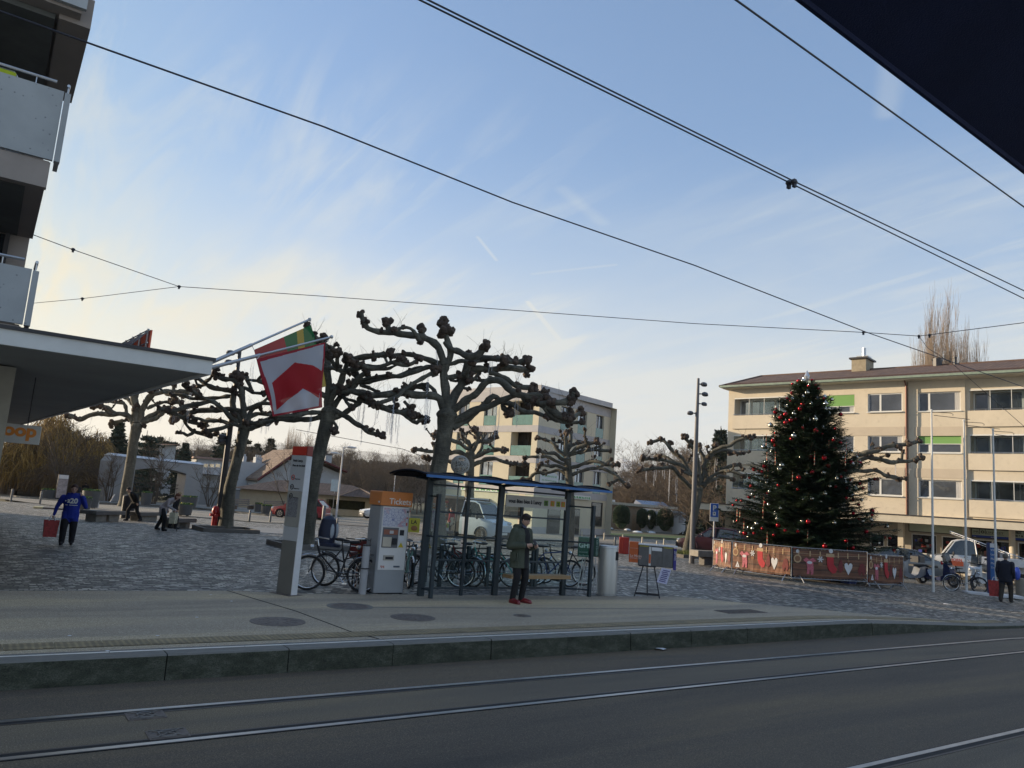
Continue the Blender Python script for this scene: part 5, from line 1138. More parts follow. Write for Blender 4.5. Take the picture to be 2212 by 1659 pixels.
TT.append(plane_tree('pollarded plane tree between the stop totem and the ticket machine',G(660,1180),'c3',[(1020,1750,58),(1055,1500,54),(1120,1200,54),(1165,1020,60),(1185,930,66)],[
 ([(1175,980),(1172,800),(1165,600),(1150,400),(1130,300)],40,24,.2),
 ([(1200,930),(1280,800),(1380,720),(1450,655),(1500,600)],30,20,.8),
 ([(1190,880),(1250,730),(1300,640),(1345,560),(1340,480)],26,24,-.6),
 ([(1150,960),(1040,1010),(900,1000),(780,980),(640,1010),(500,1045)],26,16,.6),
 ([(1120,940),(1000,930),(860,960),(700,975)],20,16,-.8),
 ([(1210,980),(1330,930),(1450,830),(1520,790)],30,18,-.2),
 ([(1230,920),(1330,960),(1400,1050),(1500,1090),(1600,1125),(1650,1150)],22,18,-1.1),
 ([(1180,740),(1300,745),(1450,775),(1600,782),(1750,755),(1900,722),(2020,722)],28,18,1.2),
 ([(1170,640),(1160,560),(1250,570),(1335,582)],18,14,-.4),
 ([(1345,570),(1480,560),(1600,540),(1700,505),(1790,470)],18,14,-1.4,-.6),
 ([(1330,480),(1420,475),(1500,460),(1600,445),(1700,430)],18,18,-1.2,-.6),
 ([(1380,660),(1500,670),(1640,640),(1720,622),(1850,592),(1985,545)],22,14,1.4,.5),
 ([(1450,700),(1560,740),(1600,760)],14,12,1.,.6),
 ([(1430,810),(1560,870),(1740,912),(1850,960),(1920,985)],18,20,-.9,-.2),
 ([(1215,1010),(1245,1050),(1242,1092)],12,18,-.5),
 ([(1280,780),(1330,840),(1390,910)],12,16,-.8,.3),
 ([(1150,620),(1080,560),(1010,500),(960,470)],20,20,1.0,.2),
 ([(1160,800),(1060,740),(940,700),(800,720)],22,16,-.2)],
 [(1130,300,42),(1150,350,30),(1190,480,32),(1255,492,34),(1340,480,42),(1370,520,30),(1480,570,42),(1610,520,30),(1425,640,32),(1560,740,30),(1240,690,26),(1570,870,36),(1750,900,28),(1900,960,34),(1945,975,34),(1650,1150,26),(1590,1110,26),(1245,1090,24),(1395,915,22)],12,extra=18))
TT.append(plane_tree('pollarded plane tree beside the red hydrant and the dark lamp post',G(487,1145),'e3',[(1700,1300,58),(1765,1050,52),(1820,830,52),(1850,680,60)],[
 ([(1830,640),(1760,540),(1715,440),(1712,340),(1600,300),(1500,280),(1400,200),(1330,182)],34,18,.5),
 ([(1710,370),(1560,390),(1400,400),(1200,362),(1100,350)],20,16,1.1,.3),
 ([(1790,640),(1720,600),(1620,500),(1530,420),(1400,440),(1250,480),(1160,520),(1060,515)],26,18,-1.),
 ([(1800,680),(1740,665),(1640,690),(1520,710),(1440,725)],20,20,-.5),
 ([(1720,660),(1620,640),(1490,620),(1420,680)],16,22,.9,-.3),
 ([(1060,520),(1130,540),(1210,600),(1330,642),(1390,665)],18,20,.3,-.9),
 ([(1230,620),(1290,710),(1400,750),(1500,780)],15,18,.5,.1),
 ([(1850,640),(1840,400),(1800,270),(1740,205),(1620,190),(1550,162)],32,22,-.3),
 ([(1850,480),(1850,300),(1920,340),(1900,250),(1860,180)],20,20,.3),
 ([(1870,640),(1960,500),(2050,420),(2120,340)],26,16,.8),
 ([(1890,700),(2000,660),(2100,620),(2210,600)],28,18,-.8),
 ([(1860,600),(1950,560),(2060,560),(2200,540)],22,18,1.1),
 ([(1830,520),(1950,460),(2050,430),(2200,460)],22,18,.1),
 ([(1800,520),(1700,500),(1560,500),(1430,522),(1290,545),(1240,550)],22,24,.2),
 ([(1500,290),(1440,250),(1380,260)],14,14,1,.6),
 ([(1860,200),(1960,195),(2080,190)],14,14,.5)],
 [(1790,190,82),(1560,150,36),(1625,170,36),(1370,300,40),(1300,350,36),(1240,550,46),(1515,500,32),(1430,725,36),(1380,665,34),(1500,780,24),(1760,560,50),(1720,510,38),(1740,320,30),(1650,290,24),(1060,515,30),(2040,340,36)],13,extra=20))
TT.append(plane_tree('pollarded plane tree at the far left with a dark bin at its foot',G(268,1095),'e3',[(640,1300,50),(690,1000,47),(715,820,46),(745,680,54)],[
 ([(745,640),(730,450),(738,340),(750,250)],40,30,0),
 ([(780,640),(840,430),(900,370),(1000,330),(1160,320),(1330,330)],32,20,-.8),
 ([(790,650),(900,560),(1050,490),(1200,500),(1330,450)],28,18,.9),
 ([(800,640),(930,590),(1030,530),(1110,520)],22,22,-.3),
 ([(715,650),(640,560),(500,560),(300,560),(150,600),(35,572)],26,20,.2),
 ([(640,570),(520,545),(440,480),(310,480)],18,18,-.9,0),
 ([(640,580),(625,450),(560,430),(440,420)],16,16,.8,.2),
 ([(600,610),(570,640),(500,650)],12,20,.5,.2),
 ([(720,460),(640,400),(580,370)],20,16,.5),
 ([(850,500),(950,450),(1050,430),(1200,430)],16,18,1.2),
 ([(1050,500),(1100,570),(1105,620)],10,24,.4,.9)],
 [(430,480,38),(130,600,30),(35,572,28),(505,650,30),(1100,610,34),(830,680,30),(1160,270,34),(1380,300,38),(1040,400,46),(1240,370,40),(930,330,60)],14,extra=14))
TT.append(plane_tree('pollarded plane tree in front of the grey side of the pharmacy block',G(1230,1185),'c4',[(1965,1800,32),(1955,1600,30),(1940,1450,30),(1930,1340,32)],[
 ([(1935,1360),(1915,1180),(1922,1110)],20,14,0),([(1930,1330),(1950,1200),(1962,1100)],18,14,.6),
 ([(1940,1310),(2000,1250),(2070,1212),(2175,1182)],16,14,-.6),([(1940,1260),(2020,1180),(2030,1195)],10,10,.5),
 ([(1920,1320),(1820,1205),(1740,1172),(1665,1152)],16,12,.6),([(1915,1350),(1800,1290),(1680,1272)],16,12,-.8),
 ([(1920,1400),(1760,1320),(1640,1310),(1560,1330)],14,12,.4),([(1930,1430),(1800,1402),(1700,1392)],14,12,-1),
 ([(1945,1490),(1850,1440),(1700,1450),(1600,1500),(1540,1510)],15,12,.8),([(1960,1480),(2080,1432),(2200,1420),(2300,1350)],16,12,1),
 ([(1950,1420),(2100,1380),(2200,1370),(2340,1395)],15,12,-1),([(2200,1430),(2330,1450),(2400,1520),(2440,1570)],12,12,-.5,0),
 ([(1960,1300),(2100,1270),(2200,1265),(2290,1270)],14,12,.2)],
 [(1960,1100,26),(1920,1120,22),(2170,1185,26),(1740,1170,22),(1670,1150,24),(1680,1270,22),(1560,1330,22),(1700,1390,24),(2345,1395,24),(2430,1570,26),(2020,1200,20),(1810,1165,22)],15,extra=16,esc=.8))
TT.append(plane_tree('pollarded plane tree just right of the largest trunk, before the sunlit pharmacy wall',G(1010,1150),'c4',[(1085,1750,40),(1085,1560,38),(1090,1400,36),(1092,1290,36)],[
 ([(1090,1290),(1080,1200),(1030,1160),(1015,1100)],20,15,.4),([(1095,1280),(1160,1170),(1130,1080)],18,18,-.4),
 ([(1100,1230),(1180,1195),(1250,1185),(1305,1150)],15,18,.8),([(1100,1330),(1200,1285),(1300,1262),(1385,1262)],18,15,-.9),
 ([(1100,1400),(1220,1335),(1350,1352),(1450,1382),(1555,1382)],18,15,.7),([(1080,1320),(980,1280),(900,1300),(760,1270),(600,1258)],17,15,.3),
 ([(1080,1260),(1000,1212),(920,1180),(780,1140)],16,14,-.7),([(1075,1400),(950,1380),(850,1350),(700,1330)],16,15,1.1),
 ([(1150,1310),(1200,1180),(1180,1120)],12,12,1)],
 [(1130,1070,34),(1305,1150,32),(1020,1110,26),(1385,1262,24),(1555,1380,30),(600,1255,28),(780,1215,26),(780,1140,26),(720,1325,30),(1450,1380,26),(1150,1150,28)],16,extra=16,esc=.8))
TT.append(plane_tree('pollarded plane tree behind the tall floodlight mast, right of the snowy mountain',G(1483,1198),'c7',[(655,1390,34),(690,1200,26),(725,1050,25),(742,950,26)],[
 ([(738,950),(690,935),(600,850),(560,800),(450,810),(330,812)],17,10,-.6),([(735,930),(640,760),(560,680),(480,612),(405,622)],15,10,.6),
 ([(730,900),(640,800),(480,742),(360,730)],14,10,.2),([(600,770),(500,730),(450,712)],9,9,1.2,.4),([(745,920),(730,760),(700,670),(640,590)],16,12,-.3),
 ([(755,900),(772,760),(740,690),(735,640)],16,11,.5),([(770,760),(850,690),(930,682),(1040,692)],13,10,.9,.4),([(770,750),(860,680),(950,640),(1090,592)],12,11,-.9,.3),
 ([(760,920),(850,840),(950,792),(1020,782)],14,10,-.4),([(765,930),(880,860),(960,882)],14,9,1.2),([(850,850),(950,815),(1050,870)],10,9,-1.3,-.6),
 ([(760,800),(840,720),(860,640)],11,11,.1),([(700,850),(630,830),(620,840)],8,9,-1)],
 [(410,622,18),(485,598,20),(550,625,22),(640,585,22),(680,625,24),(735,630,18),(850,645,22),(1090,592,18),(1040,695,16),(360,728,20),(465,722,20),(330,810,16),(405,805,18),(655,655,16),(970,700,18)],17,extra=16,esc=.8))
TT.append(plane_tree('pollarded plane tree mostly hidden by the fir, its branches reaching right of it',G(1800,1222),'c8',[(860,1750,26),(855,1500,25),(855,1330,27)],[
 ([(860,1340),(970,1175),(1100,1112),(1230,1072),(1385,1040)],20,13,-1.2),([(860,1330),(1000,1200),(1100,1152),(1300,1172),(1480,1152)],18,13,.6),
 ([(860,1330),(960,1250),(1080,1230),(1200,1260),(1320,1300)],15,12,.2),([(855,1330),(760,1150),(600,1050),(480,1050)],15,11,.8),([(855,1330),(850,1150),(830,1020)],16,14,.5),([(855,1340),(700,1240),(560,1200)],14,10,-1)],
 [(1385,1040,24),(1480,1155,24),(1250,1080,26),(1380,1100,18)],18,extra=16,esc=.8))
# tree pits and kerbs
m_pit=mat('pit_kerb',(.13,.12,.11),.85,var=.2,bump=.2)
def pit(px,py,w_,d_,label,grass=False):
    g=G(px,py); t=T('tree_pit',label,'tree pit',(g.x,g.y,g.z)); b=MB()
    for a in ((-w_,w_,-d_,-d_+.15),(-w_,w_,d_-.15,d_),(-w_,-w_+.15,-d_+.151,d_-.151),(w_-.15,w_,-d_+.151,d_-.151)): b.bb(*a,-.1,.16)
    b.build('edging',m_pit,t); b=MB(); b.bb(-w_+.15,w_-.15,-d_+.15,d_-.15,0,.08); b.build('soil',mat('soil',(.05,.04,.03),.95,var=.4,bump=.6),t)
    if grass:
        b=MB(); r=random.Random(5)
        for _ in range(1500):
            x,y=r.uniform(-w_+.15,w_-.15),r.uniform(-d_+.15,d_-.15); h=r.uniform(.08,.3); a=r.uniform(0,6); dx,dy=math.cos(a)*.015,math.sin(a)*.015; lx,ly=r.gauss(0,.08),r.gauss(0,.08)
            b.add([(x-dx,y-dy,.07),(x+dx,y+dy,.07),(x+lx,y+ly,.07+h)],[(0,1,2)])
        b.build('grass',mat('pit_grass',(.10,.12,.03),.8,var=.4,vs=9),t)
pit(487,1148,1.1,1.0,'low kerbed tree pit round the trunk beside the hydrant'); pit(665,1183,1.1,1.0,'low kerbed tree pit behind the parked bicycles'); pit(1483,1202,1.4,1.1,'kerbed tree pit full of grass behind the floodlight mast',True)
pit(945,1205,1.1,1.0,'kerbed tree pit behind the shelter'); 
# ---- garlands of unlit icicle lights hanging from the crowns
m_lite=mat('light_strand',(.55,.57,.62),.5,var=.1)
def garland_proto():
    b=MB(); r=random.Random(4)
    for k in range(2):
        x=k*.1-.05; L_=1.3-.35*k
        b.tube([(x,0,0),(x+.02,0,-L_*.5),(x,0,-L_)],.006,4)
        for i in range(int(L_*22)):
            z=-.12-i*(L_-.12)/(L_*22); a=r.uniform(0,6.3); b.tube([(x,0,z),(x+.05*math.cos(a),.05*math.sin(a),z-r.uniform(.0,.05))],.0055,3)
    return b.build('icicle_garland',m_lite)
gp=garland_proto(); first=[True]
GL={0:('largest plane tree behind the shelter',[('c4',820,340,1.2),('c4',735,640,2.4),('c4',745,780,1.7),('c4',1275,450,1.8),('c4',1500,790,1.5),('c4',1515,520,1.2),('c4',1330,900,1.7),('c4',480,860,1.9),('c4',410,920,1.5)]),
 1:('plane tree behind the stop totem',[('c3',1455,850,1.2),('c3',1500,880,1.8),('c3',1620,870,1.0),('c3',1345,660,1.0),('c3',1040,960,.8),('c3',630,1010,.6),('c3',1720,930,1.4),('c3',1790,870,1.8)]),
 2:('plane tree beside the hydrant',[('e3',1955,20,1.3),('e3',1250,210,1.2),('e3',1350,470,1.2),('e3',1900,400,1.2),('e3',1820,500,1.),('e3',2060,600,.9)]),
 3:('far left plane tree',[('e3',910,480,1.4),('e3',1190,620,1.4),('e3',1000,560,.9),('e3',1145,560,.9),('e3',280,540,1.)]),
 4:('plane tree in front of the pharmacy side wall',[('c4',1690,1290,.9),('c4',2140,1200,1.1),('c4',2190,1270,1.)]),
 6:('plane tree behind the floodlight mast',[('c7',425,800,1.3),('c7',365,810,1.),('c7',530,810,2.2),('c7',580,850,1.9),('c7',485,815,.7),('c7',875,740,2.)]),
 7:('plane tree behind the fir',[('c8',1330,1170,1.4),('c8',1440,1165,1.)])}
for k,(nm,L) in GL.items():
    t,tips=TT[k]; base=t.location
    for v,x,y,s in L:
        p=AT(*Z(v,x,y),base); best=min((q for l in tips for q in l),key=lambda q:(q-p-(_f0*((q-p).dot(_f0)))).length); p=p+_f0*((best-p).dot(_f0))
        o=gp if first[0] else gp.copy()
        if not first[0]: col.objects.link(o)
        first[0]=False; o.location=p+Vector((0,0,.05)); o.scale=(1,1,s*.62); o.rotation_euler=(0,0,rnd.uniform(0,6)); tag(o,'unlit icicle light string hanging in the '+nm,'light string','unlit icicle light strings in the '+nm)
# ---- string globe
g=G(945,1200); p=AT(994,1004,g,1.5); b=MB(); r=20/FL*(p-EYE).dot(_f0)
for k in range(34):
    ax=Vector((rnd.gauss(0,1),rnd.gauss(0,1),rnd.gauss(0,1))).normalized(); u=ax.orthogonal().normalized(); v_=ax.cross(u)
    b.tube([(u*math.cos(a*PI/12)+v_*math.sin(a*PI/12))*r for a in range(25)],.009,3,cap=False)
gt=T('string_globe','big pale globe woven of string standing above the shelter roof','decoration',p)
b.build('strings',mat('pale_string',(.5,.5,.48),.8),gt); b=MB(); b.ell((0,0,0),(r*.96,)*3,20,14); b.build('shell',clearglass('net',(.72,.72,.70),.3),gt,smooth=True)
b=MB(); b.tube([(0,0,-r),(0,0,-(p.z-g.z))],.03,6); b.build('pole',m_cap,gt)
# ---------------------------------------------------------------- background trees
m_bare=bark('bare_bark',(.045,.036,.028),(.085,.068,.052),(.12,.10,.075)); m_twig=mat('twig_brown',(.115,.085,.06),.9,var=.25,vs=1.); m_con=mat('conifer_far',(.028,.042,.026),.9,var=.45,vs=1.5); m_will=mat('willow_gold',(.34,.215,.06),.8,var=.3,vs=2.); m_twigred=mat('twig_warm',(.26,.20,.15),.9,var=.25,vs=1.)  # willow gold is brightened in its colour to stand in for sun shining through
def bare(seed,H,spread=.55,dep=5,up=.25,n0=5,droop=0.,rt=.022,start=.25):
    r=random.Random(seed); t=MB(); c=MB()
    def rec(p,d,L,rad,lv):
        seg=3; pts=[p]; q=p
        for _ in range(seg):
            d=(d+Vector((r.gauss(0,.12),r.gauss(0,.12),up*.12-droop*lv*.05))).normalized(); q=q+d*L/seg; pts.append(q)
        (t if lv<2 else c).tube(pts,[rad*(1-.12*i) for i in range(4)],6 if lv<2 else 3,cap=False)
        if lv>=dep: return
        nb=r.randint(2,3) if lv else n0
        for k in range(nb+ (1 if lv>2 else 0)):
            a=r.uniform(0,2*PI); o=d.orthogonal().normalized(); o=(Matrix.Rotation(a,3,d)@o); dd=(d*(1-spread)+o*spread*r.uniform(.7,1.3)+Vector((0,0,up*.4))).normalized()
            s=pts[1+r.randint(0,2)] if lv else p.lerp(q,start+(1-start)*(k+.5)/nb) 
            rec(s,dd,L*r.uniform(.58,.8),max(rt*.4,rad*.58),lv+1)
    rec(Vector((0,0,-.2)),Vector((0,0,1)),H*.42,rt*H*.35,0); return t,c
HH={}
def mk_bare(name,label,seed,H,mt=None,mb=None,cat='tree',grp=None,**k):
    t=T(name,label,cat,(0,0,-50),0,grp); a,c=bare(seed,H,**k); a.build('trunk',mb or m_bare,t); c.build('crown',mt or m_twig,t); HH[name,seed]=sorted(v.z for v in c.v)[int(len(c.v)*.995)]; return t
def place(t,px,py,Y,H0,topy,label=None,grp=None,first=False,rz=None):
    p=back(px,py,Y); p.z=hz(p.x,p.y); top=back(px,topy,Y); s=(top.z-p.z)/H0
    o=t if first else dup(t); o.location=p; o.scale=(s,s,s); o.rotation_euler=(0,0,rnd.uniform(0,6) if rz is None else rz)
    if label:o['label']=label
    if grp:o['group']=grp
    return o
protos=[mk_bare('bare_tree','bare brown tree in the wood behind the square',s,10,seed_=0) if False else mk_bare('bare_tree','bare brown tree of the wood beyond the square',s,10,dep=6 if s<4 else 5,spread=.5+.04*(s%3),rt=.032) for s in (1,2,3)]
used=set()
def putb(k,*a,**kw):
    a=list(a); a[3]=HH['bare_tree',k+1]
    f=k not in used; used.add(k); return place(protos[k],*a,first=f,**kw)
# wood right of the pharmacy, and round the mast
for i in range(34):
    px=1322+i*8.5+rnd.uniform(-4,4); putb(i%3,px,1140,rnd.uniform(84,112),10.2,rnd.uniform(990,1035) if px<1400 else rnd.uniform(958,1010),label='bare brown tree of the wood right of the pharmacy block',grp='bare trees of the wood right of the pharmacy')
for i in range(9):
    putb(i%3,1500+i*10,1150,rnd.uniform(56,70),10.2,rnd.uniform(985,1050),label='bare tree of the thicket left of the cream building',grp='bare trees left of the cream building')
# wood left of the shelter
for i in range(24):
    px=735+i*7.5+rnd.uniform(-5,5); putb(i%3,px,1100,rnd.uniform(105,150),10.2,rnd.uniform(972,1006),label='bare brown tree of the wood behind the garage roof',grp='bare trees of the wood behind the garage')
for i in range(44):
    px=235+i*11.5+rnd.uniform(-6,6); putb(i%3,px,1060,rnd.uniform(128,165),10.2,rnd.uniform(940,975),label='far bare tree on the skyline left of the totem',grp='far bare trees on the left skyline')
big=mk_bare('bare_tree','broad bare tree standing out left of the shelter roof, behind the garage',21,12,dep=6,spread=.6); place(big,838,1100,92,HH['bare_tree',21],968,first=True)
m_ridge,N_,L_,b_=nodes('bare_wood_far',.95); c_=ramp(N_,L_,noise_n(N_,L_,mapv(N_,L_,(1,1,1.6)),.16,9,.8),[(.35,(.035,.032,.022)),(.5,(.085,.068,.048)),(.65,(.14,.11,.08))]); L_.new(c_,b_.inputs['Base Color'])
def ridge(name,prof,dist,dep,seed):
    r=random.Random(seed); o=[]
    for A,B in zip(prof,prof[1:]):
        n=int((B[0]-A[0])/1.6)
        for k in range(n): t=k/n; x=A[0]+(B[0]-A[0])*t; o.append((x,A[1]+(B[1]-A[1])*t+noise.noise(Vector((x*.09,seed,0)))*7+noise.noise(Vector((x*.4,seed,0)))*5+r.uniform(-1.5,1.5)))
    return hill(name,0,0,o,dist,m_ridge,dep)
ridge('wooded_slope',[(150,985),(400,972),(600,974),(700,988),(960,1006),(1200,1018)],330,40,3); ridge('wooded_slope',[(1290,1058),(1400,1050),(1600,1058)],230,30,5)
# tall poplars behind the cream building
pp=mk_bare('poplar','tallest bare poplar behind the brown roof',31,14,mt=m_twigred,mb=m_twigred,dep=5,spread=.15,up=1.8,n0=46,rt=.019,start=.05)
pos=back(2022,900,70); o=pp; o.location=(pos.x,70,0)
def pop(px,top,lab,f=False):
    Y=48.; p=back(px,1100,Y); q_=back(px,top,Y); o=pp if f else dup(pp); o.location=(p.x,Y,-1); s=(q_.z+1)/HH['poplar',31]; o.scale=(s*.7,s*.7,s); o.rotation_euler=(0,0,rnd.uniform(0,6)); o['label']=lab
pop(2018,655,'tallest bare poplar rising behind the brown roof',True); pop(2048,690,'second bare poplar just right of the tallest behind the roof'); pop(2082,722,'lower bare poplar behind the roof, second from the right'); pop(2108,740,'lowest bare poplar at the right of the row behind the roof'); pop(1985,745,'short bare poplar at the left foot of the tall ones')
# far poplars on the left skyline
for px,top,lab in ((612,925,'slim bare poplar on the skyline right of the totem top'),(628,932,'second slim bare poplar on the skyline above the gabled house'),(655,940,'loose bare poplar on the skyline beside the totem')):
    p=back(px,1060,150); q_=back(px,top,150); o=dup(pp); o.location=(p.x,150,-1); s=(q_.z+1)/HH['poplar',31]; o.scale=(s*.7,s*.7,s); o['label']=lab
for o in (pp,): pass
# conifers: whorls of drooping fans
def conifer(seed,H,R0,cedar=False):
    r=random.Random(seed); b=MB(); nw=16 if not cedar else 9
    for k in range(nw):
        t=k/nw; z=H*(.08+.9*t); rad=R0*(1-t)**(.85 if not cedar else .5)+.15
        for j in range(9):
            a=r.uniform(0,2*PI); L_=rad*r.uniform(.7,1.15); d=Vector((math.cos(a),math.sin(a),0)); pz=z
            for m in range(5):
                f0=m/5; f1=(m+1)/5; w_=(.32+.3*rad/R0)*(1-f0*.6)*.9; dr=-.28*L_ if not cedar else -.02*L_
                A=d*L_*f0+Vector((0,0,pz+dr*f0*f0)); B=d*L_*f1+Vector((0,0,pz+dr*f1*f1)); s=Vector((-d.y,d.x,0))
                for q in range(4):
                    c=A.lerp(B,r.random())+s*r.uniform(-w_,w_)+Vector((0,0,r.uniform(-.25,.1)))
                    e=Vector((r.gauss(0,1),r.gauss(0,1),r.gauss(0,.5))).normalized()*.34; g_=e.orthogonal().normalized()*.13
                    b.add([c-e,c+g_,c+e,c-g_+Vector((0,0,-.1))],[(0,1,2,3)])
    return b
def mk_con(seed,H,R0,lab,cedar=False):
    t=T('conifer',lab,'tree',(0,0,-50)); b=MB(); b.tube([(0,0,0),(0,0,H*.98)],[.16,.03],6); b.build('trunk',m_bare,t); conifer(seed,H,R0,cedar).build('crown',m_con,t); return t
cn1=mk_con(1,9,2.6,''); cn2=mk_con(2,8,3.6,'',True)
for i,(k,px,top,Y,lab) in enumerate(((cn1,1553,915,66,'dark conifer beside the left corner of the cream building'),(cn2,300,925,104,'spreading dark cedar behind the gateway'),(cn1,388,948,104,'dark conifer with a pointed top above the gateway'),(cn1,310,935,110,'tall dark conifer behind the leftmost plane trunk'),
   (cn2,262,950,96,'dense dark evergreen left of the leftmost plane trunk'),(cn1,468,925,120,'conifer on the skyline behind the dark lamp post'),(cn1,573,938,140,'dark conifer on the skyline left of the totem'),(cn2,520,935,150,'conifer on the skyline right of the hydrant tree'),(cn2,350,940,140,'flat topped far conifer above the gateway'),(cn1,330,935,150,'small far conifer above the gateway'),(cn1,545,950,160,'small far conifer between two plane trees'),(cn1,238,900,90,'tall sparse conifer behind the willow'))):
    f=i in(0,1); p=back(px,1060,Y); q_=back(px,top,Y); o=k if f else dup(k); z=hz(p.x,Y); s=(q_.z-z)/(9 if k is cn1 else 8); o.location=(p.x,Y,z); o.scale=(s,s,s); o.rotation_euler=(0,0,rnd.uniform(0,6)); o['label']=lab
# willow
Yw=82.; p=back(120,1060,Yw); wt=T('willow','big golden weeping willow behind the left garden wall','tree',(p.x,Yw,hz(p.x,Yw))); r=random.Random(9)
H=back(120,905,Yw).z-wt.location.z; Wd=(back(235,1000,Yw).x-p.x)
b=MB(); b.tube([(0,0,0),(.2,0,H*.3),(0,0,H*.5)],[.6,.5,.35],10)
for k in range(12): a=r.uniform(0,6.3); b.tube([(0,0,H*.35),(math.cos(a)*Wd*.3,math.sin(a)*2,H*.65),(math.cos(a)*Wd*.65,math.sin(a)*4,H*.8)],[.3,.16,.05],6)
b.build('trunk',m_bare,wt)
def mass(t,H,Wd,n,seed,wid=.028,mt=None,Dp=5.):
    b=MB(); r=random.Random(seed)
    for k in range(n):
        a=r.uniform(0,2*PI); q=math.sqrt(r.random()); x=math.cos(a)*q*Wd*1.05; y=math.sin(a)*q*Dp
        lump=1+.30*noise.noise(Vector((x*.35,y*.3,seed)))+.18*noise.noise(Vector((x*1.1,y*.8,seed+3)))
        ztop=H*(.45+.55*math.sqrt(max(0,1-q*q)))*lump*r.uniform(.62,1.03); L_=r.uniform(.2,.85)*ztop
        s=r.gauss(0,.35); b.m=0 if r.random()<.62 else 1; w=wid*r.uniform(.5,1.2)
        b.tube([(x,y,ztop),(x*1.03+s,y*1.04+r.gauss(0,.1),ztop-L_*.25),(x*1.05+s*1.4,y*1.07,ztop-L_*.65),(x*1.06+s*1.5,y*1.08,ztop-L_)],[w,w*.8,w*.6,w*.3],3,cap=False)
    for k in range(n//6):   # bare twigs standing up out of the mass
        x=r.uniform(-Wd,Wd); y=r.uniform(-Dp,Dp)*.6; q=abs(x)/Wd; z=H*(.45+.5*math.sqrt(max(0,1-q*q)))*r.uniform(.5,1); b.m=2
        b.tube([(x,y,z*.8),(x+r.gauss(0,.5),y,z),(x+r.gauss(0,.9),y,z*1.09)],[.03,.02,.008],3,cap=False)
    return b.build('crown',mt or [m_will,mat('willow_brown',(.15,.10,.045),.9,var=.35,vs=2.),m_twig],t)  # brown strands likewise carry some of the back light in their colour
mass(wt,H,Wd,5200,9)
for px,yy,top,wd_,lab in ((30,78,935,90,'lower golden brown willow nearest the pillar'),(205,79,985,55,'small brown willow thicket beside the gateway'),(150,76,1000,70,'low brown thicket under the willow')):
    p=back(px,1060,yy); q_=back(px,top,yy); t=T('willow',lab,'tree',(p.x,yy,hz(p.x,yy))); b=MB(); h_=q_.z-t.location.z; b.tube([(0,0,0),(.1,0,h_*.4)],[.3,.15],6); b.build('trunk',m_bare,t); mass(t,h_,wd_/FL*yy,2200,px,mt=[m_will,MATS['willow_brown'],m_twig] if px<100 else [MATS['willow_brown'],m_twig,m_bare],Dp=2.5)
# multi-stemmed shrubs before the wall
def shrub(px,py,top,lab,seed,w_=.6):
    g=G(px,py); H=HT(px,top,g); r=random.Random(seed); t=T('bare_shrub',lab,'shrub',g); a=MB(); c=MB()
    for k in range(7):
        an=r.uniform(0,6.3); d=Vector((math.cos(an)*w_*.3,math.sin(an)*w_*.3,1)).normalized(); pts=[Vector((math.cos(an)*.15,math.sin(an)*.15,0))]
        for j in range(5): d=(d+Vector((r.gauss(0,.14),r.gauss(0,.14),.0))).normalized(); pts.append(pts[-1]+d*H*.18)
        a.tube(pts,[.05,.045,.038,.03,.024,.018],5)
        for j in range(2,6):
            for m in range(5):
                e=(d+Vector((r.gauss(0,.6),r.gauss(0,.6),r.uniform(-.2,.5)))).normalized(); q1=pts[j]+e*H*.16; q2=q1+(e+Vector((r.gauss(0,.4),r.gauss(0,.4),0))).normalized()*H*.14; c.tube([pts[j],q1,q2],[.014,.010,.005],3,cap=False)
                for _ in range(2): e2=(e+Vector((r.gauss(0,.6),r.gauss(0,.6),.1))).normalized(); c.tube([q1,q1+e2*H*.12],[.008,.004],3,cap=False)
    a.build('stems',m_bare,t); c.build('twigs',m_twig,t)
shrub(127,1080,945,'tall bare many-stemmed shrub behind the info board, before the willow',41,.9); shrub(232,1086,990,'bare shrub against the left flank of the gateway',42,.8); shrub(330,1092,975,'bare many-stemmed shrub in front of the gateway opening',43,.7); shrub(624,1108,985,'bare many-stemmed shrub just left of the totem',44,1.); shrub(452,1098,1010,'small bare shrub left of the hydrant tree',45,.8)
# clipped bushes beside the low building
m_hedge=mat('clipped_green',(.030,.052,.022),.9,var=.5,vs=5)
def bush(label,c,rx,ry,h,seed):
    r=random.Random(seed); b=MB(); n=5200
    for _ in range(n):
        a=r.uniform(0,6.283); u=r.uniform(-.55,1); rr_=math.sqrt(max(0,1-abs(u)**3.2)); q=r.uniform(.82,1.03)
        p=Vector((math.cos(a)*rx*rr_*q,math.sin(a)*ry*rr_*q,h*.5+u*h*.5*q)); p.z=max(p.z,.02); e=Vector((r.gauss(0,1),r.gauss(0,1),r.gauss(0,1))).normalized()*.085; g_=e.orthogonal().normalized()*.05
        b.add([p-e,p+g_,p+e,p-g_],[(0,1,2,3)])
    b.ell((0,0,h*.48),(rx*.86,ry*.86,h*.47),14,10)
    return tag(b.build('clipped_bush',m_hedge,loc=c),label,'bush','clipped evergreen bushes right of the pharmacy')
b0=G(*E4(440,1260)); D=(b0-EYE).dot(_f0)
for (x,w_,top,bot,dd,lab) in ((250,40,920,1225,3,'clipped evergreen bush nearest the pharmacy corner, half hidden by it'),(400,125,905,1232,0,'large rounded clipped bush standing apart, nearest the pharmacy'),(690,85,955,1225,2,'left one of the three touching clipped bushes'),(810,80,975,1240,1.5,'middle one of the three touching clipped bushes'),(1005,125,955,1265,0,'right and largest one of the three touching clipped bushes')):
    p=AT(*E4(x,bot),b0,dd+6); z0=p.z; k=(D+dd+6)/FL*V['e4'][2]; bush(lab,p,w_*k,w_*k*.8,(bot-top)*k,int(x))
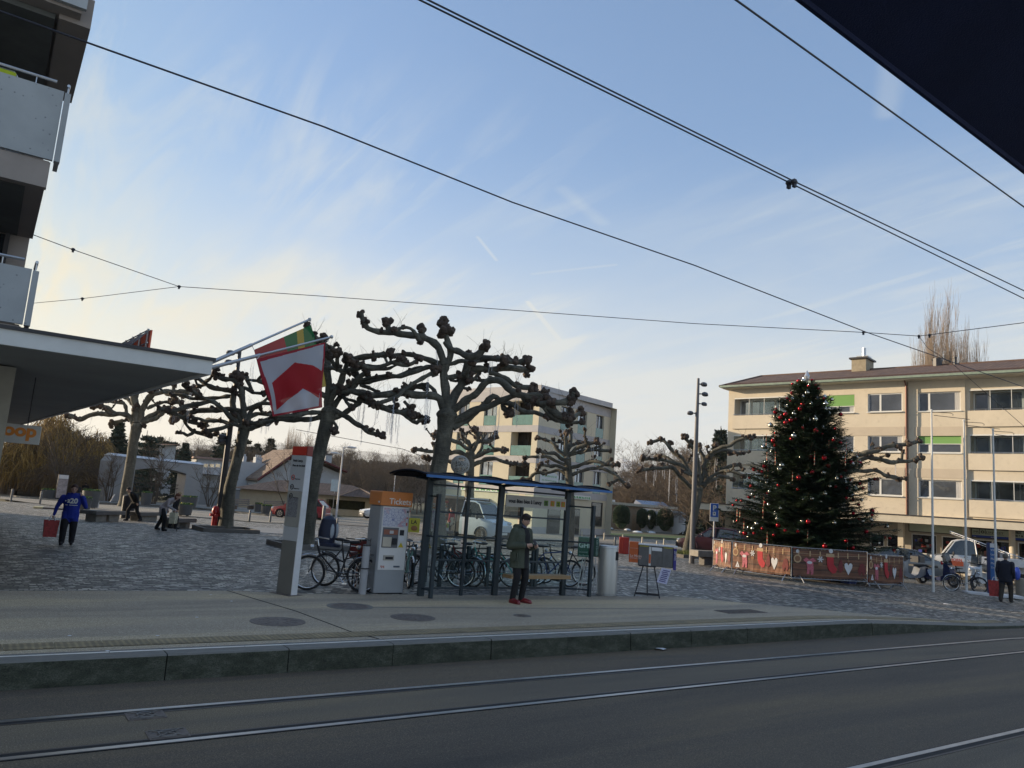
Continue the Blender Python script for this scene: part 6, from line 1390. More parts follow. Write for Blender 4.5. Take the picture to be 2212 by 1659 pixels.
# terrace wall and lawn under the bushes
a=AT(*E4(190,1235),b0,4.8); c=AT(*E4(1100,1290),b0,4.8); f_=Fac(a,c,hz(a.x,a.y)-.3); tw=T('terrace_wall','low grey terrace wall under the clipped bushes','wall',f_.o,f_.rz); b=MB(); b.add([(0,0,0),(f_.L,0,0),(f_.L,0,c.z-f_.o.z),(0,0,a.z-f_.o.z),(0,3,0),(f_.L,3,0),(f_.L,3,c.z-f_.o.z),(0,3,a.z-f_.o.z)],[(0,1,2,3),(3,2,6,7),(0,3,7,4),(1,5,6,2),(7,6,5,4)]); b.build('wall',mat('terrace_grey',(.16,.165,.165),.9,var=.15),tw)
sheet('lawn',[E4(190,1330),E4(700,1370),E4(1330,1400)],[E4(190,1290),E4(700,1310),E4(1330,1340)],.05,mat('lawn_green',(.045,.085,.02),.95,var=.3,vs=3,bump=.5,bs=40))
for x,y,w_,h_,lab in ((630,1305,90,50,'largest white dome skylight on the lawn'),(820,1285,70,28,'second white dome skylight on the lawn, behind the first'),(490,1245,45,22,'small white dome skylight behind the big one'),(245,1225,50,22,'small white dome skylight nearest the pharmacy')):
    g=AT(*E4(x,y),b0,3.2 if y>1290 else 5.2); k=(g-EYE).dot(_f0)/FL*V['e4'][2]; t=T('dome_skylight',lab,'skylight',g-Vector((0,0,.3))); b=MB(); b.bb(-w_*k,w_*k,-w_*k*.8,w_*k*.8,-.3,.3); b.build('base',MATS['terrace_grey'],t); b=MB(); b.lathe((0,0,.3),[(w_*k,0),(w_*k*.9,h_*k*.45),(w_*k*.55,h_*k*.85),(0,h_*k)],18); b.build('dome',mat('dome_white',(.62,.66,.70),.3),t,smooth=True)
# ================================================================ TRAM STOP FURNITURE
m_teal=mat('shelter_teal',(.022,.035,.045),.45,metal=.2,var=.15); m_blue2=mat('shelter_blue',(.02,.12,.34),.4,var=.08); m_roofd=mat('shelter_roof',(.013,.016,.026),.9,var=.2,spec=.15)
SY=14.05
sx=[G(893,1283).x,G(1058.7,1284).x,G(1205,1283).x]
sh=T('bus_shelter','dark glazed tram stop shelter with a blue edged roof and a destination board','shelter',(sx[0],SY,0)); M=Matrix.Translation(-sh.location)
for x in sx: b=MB(M); b.cbox(x-.08,x+.045,SY-.05,SY+.05,0,2.36,.01); b.build('post',m_teal,sh)
FYl=13.70; xR=G(1264,1288).x
for x in (sx[0]+.02,xR):
    b=MB(M); b.bb(x-.035,x+.035,FYl-.035,FYl+.035,0,2.05); b.build('post',m_teal,sh)
xs_=sorted([sx[0],sx[0]+(sx[1]-sx[0])*.52,sx[1],sx[1]+(sx[2]-sx[1])*.30,sx[2]])
for x in (xs_[1],xs_[3]): b=MB(M); b.bb(x-.03,x+.03,SY-.03,SY+.03,0,2.26 if x==xs_[1] else 1.9); b.build('mullion',m_teal,sh)
ZR=(.16,.72,1.20,1.69,2.24)
for z in ZR:
    for a,c in ((sx[0]+.06,sx[1]-.10),(sx[1]+.06,sx[2]-.10)):
        b=MB(M); b.bb(a,c,SY-.018,SY+.018,z-.018,z+.018); b.build('rail',m_teal,sh)
for xw in (sx[0]+.02,xR):
    x0=sx[0] if xw<sx[1] else sx[2]
    b=MB(M)
    for z in (.16,1.2,2.0): b.tube([(x0,SY-.06,z),(xw,FYl,z)],.018,5)
    b.build('side_rail',m_teal,sh)
    b=MB(M); b.add([(x0,SY-.07,.2),(xw,FYl,.2),(xw,FYl,2.0),(x0,SY-.07,2.0)],[(0,1,2,3)]); b.build('side_glass',clearglass('shelter_glass'),sh)
b=MB(M)
for a,c in zip(xs_,xs_[1:]): b.bb(a+.06,c-.1,SY+.0,SY+.006,.19,2.2)
b.build('back_glass',clearglass('shelter_glass'),sh)
# roof: arched sheet on ribs, blue gutter along its front edge
fa=G(919,1029,2.36); fb=G(1312,1067,2.36); yF=13.15; yR=14.75; xa=7.05; xb=11.72
b=MB(M); n=8; m=int((xb-xa)/.9)
for i in range(m):
    x0,x1=xa+(xb-xa)*i/m,xa+(xb-xa)*(i+1)/m
    for k in range(n):
        f0,f1=k/n,(k+1)/n; z=lambda f:2.40+.075*math.sin(PI*f)**.8
        y0,y1=yF+(yR-yF)*f0,yF+(yR-yF)*f1
        b.add([(x0+.03,y0,z(f0)),(x1-.03,y0,z(f0)),(x1-.03,y1,z(f1)),(x0+.03,y1,z(f1)),(x0+.03,y0,z(f0)-.03),(x1-.03,y0,z(f0)-.03),(x1-.03,y1,z(f1)-.03),(x0+.03,y1,z(f1)-.03)],[(0,1,2,3),(7,6,5,4)])
    b.tube([(x1,yF+(yR-yF)*k/n,2.41+.08*math.sin(PI*k/n)**.8) for k in range(n+1)],.02,5)
b.tube([(xa,yF+(yR-yF)*k/n,2.41+.08*math.sin(PI*k/n)**.8) for k in range(n+1)],.02,5)
b.build('roof',m_roofd,sh,smooth=True)
b=MB(M); b.bb(xa,xb+.05,yF-.05,yF-.0,2.355,2.405); b.bb(xa+.2,xb,yF,yF+.10,2.36,2.39); b.build('gutter',m_blue2,sh)
b=MB(M)
for x in sx: b.tube([(x,SY,2.33),(x,yF+.05,2.39)],.035,6); b.tube([(x,SY,2.33),(x,yR-.05,2.38)],.03,6)
b.build('roof_beam',m_teal,sh)
# board
x0,x1=sx[1]+.085,sx[2]-.105; b=MB(M); b.bb(x0,x1,SY-.05,SY-.02,1.90,2.15); bd=b.build('board',mat('board_grey',(.52,.50,.47),.6,var=.05),sh)
def kid(o,par,Mw): o.parent=par; o.matrix_local=Mw; return o
o=txt('vous êtes bien à Lancy',.125,bd,m_ink,(0,0,0),bold=.003); k=(x1-x0)*.545/max(.1,o.dimensions.x); o.matrix_local=M@Matrix.Translation((x0+.06,SY-.056,1.985))@Matrix.Rotation(PI/2,4,'X')@Matrix.Diagonal((k,1,1,1))
mm=[mat('motif_green',(.10,.22,.03),.6),mat('motif_orange',(.55,.18,.02),.6),mat('motif_lime',(.22,.30,.03),.6),mat('motif_dark',(.05,.07,.03),.6)]
for i,(u,mi) in enumerate(((.655,0),(.765,1),(.865,2),(.95,1))):
    c=x0+(x1-x0)*u; b=MB(M); b.m=mi; b.bb(c-.055,c+.055,SY-.056,SY-.051,1.965,2.085); b.m=3 if mi!=1 else 2; b.bb(c-.03,c+.035,SY-.059,SY-.0565,1.985,2.01); b.bb(c-.01,c+.02,SY-.059,SY-.0565,2.012,2.06); b.bb(c-.04,c-.02,SY-.059,SY-.0565,2.03,2.055); b.build('emblem',mm,bd)
# bench under the board
m_wood=mat('bench_wood',(.30,.19,.09),.6,var=.2,vs=3,stretch=(.4,6,6),bump=.15)
b=MB(M); b.cbox(sx[1]-.10+.2,sx[2]-.12,SY-.42,SY-.08,.40,.475,.012); b.build('bench_seat',m_wood,sh)
b=MB(M)
for x in (sx[1]+.5,sx[2]-.4): b.bb(x-.03,x+.03,SY-.38,SY-.05,.34,.398)
b.build('bench_bracket',m_teal,sh)
# ticket machine
tx0,tx1=G(587.6+.2292*948,933.2+.2292*1525),G(587.6+.2292*1235,933.2+.2292*1525); y0=(tx0.y+tx1.y)/2
w_=tx1.x-tx0.x; tm=T('ticket_machine','tall grey ticket machine with an orange Tickets header and a network map','ticket machine',(tx0.x,y0,0))
m_tg=mat('machine_grey',(.30,.31,.32),.45,var=.05); m_tl=mat('machine_light',(.66,.64,.62),.45,var=.04); m_to=mat('machine_orange',(.62,.20,.045),.5,var=.04)
b=MB(); b.cbox(0,w_,0,.55,.02,1.74,.02); b.build('cabinet',m_tg,tm); b=MB(); b.bb(.01,w_-.01,.02,.5,0,.02); b.build('foot',m_black,tm)
b=MB(); b.cbox(-.02,w_+.02,-.03,.57,1.745,2.03,.012); hd=b.build('header',m_to,tm); txt('Tickets',.17,hd,mat('lettering_pale',(.75,.68,.62),.6),(w_-.01,-.034,1.78),align='RIGHT',bold=.002); o=txt('tpg',.06,hd,mat('lettering_pale',(.75,.68,.62),.6),(-.024,.12,1.80),rot=(PI/2,0,-PI/2))
b=MB(); b.cbox(.04,w_-.03,-.014,-.001,.47,1.73,.004); b.build('front_panel',m_tl,tm)
m_map,N_,L_,b_=nodes('map_print',.4); v=mapv(N_,L_); vo=N_.new('ShaderNodeTexVoronoi'); vo.feature='DISTANCE_TO_EDGE'; vo.inputs['Scale'].default_value=16; L_.new(v,vo.inputs['Vector']); c_=ramp(N_,L_,vo.outputs['Distance'],[(.02,(.20,.22,.38)),(.06,(.55,.54,.60))]); c_=mixc(N_,L_,ramp(N_,L_,noise_n(N_,L_,v,5,2,.5),[(.56,(0,0,0)),(.62,(.6,.6,.6))]),c_,(.55,.25,.27)); L_.new(c_,b_.inputs['Base Color'])
mp=MB(); mp.bb(.06,w_-.10,-.022,-.015,1.33,1.70); mp.m=1; mp.bb(w_-.095,w_-.04,-.022,-.015,1.33,1.70); mp.m=2; mp.bb(w_-.085,w_-.05,-.025,-.0225,1.36,1.42); mp.bb(w_-.085,w_-.05,-.025,-.0225,1.50,1.53); mp.m=3; mp.bb(w_-.085,w_-.05,-.025,-.0225,1.62,1.66); mp.build('network_map',[m_map,mat('map_margin',(.55,.53,.56),.5),mat('map_red',(.5,.10,.10),.5),m_ink],tm)
s=w_/.62
b=MB(); b.bb(.07*s,.40*s,-.024,-.015,.91,1.31); b.build('service_recess',mat('recess_grey',(.12,.12,.13),.5),tm)
b=MB(); b.bb(.09*s,.38*s,-.031,-.025,1.17,1.27); b.build('screen_surround',mat('warm_red_panel',(.28,.10,.06),.5),tm); b=MB(); b.bb(.21*s,.29*s,-.036,-.0315,1.19,1.25); b.build('screen',mat('screen_pale',(.5,.5,.5),.3),tm)
b=MB(); b.cbox(.08*s,.26*s,-.045,-.025,.93,1.12,.004); b.build('flap',mat('flap_cream',(.50,.44,.35),.5),tm); b=MB(); b.cbox(.28*s,.37*s,-.07,-.025,.98,1.10,.01); b.build('keypad',m_ink,tm)
b=MB(); b.bb(.43*s,.52*s,-.021,-.015,1.16,1.27); b.build('card_reader',m_ink,tm); b=MB(); b.bb(.43*s,.53*s,-.021,-.015,1.05,1.14); b.build('notice',m_paper,tm)
b=MB(); b.prism([(.42*s,.92),(.53*s,.92),(.475*s,1.02)],-.020,-.015); b.build('warning_triangle',mat('warn_yellow',(.55,.42,.02),.5),tm)
b=MB(); b.bb(.13*s,.35*s,-.03,-.015,.66,.76); b.m=1; b.bb(.17*s,.33*s,-.032,-.0305,.68,.73); b.build('ticket_slot',[mat('slot_steel',(.35,.33,.30),.4,metal=.5),m_ink],tm)
txt('trtpg'[2:],.07,tm,mat('logo_red',(.55,.10,.05),.5),(.09*s,-.016,.52)); b=MB(); b.bb(.36*s,.49*s,-.02,-.015,.52,.555); b.build('name_plate',mat('plate_dark',(.10,.12,.15),.5),tm)
# small grey post left of the machine
g=G(782,1284); t=T('post','short pale grey post between the parked bicycles and the ticket machine','post',g); b=MB(); b.cyl((0,0,0),.075,.95,14); b.m=1; b.cyl((0,0,.93),.077,.03,14); b.ring((0,0,.5),.078,.012,14,5,'Z'); b.build('body',[mat('post_grey',(.34,.34,.35),.5),m_cap],t)
# stop totem
g=G(617,1284); t=T('stop_totem','tall grey tram stop totem with a red top, nearest the left, beside the bicycles','sign',g,face_cam(g)+R(-52))
m_tot=mat('totem_grey',(.40,.41,.42),.5,var=.04); m_tot2=mat('totem_pale',(.60,.60,.61),.5); m_totd=mat('totem_taupe',(.15,.145,.13),.5,var=.08); m_red=mat('totem_red',(.50,.035,.02),.5)
TW=.44
b=MB(); b.bb(-TW/2,TW/2,-.05,.05,.02,.98); b.m=1; b.bb(-TW/2,TW/2,-.05,.05,.985,1.24); b.m=2; b.bb(-TW/2,TW/2,-.05,.05,1.245,1.9); b.m=1; b.bb(-TW/2,TW/2,-.05,.05,1.905,2.58); b.m=3; b.bb(-TW/2,TW/2,-.05,.05,2.585,2.75); b.build('face',[m_totd,m_tot,mat('totem_olive',(.29,.28,.25),.5),m_red],t)
b=MB(); b.cbox(TW/2,TW/2+.03,-.065,.065,0,2.57,.005); b.build('edge_profile',m_tot2,t); b=MB(); b.cbox(TW/2,TW/2+.03,-.065,.065,2.575,2.76,.005); b.build('edge_cap',mat('totem_red_dark',(.22,.04,.03),.5),t)
b=MB(); b.box((0,0,.01),(TW+.15,.3,.02)); b.build('foot_plate',m_iron,t)
txt('Petit-Lancy,',.062,t,m_ink,(-TW/2+.06,-.054,2.46),bold=.001); txt('Place du 1er-Août',.05,t,m_ink,(-TW/2+.06,-.054,2.37),bold=.001)
for z,mm_,nn_ in ((2.16,m_red,'14'),(1.96+.02,m_ink,'15'),(1.79+.02,m_ink,'22')):
    b=MB(); b.m=0; b.ring((-TW/2+.11,-.052,z),.045,.008,16,5,'Y'); b.build('line_badge',mm_,t); txt(nn_,.05,t,m_ink,(-TW/2+.08,-.054,z-.018)); txt('Meyrin Lancy',.028,t,m_ink,(-TW/2+.18,-.054,z-.035))
b=MB(); b.bb(-TW/2+.05,TW/2-.1,-.056,-.051,1.42,1.78); b.build('timetable',mat('timetable_print',(.17,.17,.18),.5,var=.5,vs=40),t)
# steel litter bin
g=G(1310,1285); t=T('litter_bin','tall cylindrical brushed steel litter bin right of the green newspaper box','bin',g); b=MB(); hb_b=1.13
m_ss=mat('brushed_steel',(.52,.52,.50),.4,metal=.6,var=.12,vs=1,stretch=(8,8,.6)); b.lathe((0,0,.0),[(.23,0),(.235,.06),(.235,hb_b-.05),(.225,hb_b),(.20,hb_b+.012),(0,hb_b+.012)],28); b.build('body',m_ss,t,smooth=True)
a0=face_cam(g)-PI/2+.8
b=MB(); vs=[]
for k in range(7):
    a=a0+k*.12
    for z in (.82,1.02): vs.append((.238*math.cos(a),.238*math.sin(a),z))
b.add(vs,[(2*k,2*k+2,2*k+3,2*k+1) for k in range(6)]); b.build('opening',m_black,t)
b=MB(); b.ring((0,0,.05),.236,.006,24,4,'Z'); b.ring((0,0,1.09),.236,.006,24,4,'Z'); b.build('band',m_ss,t)
# green newspaper box on a white stand
def C6(x,y): return Z('c6',x,y)
g=G(*C6(1860,1235)); k=(g-EYE).dot(_f0)/FL*.2266; t=T('newspaper_box','green newspaper box on a thin white stand beside the steel bin','newspaper box',g,face_cam(g)); m_gr=mat('box_green',(.012,.10,.06),.5); m_gr2=mat('box_green_dark',(.008,.05,.035),.5)
z0=(1235-905)*k; z1=(1235-725)*k
b=MB(); b.cbox(-110*k,-10*k,-.02,.30,z0,z1,.01); b.build('door',m_gr,t); b=MB(); b.cbox(10*k,85*k,.0,.32,z0+.02,z1,.01); b.bb(-10*k,10*k,.28,.32,z0,z1); b.build('case',m_gr2,t)
txt('GHI',.16,t,mat('lettering_mint',(.45,.65,.58),.6),(-103*k,-.024,z1-.24),bold=.006)
for i,(s_,zz) in enumerate((('Le journal',.36),('des Genevois',.44),('le plus lu',.52),('gratuit',.60))): txt(s_,.05,t,mat('lettering_mint',(.45,.65,.58),.6),(-98*k,-.024,z1-zz))
o=txt('SERVEZ-VOUS',.07,t,mat('lettering_mint',(.45,.65,.58),.6),(78*k,-.004,z0+.05),rot=(PI/2,-PI/2,0))
b=MB()
for x,y in ((-95*k,0),(95*k,0),(-60*k,.3),(60*k,.3)): b.tube([(x*.6,y,z0),(x,y*1.1,0)],.012,5)
b.tube([(-75*k,0,.25),(75*k,0,.25)],.01,5); b.build('stand',m_white,t)
# row of newspaper boxes on a black trestle
g=G(1405,1291); k=(g-EYE).dot(_f0)/FL*.3125; t=T('newspaper_rack','row of orange, grey and blue edged newspaper boxes on a black trestle','newspaper rack',g,face_cam(g))
def cz(y): return (1655-y)*k
x_=lambda x:(x-432)*k
b=MB(); b.cbox(x_(338),x_(572),0,.32,cz(1450),cz(1312),.01); b.build('case',mat('rack_dark',(.07,.07,.072),.5),t)
b=MB(); b.cbox(x_(276),x_(337),-.03,.30,cz(1432),cz(1295),.01); o_=b.build('orange_box',mat('box_orange',(.50,.10,.02),.5),t)
m_pl=mat('lettering_rose',(.62,.42,.36),.6)
txt('Le Matin',.08,o_,m_pl,(x_(283),-.034,cz(1395)),bold=.002); txt('Dimanche',.065,o_,m_pl,(x_(283),-.034,cz(1408))); txt('tous les jours',.035,o_,m_pl,(x_(284),-.034,cz(1340)))
for a,c,top in ((342,408,'y'),(425,498,'w'),(502,568,'y')):
    b=MB(); b.bb(x_(a),x_(c),-.012,-.002,cz(1445),cz(1318)); d_=b.build('flap',mat('flap_glass',(.10,.10,.105),.25,var=.25,vs=5),t)
    b=MB(); b.bb(x_(a)+.01,x_(c)-.01,-.022,-.0125,cz(1322 if top=='y' else 1345),cz(1316 if top=='y' else 1322)); b.build('label_strip',mat('strip_yellow',(.40,.36,.04),.6) if top=='y' else m_paper,d_)
b=MB(); b.bb(x_(409),x_(424),-.014,-.002,cz(1445),cz(1320)); b.m=1; b.bb(x_(410),x_(423),-.018,-.0145,cz(1430),cz(1370)); b.build('side_label',[m_white,mat('box_orange',(.5,.1,.02))],t)
b=MB(); b.bb(x_(574),x_(592),-.01,.30,cz(1462),cz(1322)); b.build('blue_edge',mat('edge_blue',(.04,.03,.22),.5),t); txt('20 min',.08,t,m_white,(x_(578),-.014,cz(1335)),rot=(PI/2,PI/2,0))
b=MB(); b.cbox(x_(335),x_(598),-.04,.34,cz(1312),cz(1304),.004); b.build('lid',m_tot2,t)
b=MB()
for a,c,yy in ((375,325,-.02),(448,492,-.02),(400,410,.35)): b.tube([(x_(a),.08,cz(1450)),(x_(c),yy-.05 if yy<0 else yy,0)],.016,6)
b.tube([(x_(345),0,cz(1450)),(x_(460),0,cz(1450))],.018,6); b.bb(x_(333),x_(484),-.01,.03,.05,.10); b.build('trestle',m_ink,t)
b=MB(); b.add([(x_(498),-.03,cz(1452)),(x_(562),-.03,cz(1458)),(x_(535),-.06,cz(1558)),(x_(468),-.06,cz(1548)),(x_(498),-.026,cz(1452)),(x_(562),-.026,cz(1458)),(x_(535),-.056,cz(1558)),(x_(468),-.056,cz(1548))],[(0,1,2,3),(7,6,5,4)]); pp_=b.build('poster',mat('poster_lilac',(.50,.50,.66),.7),t)
b=MB(); r=random.Random(2)
for i in range(7):
    u=.1+.12*i; A=Vector((x_(498),-.033,cz(1452))).lerp(Vector((x_(468),-.063,cz(1548))),u+.02); B=Vector((x_(562),-.033,cz(1458))).lerp(Vector((x_(535),-.063,cz(1558))),u+.02); p0=A.lerp(B,.12+.1*r.random()); p1=A.lerp(B,.75+.15*r.random()); dz=Vector((0,-.0005,-.022)); b.add([p0,p1,p1+dz,p0+dz],[(0,1,2,3)])
b.build('print_line',mat('print_navy',(.06,.06,.20),.7),pp_)
# red box behind
g=G(1347,1196); t=T('red_box','slim red box standing on the cobbles right of the steel bin','box',g,.1); k=(g-EYE).dot(_f0)/FL*.1562*1.157; b=MB(); b.cbox(-.20,.20,-.15,.15,0,.78,.015); b.build('body',mat('box_red2',(.42,.02,.015),.5),t)
# bollards
m_bol=mat('bollard_grey',(.14,.145,.155),.5,metal=.3); m_bolc=mat('bollard_cream',(.48,.43,.33),.6)
def bollard(px,yb_,yt,label,grp,m=m_bol,r=.06):
    g=G(px,yb_); h=HT(px,yt,g); t=T('bollard',label,'bollard',g,0,grp); b=MB(); b.lathe((0,0,0),[(r,0),(r,h-.03),(r*.85,h),(0,h)],12); b.m=1; b.ring((0,0,h-.12),r*1.01,.006,12,4,'Z'); b.build('body',[m,m_white],t,smooth=True)
GB='grey bollards along the far edge of the cobbles'
for px,yb_,yt,lb in ((23,1084,1056,'grey bollard furthest left, before the wooden bench'),(86,1089,1061,'second grey bollard from the left, before the planter'),(538,1127,1102,'grey bollard right of the leaning hydrant tree'),(583,1129,1105,'grey bollard just left of the totem'),(728,1136,1119,'short grey bollard before the garage opening'),(1227,1161,1132,'grey bollard before the pharmacy door, seen under the destination board'),(1328,1180,1160,'grey bollard above the steel bin'),(1287,1170,1156,'grey bollard behind the green newspaper box')): bollard(px,yb_,yt,lb,GB)
bollard(697,1133,1092,'tall thick grey bollard right of the trunk behind the totem',None,r=.10)
GC='cream topped bollards before the lawn'
for px,yb_,yt,lb in ((1305,1167,1151,'cream bollard at the corner of the pharmacy plinth'),(1345,1175,1155,'cream bollard behind the slim red box'),(1387,1180,1160,'cream bollard above the left part of the newspaper rack'),(1434,1184,1164,'cream bollard above the right part of the newspaper rack'),(1419,1178,1168,'small cream bollard between the other cream ones'),(1482-3,1188,1168,'cream bollard left of the trunk behind the mast'),(1257,1160,1148,'cream bollard left of the pharmacy side door')): bollard(px,yb_,yt,lb,GC,m_bolc,.055)
# red hydrant
g=G(461,1143); t=T('fire_hydrant','red fire hydrant at the foot of the dark lamp post','hydrant',g); b=MB(); m_hy=mat('hydrant_red',(.45,.015,.02),.4)
b.lathe((0,0,0),[(.17,0),(.17,.08),(.12,.1),(.12,.68),(.16,.70),(.16,.78),(.13,.9),(.06,.97),(0,.98)],14); b.build('body',m_hy,t,smooth=True); b=MB(); b.tube([(-.22,0,.6),(.22,0,.6)],.065,8); b.tube([(0,-.2,.58),(0,0,.58)],.07,8); b.build('outlet',m_hy,t)
# dark lamp post with side projectors (left) and the tall mast (right)
def mast(px,yb_,pxt,yt,label,lamps,r,m1,name='floodlight_mast',tx=None):
    g=G(px,yb_); top=AT(pxt,yt,g); t=T(name,label,'lamp post',g); b=MB(); n=(top-g); n=Vector((0,0,n.z)); b.tube([(0,0,0),n*.6,n],[r,r*.85,r*.5],12); b.build('pole',m1,t)
    for x,y,dx,rr in lamps:
        p=AT(x,y,g)-g; u=RT.copy(); u.z=0; u.normalize(); b=MB(); b.tube([Vector((0,0,p.z)),Vector((0,0,p.z))+u*dx*.5],.03,6); b.m=1
        c=Vector((0,0,p.z))+u*dx; b.ell(c,(rr,rr*.8,rr*.62),12,8); b.m=0; b.ell(c+Vector((0,0,-rr*.3))+u*.03*(1 if dx>0 else -1),(rr*.8,rr*.7,rr*.3),10,6); b.build('lamp_head',[m_cap,mat('lamp_grey',(.10,.10,.11),.4)],t)
    return t
def C7(x,y): return Z('c7',x,y)
m_mast=mat('mast_grey',(.13,.13,.14),.45,metal=.4,var=.1)
mast(1494,1217,1505.5,817,'tall grey floodlight mast with four projectors, in front of the right plane tree',[(*C7(745,222),.26,.17),(*C7(752,290),.32,.17),(*C7(752,358),.30,.15),(*C7(688,422),-.30,.16)],.12,m_mast)
mast(469,1143,519,757,'dark floodlight mast behind the hydrant, rising past the flags',[(*Z('d7',405,610),-.40,.2),(*Z('d7',400,750),-.42,.2),(*Z('c2',1760,420),-.3,.2),(*Z('c2',1775,450),-.28,.2)],.14,mat('mast_dark',(.05,.05,.055),.5))
def slamp(px,yb_,pxt,yt,label,side=1,two=False):
    g=G(px,yb_); p=AT(pxt,yt,g)-g; t=T('street_lamp',label,'street lamp',g); u=RT.copy(); u.z=0; u.normalize(); b=MB(); b.tube([(0,0,0),(0,0,p.z)],[.09,.05],8); b.build('pole',m_tot2,t)
    for s in ((side,-side) if two else (side,)):
        b=MB(); z=p.z if s==side else p.z-.5; b.tube([(0,0,z),u*s*.3+Vector((0,0,z+.05))],.03,5); b.ell(u*s*.6+Vector((0,0,z+.05)),(.42,.22,.08),12,6); b.build('lamp_head',m_tot2,t)
slamp(725,1126,743,967,'double headed street lamp before the garage roof',1,True); slamp(846,1110,846,1016,'small street lamp left of the shelter roof',1); 
# three white flag masts on the right
GF='white flag masts on the right of the square'
for px,yb_,pxt,yt,lb in ((2016,1279,2010,888,'left one of the three white flag masts'),(2088,1279,2083,910,'middle one of the three white flag masts'),(2153,1290,2147,930,'right one of the three white flag masts, behind the blue info pillar')):
    g=G(px,yb_); h=HT(pxt,yt,g); t=T('flag_mast',lb,'flagpole',g,0,GF); u=RT.copy(); u.z=0; u.normalize(); b=MB(); b.tube([(0,0,0),(0,0,h)],[.05,.03],10); b.ell((0,0,h+.03),(.05,.05,.05),8,5); b.build('pole',m_white,t)
    b=MB(); b.tube([Vector((0,0,h-.03)),u*.75+Vector((0,0,h-.02)),u*.85+Vector((0,0,h-.06)),u*.84+Vector((0,0,h-.12))],.012,5); b.tube([u*.1+Vector((0,0,h-.16)),u*1.5+Vector((0,0,h-.22))],.012,5); b.build('arm',m_cap,t)
# parking sign
g=G(1540,1200); t=T('parking_sign','blue and white parking sign with a disc symbol, left of the fir','sign',g,face_cam(g)); zt=HT(1541,1087,g); zb_=HT(1541,1104,g); k=(g-EYE).dot(_f0)/FL
b=MB(); b.tube([(0,.03,0),(0,.03,zt)],.035,8); b.build('post',m_tot2,t)
hw=9*k; b=MB(); b.cbox(-hw,hw,-.02,.0,zt-38*k,zt,.01); b.build('plate',m_white,t); b=MB(); b.bb(-hw+.02,hw-.02,-.028,-.021,zt-29*k,zt-.02); b.build('blue_field',mat('sign_blue2',(.02,.10,.42),.5),t)
txt('P',15*k,t,m_fr,(-.4*hw,-.033,zt-15*k),bold=.012); b=MB(); b.bb(-.35*hw,.35*hw,-.034,-.029,zt-26*k,zt-18*k); b.m=1; b.prism([(-.2*hw,zt-20*k),(.2*hw,zt-20*k),(0,zt-24*k)],-.037,-.0345); b.build('disc_symbol',[m_fr,m_ink],t)
# planters
m_pla=mat('planter_grey',(.075,.08,.085),.55,var=.12); m_leaf=mat('planter_leaf',(.05,.11,.025),.8,var=.5,vs=20); m_flo=mat('flower_yellow',(.55,.48,.08),.7)
def planter(px,yb_,yt,wpx,label,seed,fl=True):
    g=G(px,yb_); k=(g-EYE).dot(_f0)/FL; h=max(.4,(yb_-yt)*k); w2=wpx*k/2; t=T('planter',label,'planter',g,0,'round grey planters on the square'); r=random.Random(seed)
    b=MB(); b.lathe((0,0,.08),[(w2*.86,0),(w2,h-.08),(w2*.94,h-.08),(w2*.92,h-.16),(0,h-.16)],18); b.build('tub',m_pla,t,smooth=True); b=MB()
    for a in range(4): b.cyl((w2*.6*math.cos(a*PI/2+.4),w2*.6*math.sin(a*PI/2+.4),0),.04,.09,6)
    b.build('foot',m_ink,t); b=MB()
    for _ in range(420):
        a=r.uniform(0,6.28); q=w2*.95*math.sqrt(r.random()); c=Vector((q*math.cos(a),q*math.sin(a),h-.12+r.uniform(0,.22))); b.m=1 if (fl and r.random()<.07) else 0; e=Vector((r.gauss(0,1),r.gauss(0,1),r.gauss(0,1))).normalized()*.06; f__=e.orthogonal().normalized()*.035; b.add([c-e,c+f__,c+e,c-f__],[(0,1,2,3)])
    b.build('flowers',[m_leaf,m_flo],t)
def C2(x,y): return Z('c2',x,y)
for x,yb_,yt,w_,lb in ((705,985,848,130,'tallest round planter with yellow flowers, right of the man in blue'),(665,1000,905,90,'smaller planter with flowers, at the elbow of the man in blue'),(372,912,838,100,'planter between the wooden bench and the info board'),(745,930,845,75,'planter behind the tallest one beside the two seated people'),(1148,970,862,80,'planter in front of the gateway, behind the stooping dark figure'),(1475,992,895,140,'wide planter against the right foot of the gateway'),(1452,1045,955,120,'planter with yellow flowers behind the two women'),(2035,1024,950,60,'small planter left of the pair by the right garden wall'),(2100,1036,965,85,'small planter right of the pair by the right garden wall')):
    px,y1=C2(x,yb_); _,y2=C2(x,yt); planter(px,y1,y2,w_*.2734,lb,int(x))
# stone benches
m_stone=mat('bench_stone',(.24,.22,.19),.85,var=.2,vs=6,bump=.3); m_slat=mat('bench_slat',(.13,.12,.11),.8,var=.2)
def sbench(x0,x1,yb_,yt,label,v='c2'):
    A=G(*Z(v,x0,yb_)); B=G(*Z(v,x1,yb_)); f_=Fac(A,B,A.z); h=(yb_-yt)*V[v][2]*(A-EYE).dot(_f0)/FL; t=T('stone_bench',label,'bench',f_.o,f_.rz); L_b=f_.L
    b=MB(); b.cbox(-.25,L_b+.25,-.1,.75,h-.16,h,.02); b.build('seat',m_slat,t)
    for x in (.25,L_b-.25): b=MB(); b.cbox(x-.3,x+.3,.05,.6,0,h-.162,.02); b.build('block',m_stone,t)
sbench(770,940,1090,1005,'stone block bench just right of the man in blue'); sbench(1120,1240,1085,1015,'stone block bench behind the two women, left part'); sbench(1400,1500,1140,1065,'stone block bench right of the two women')
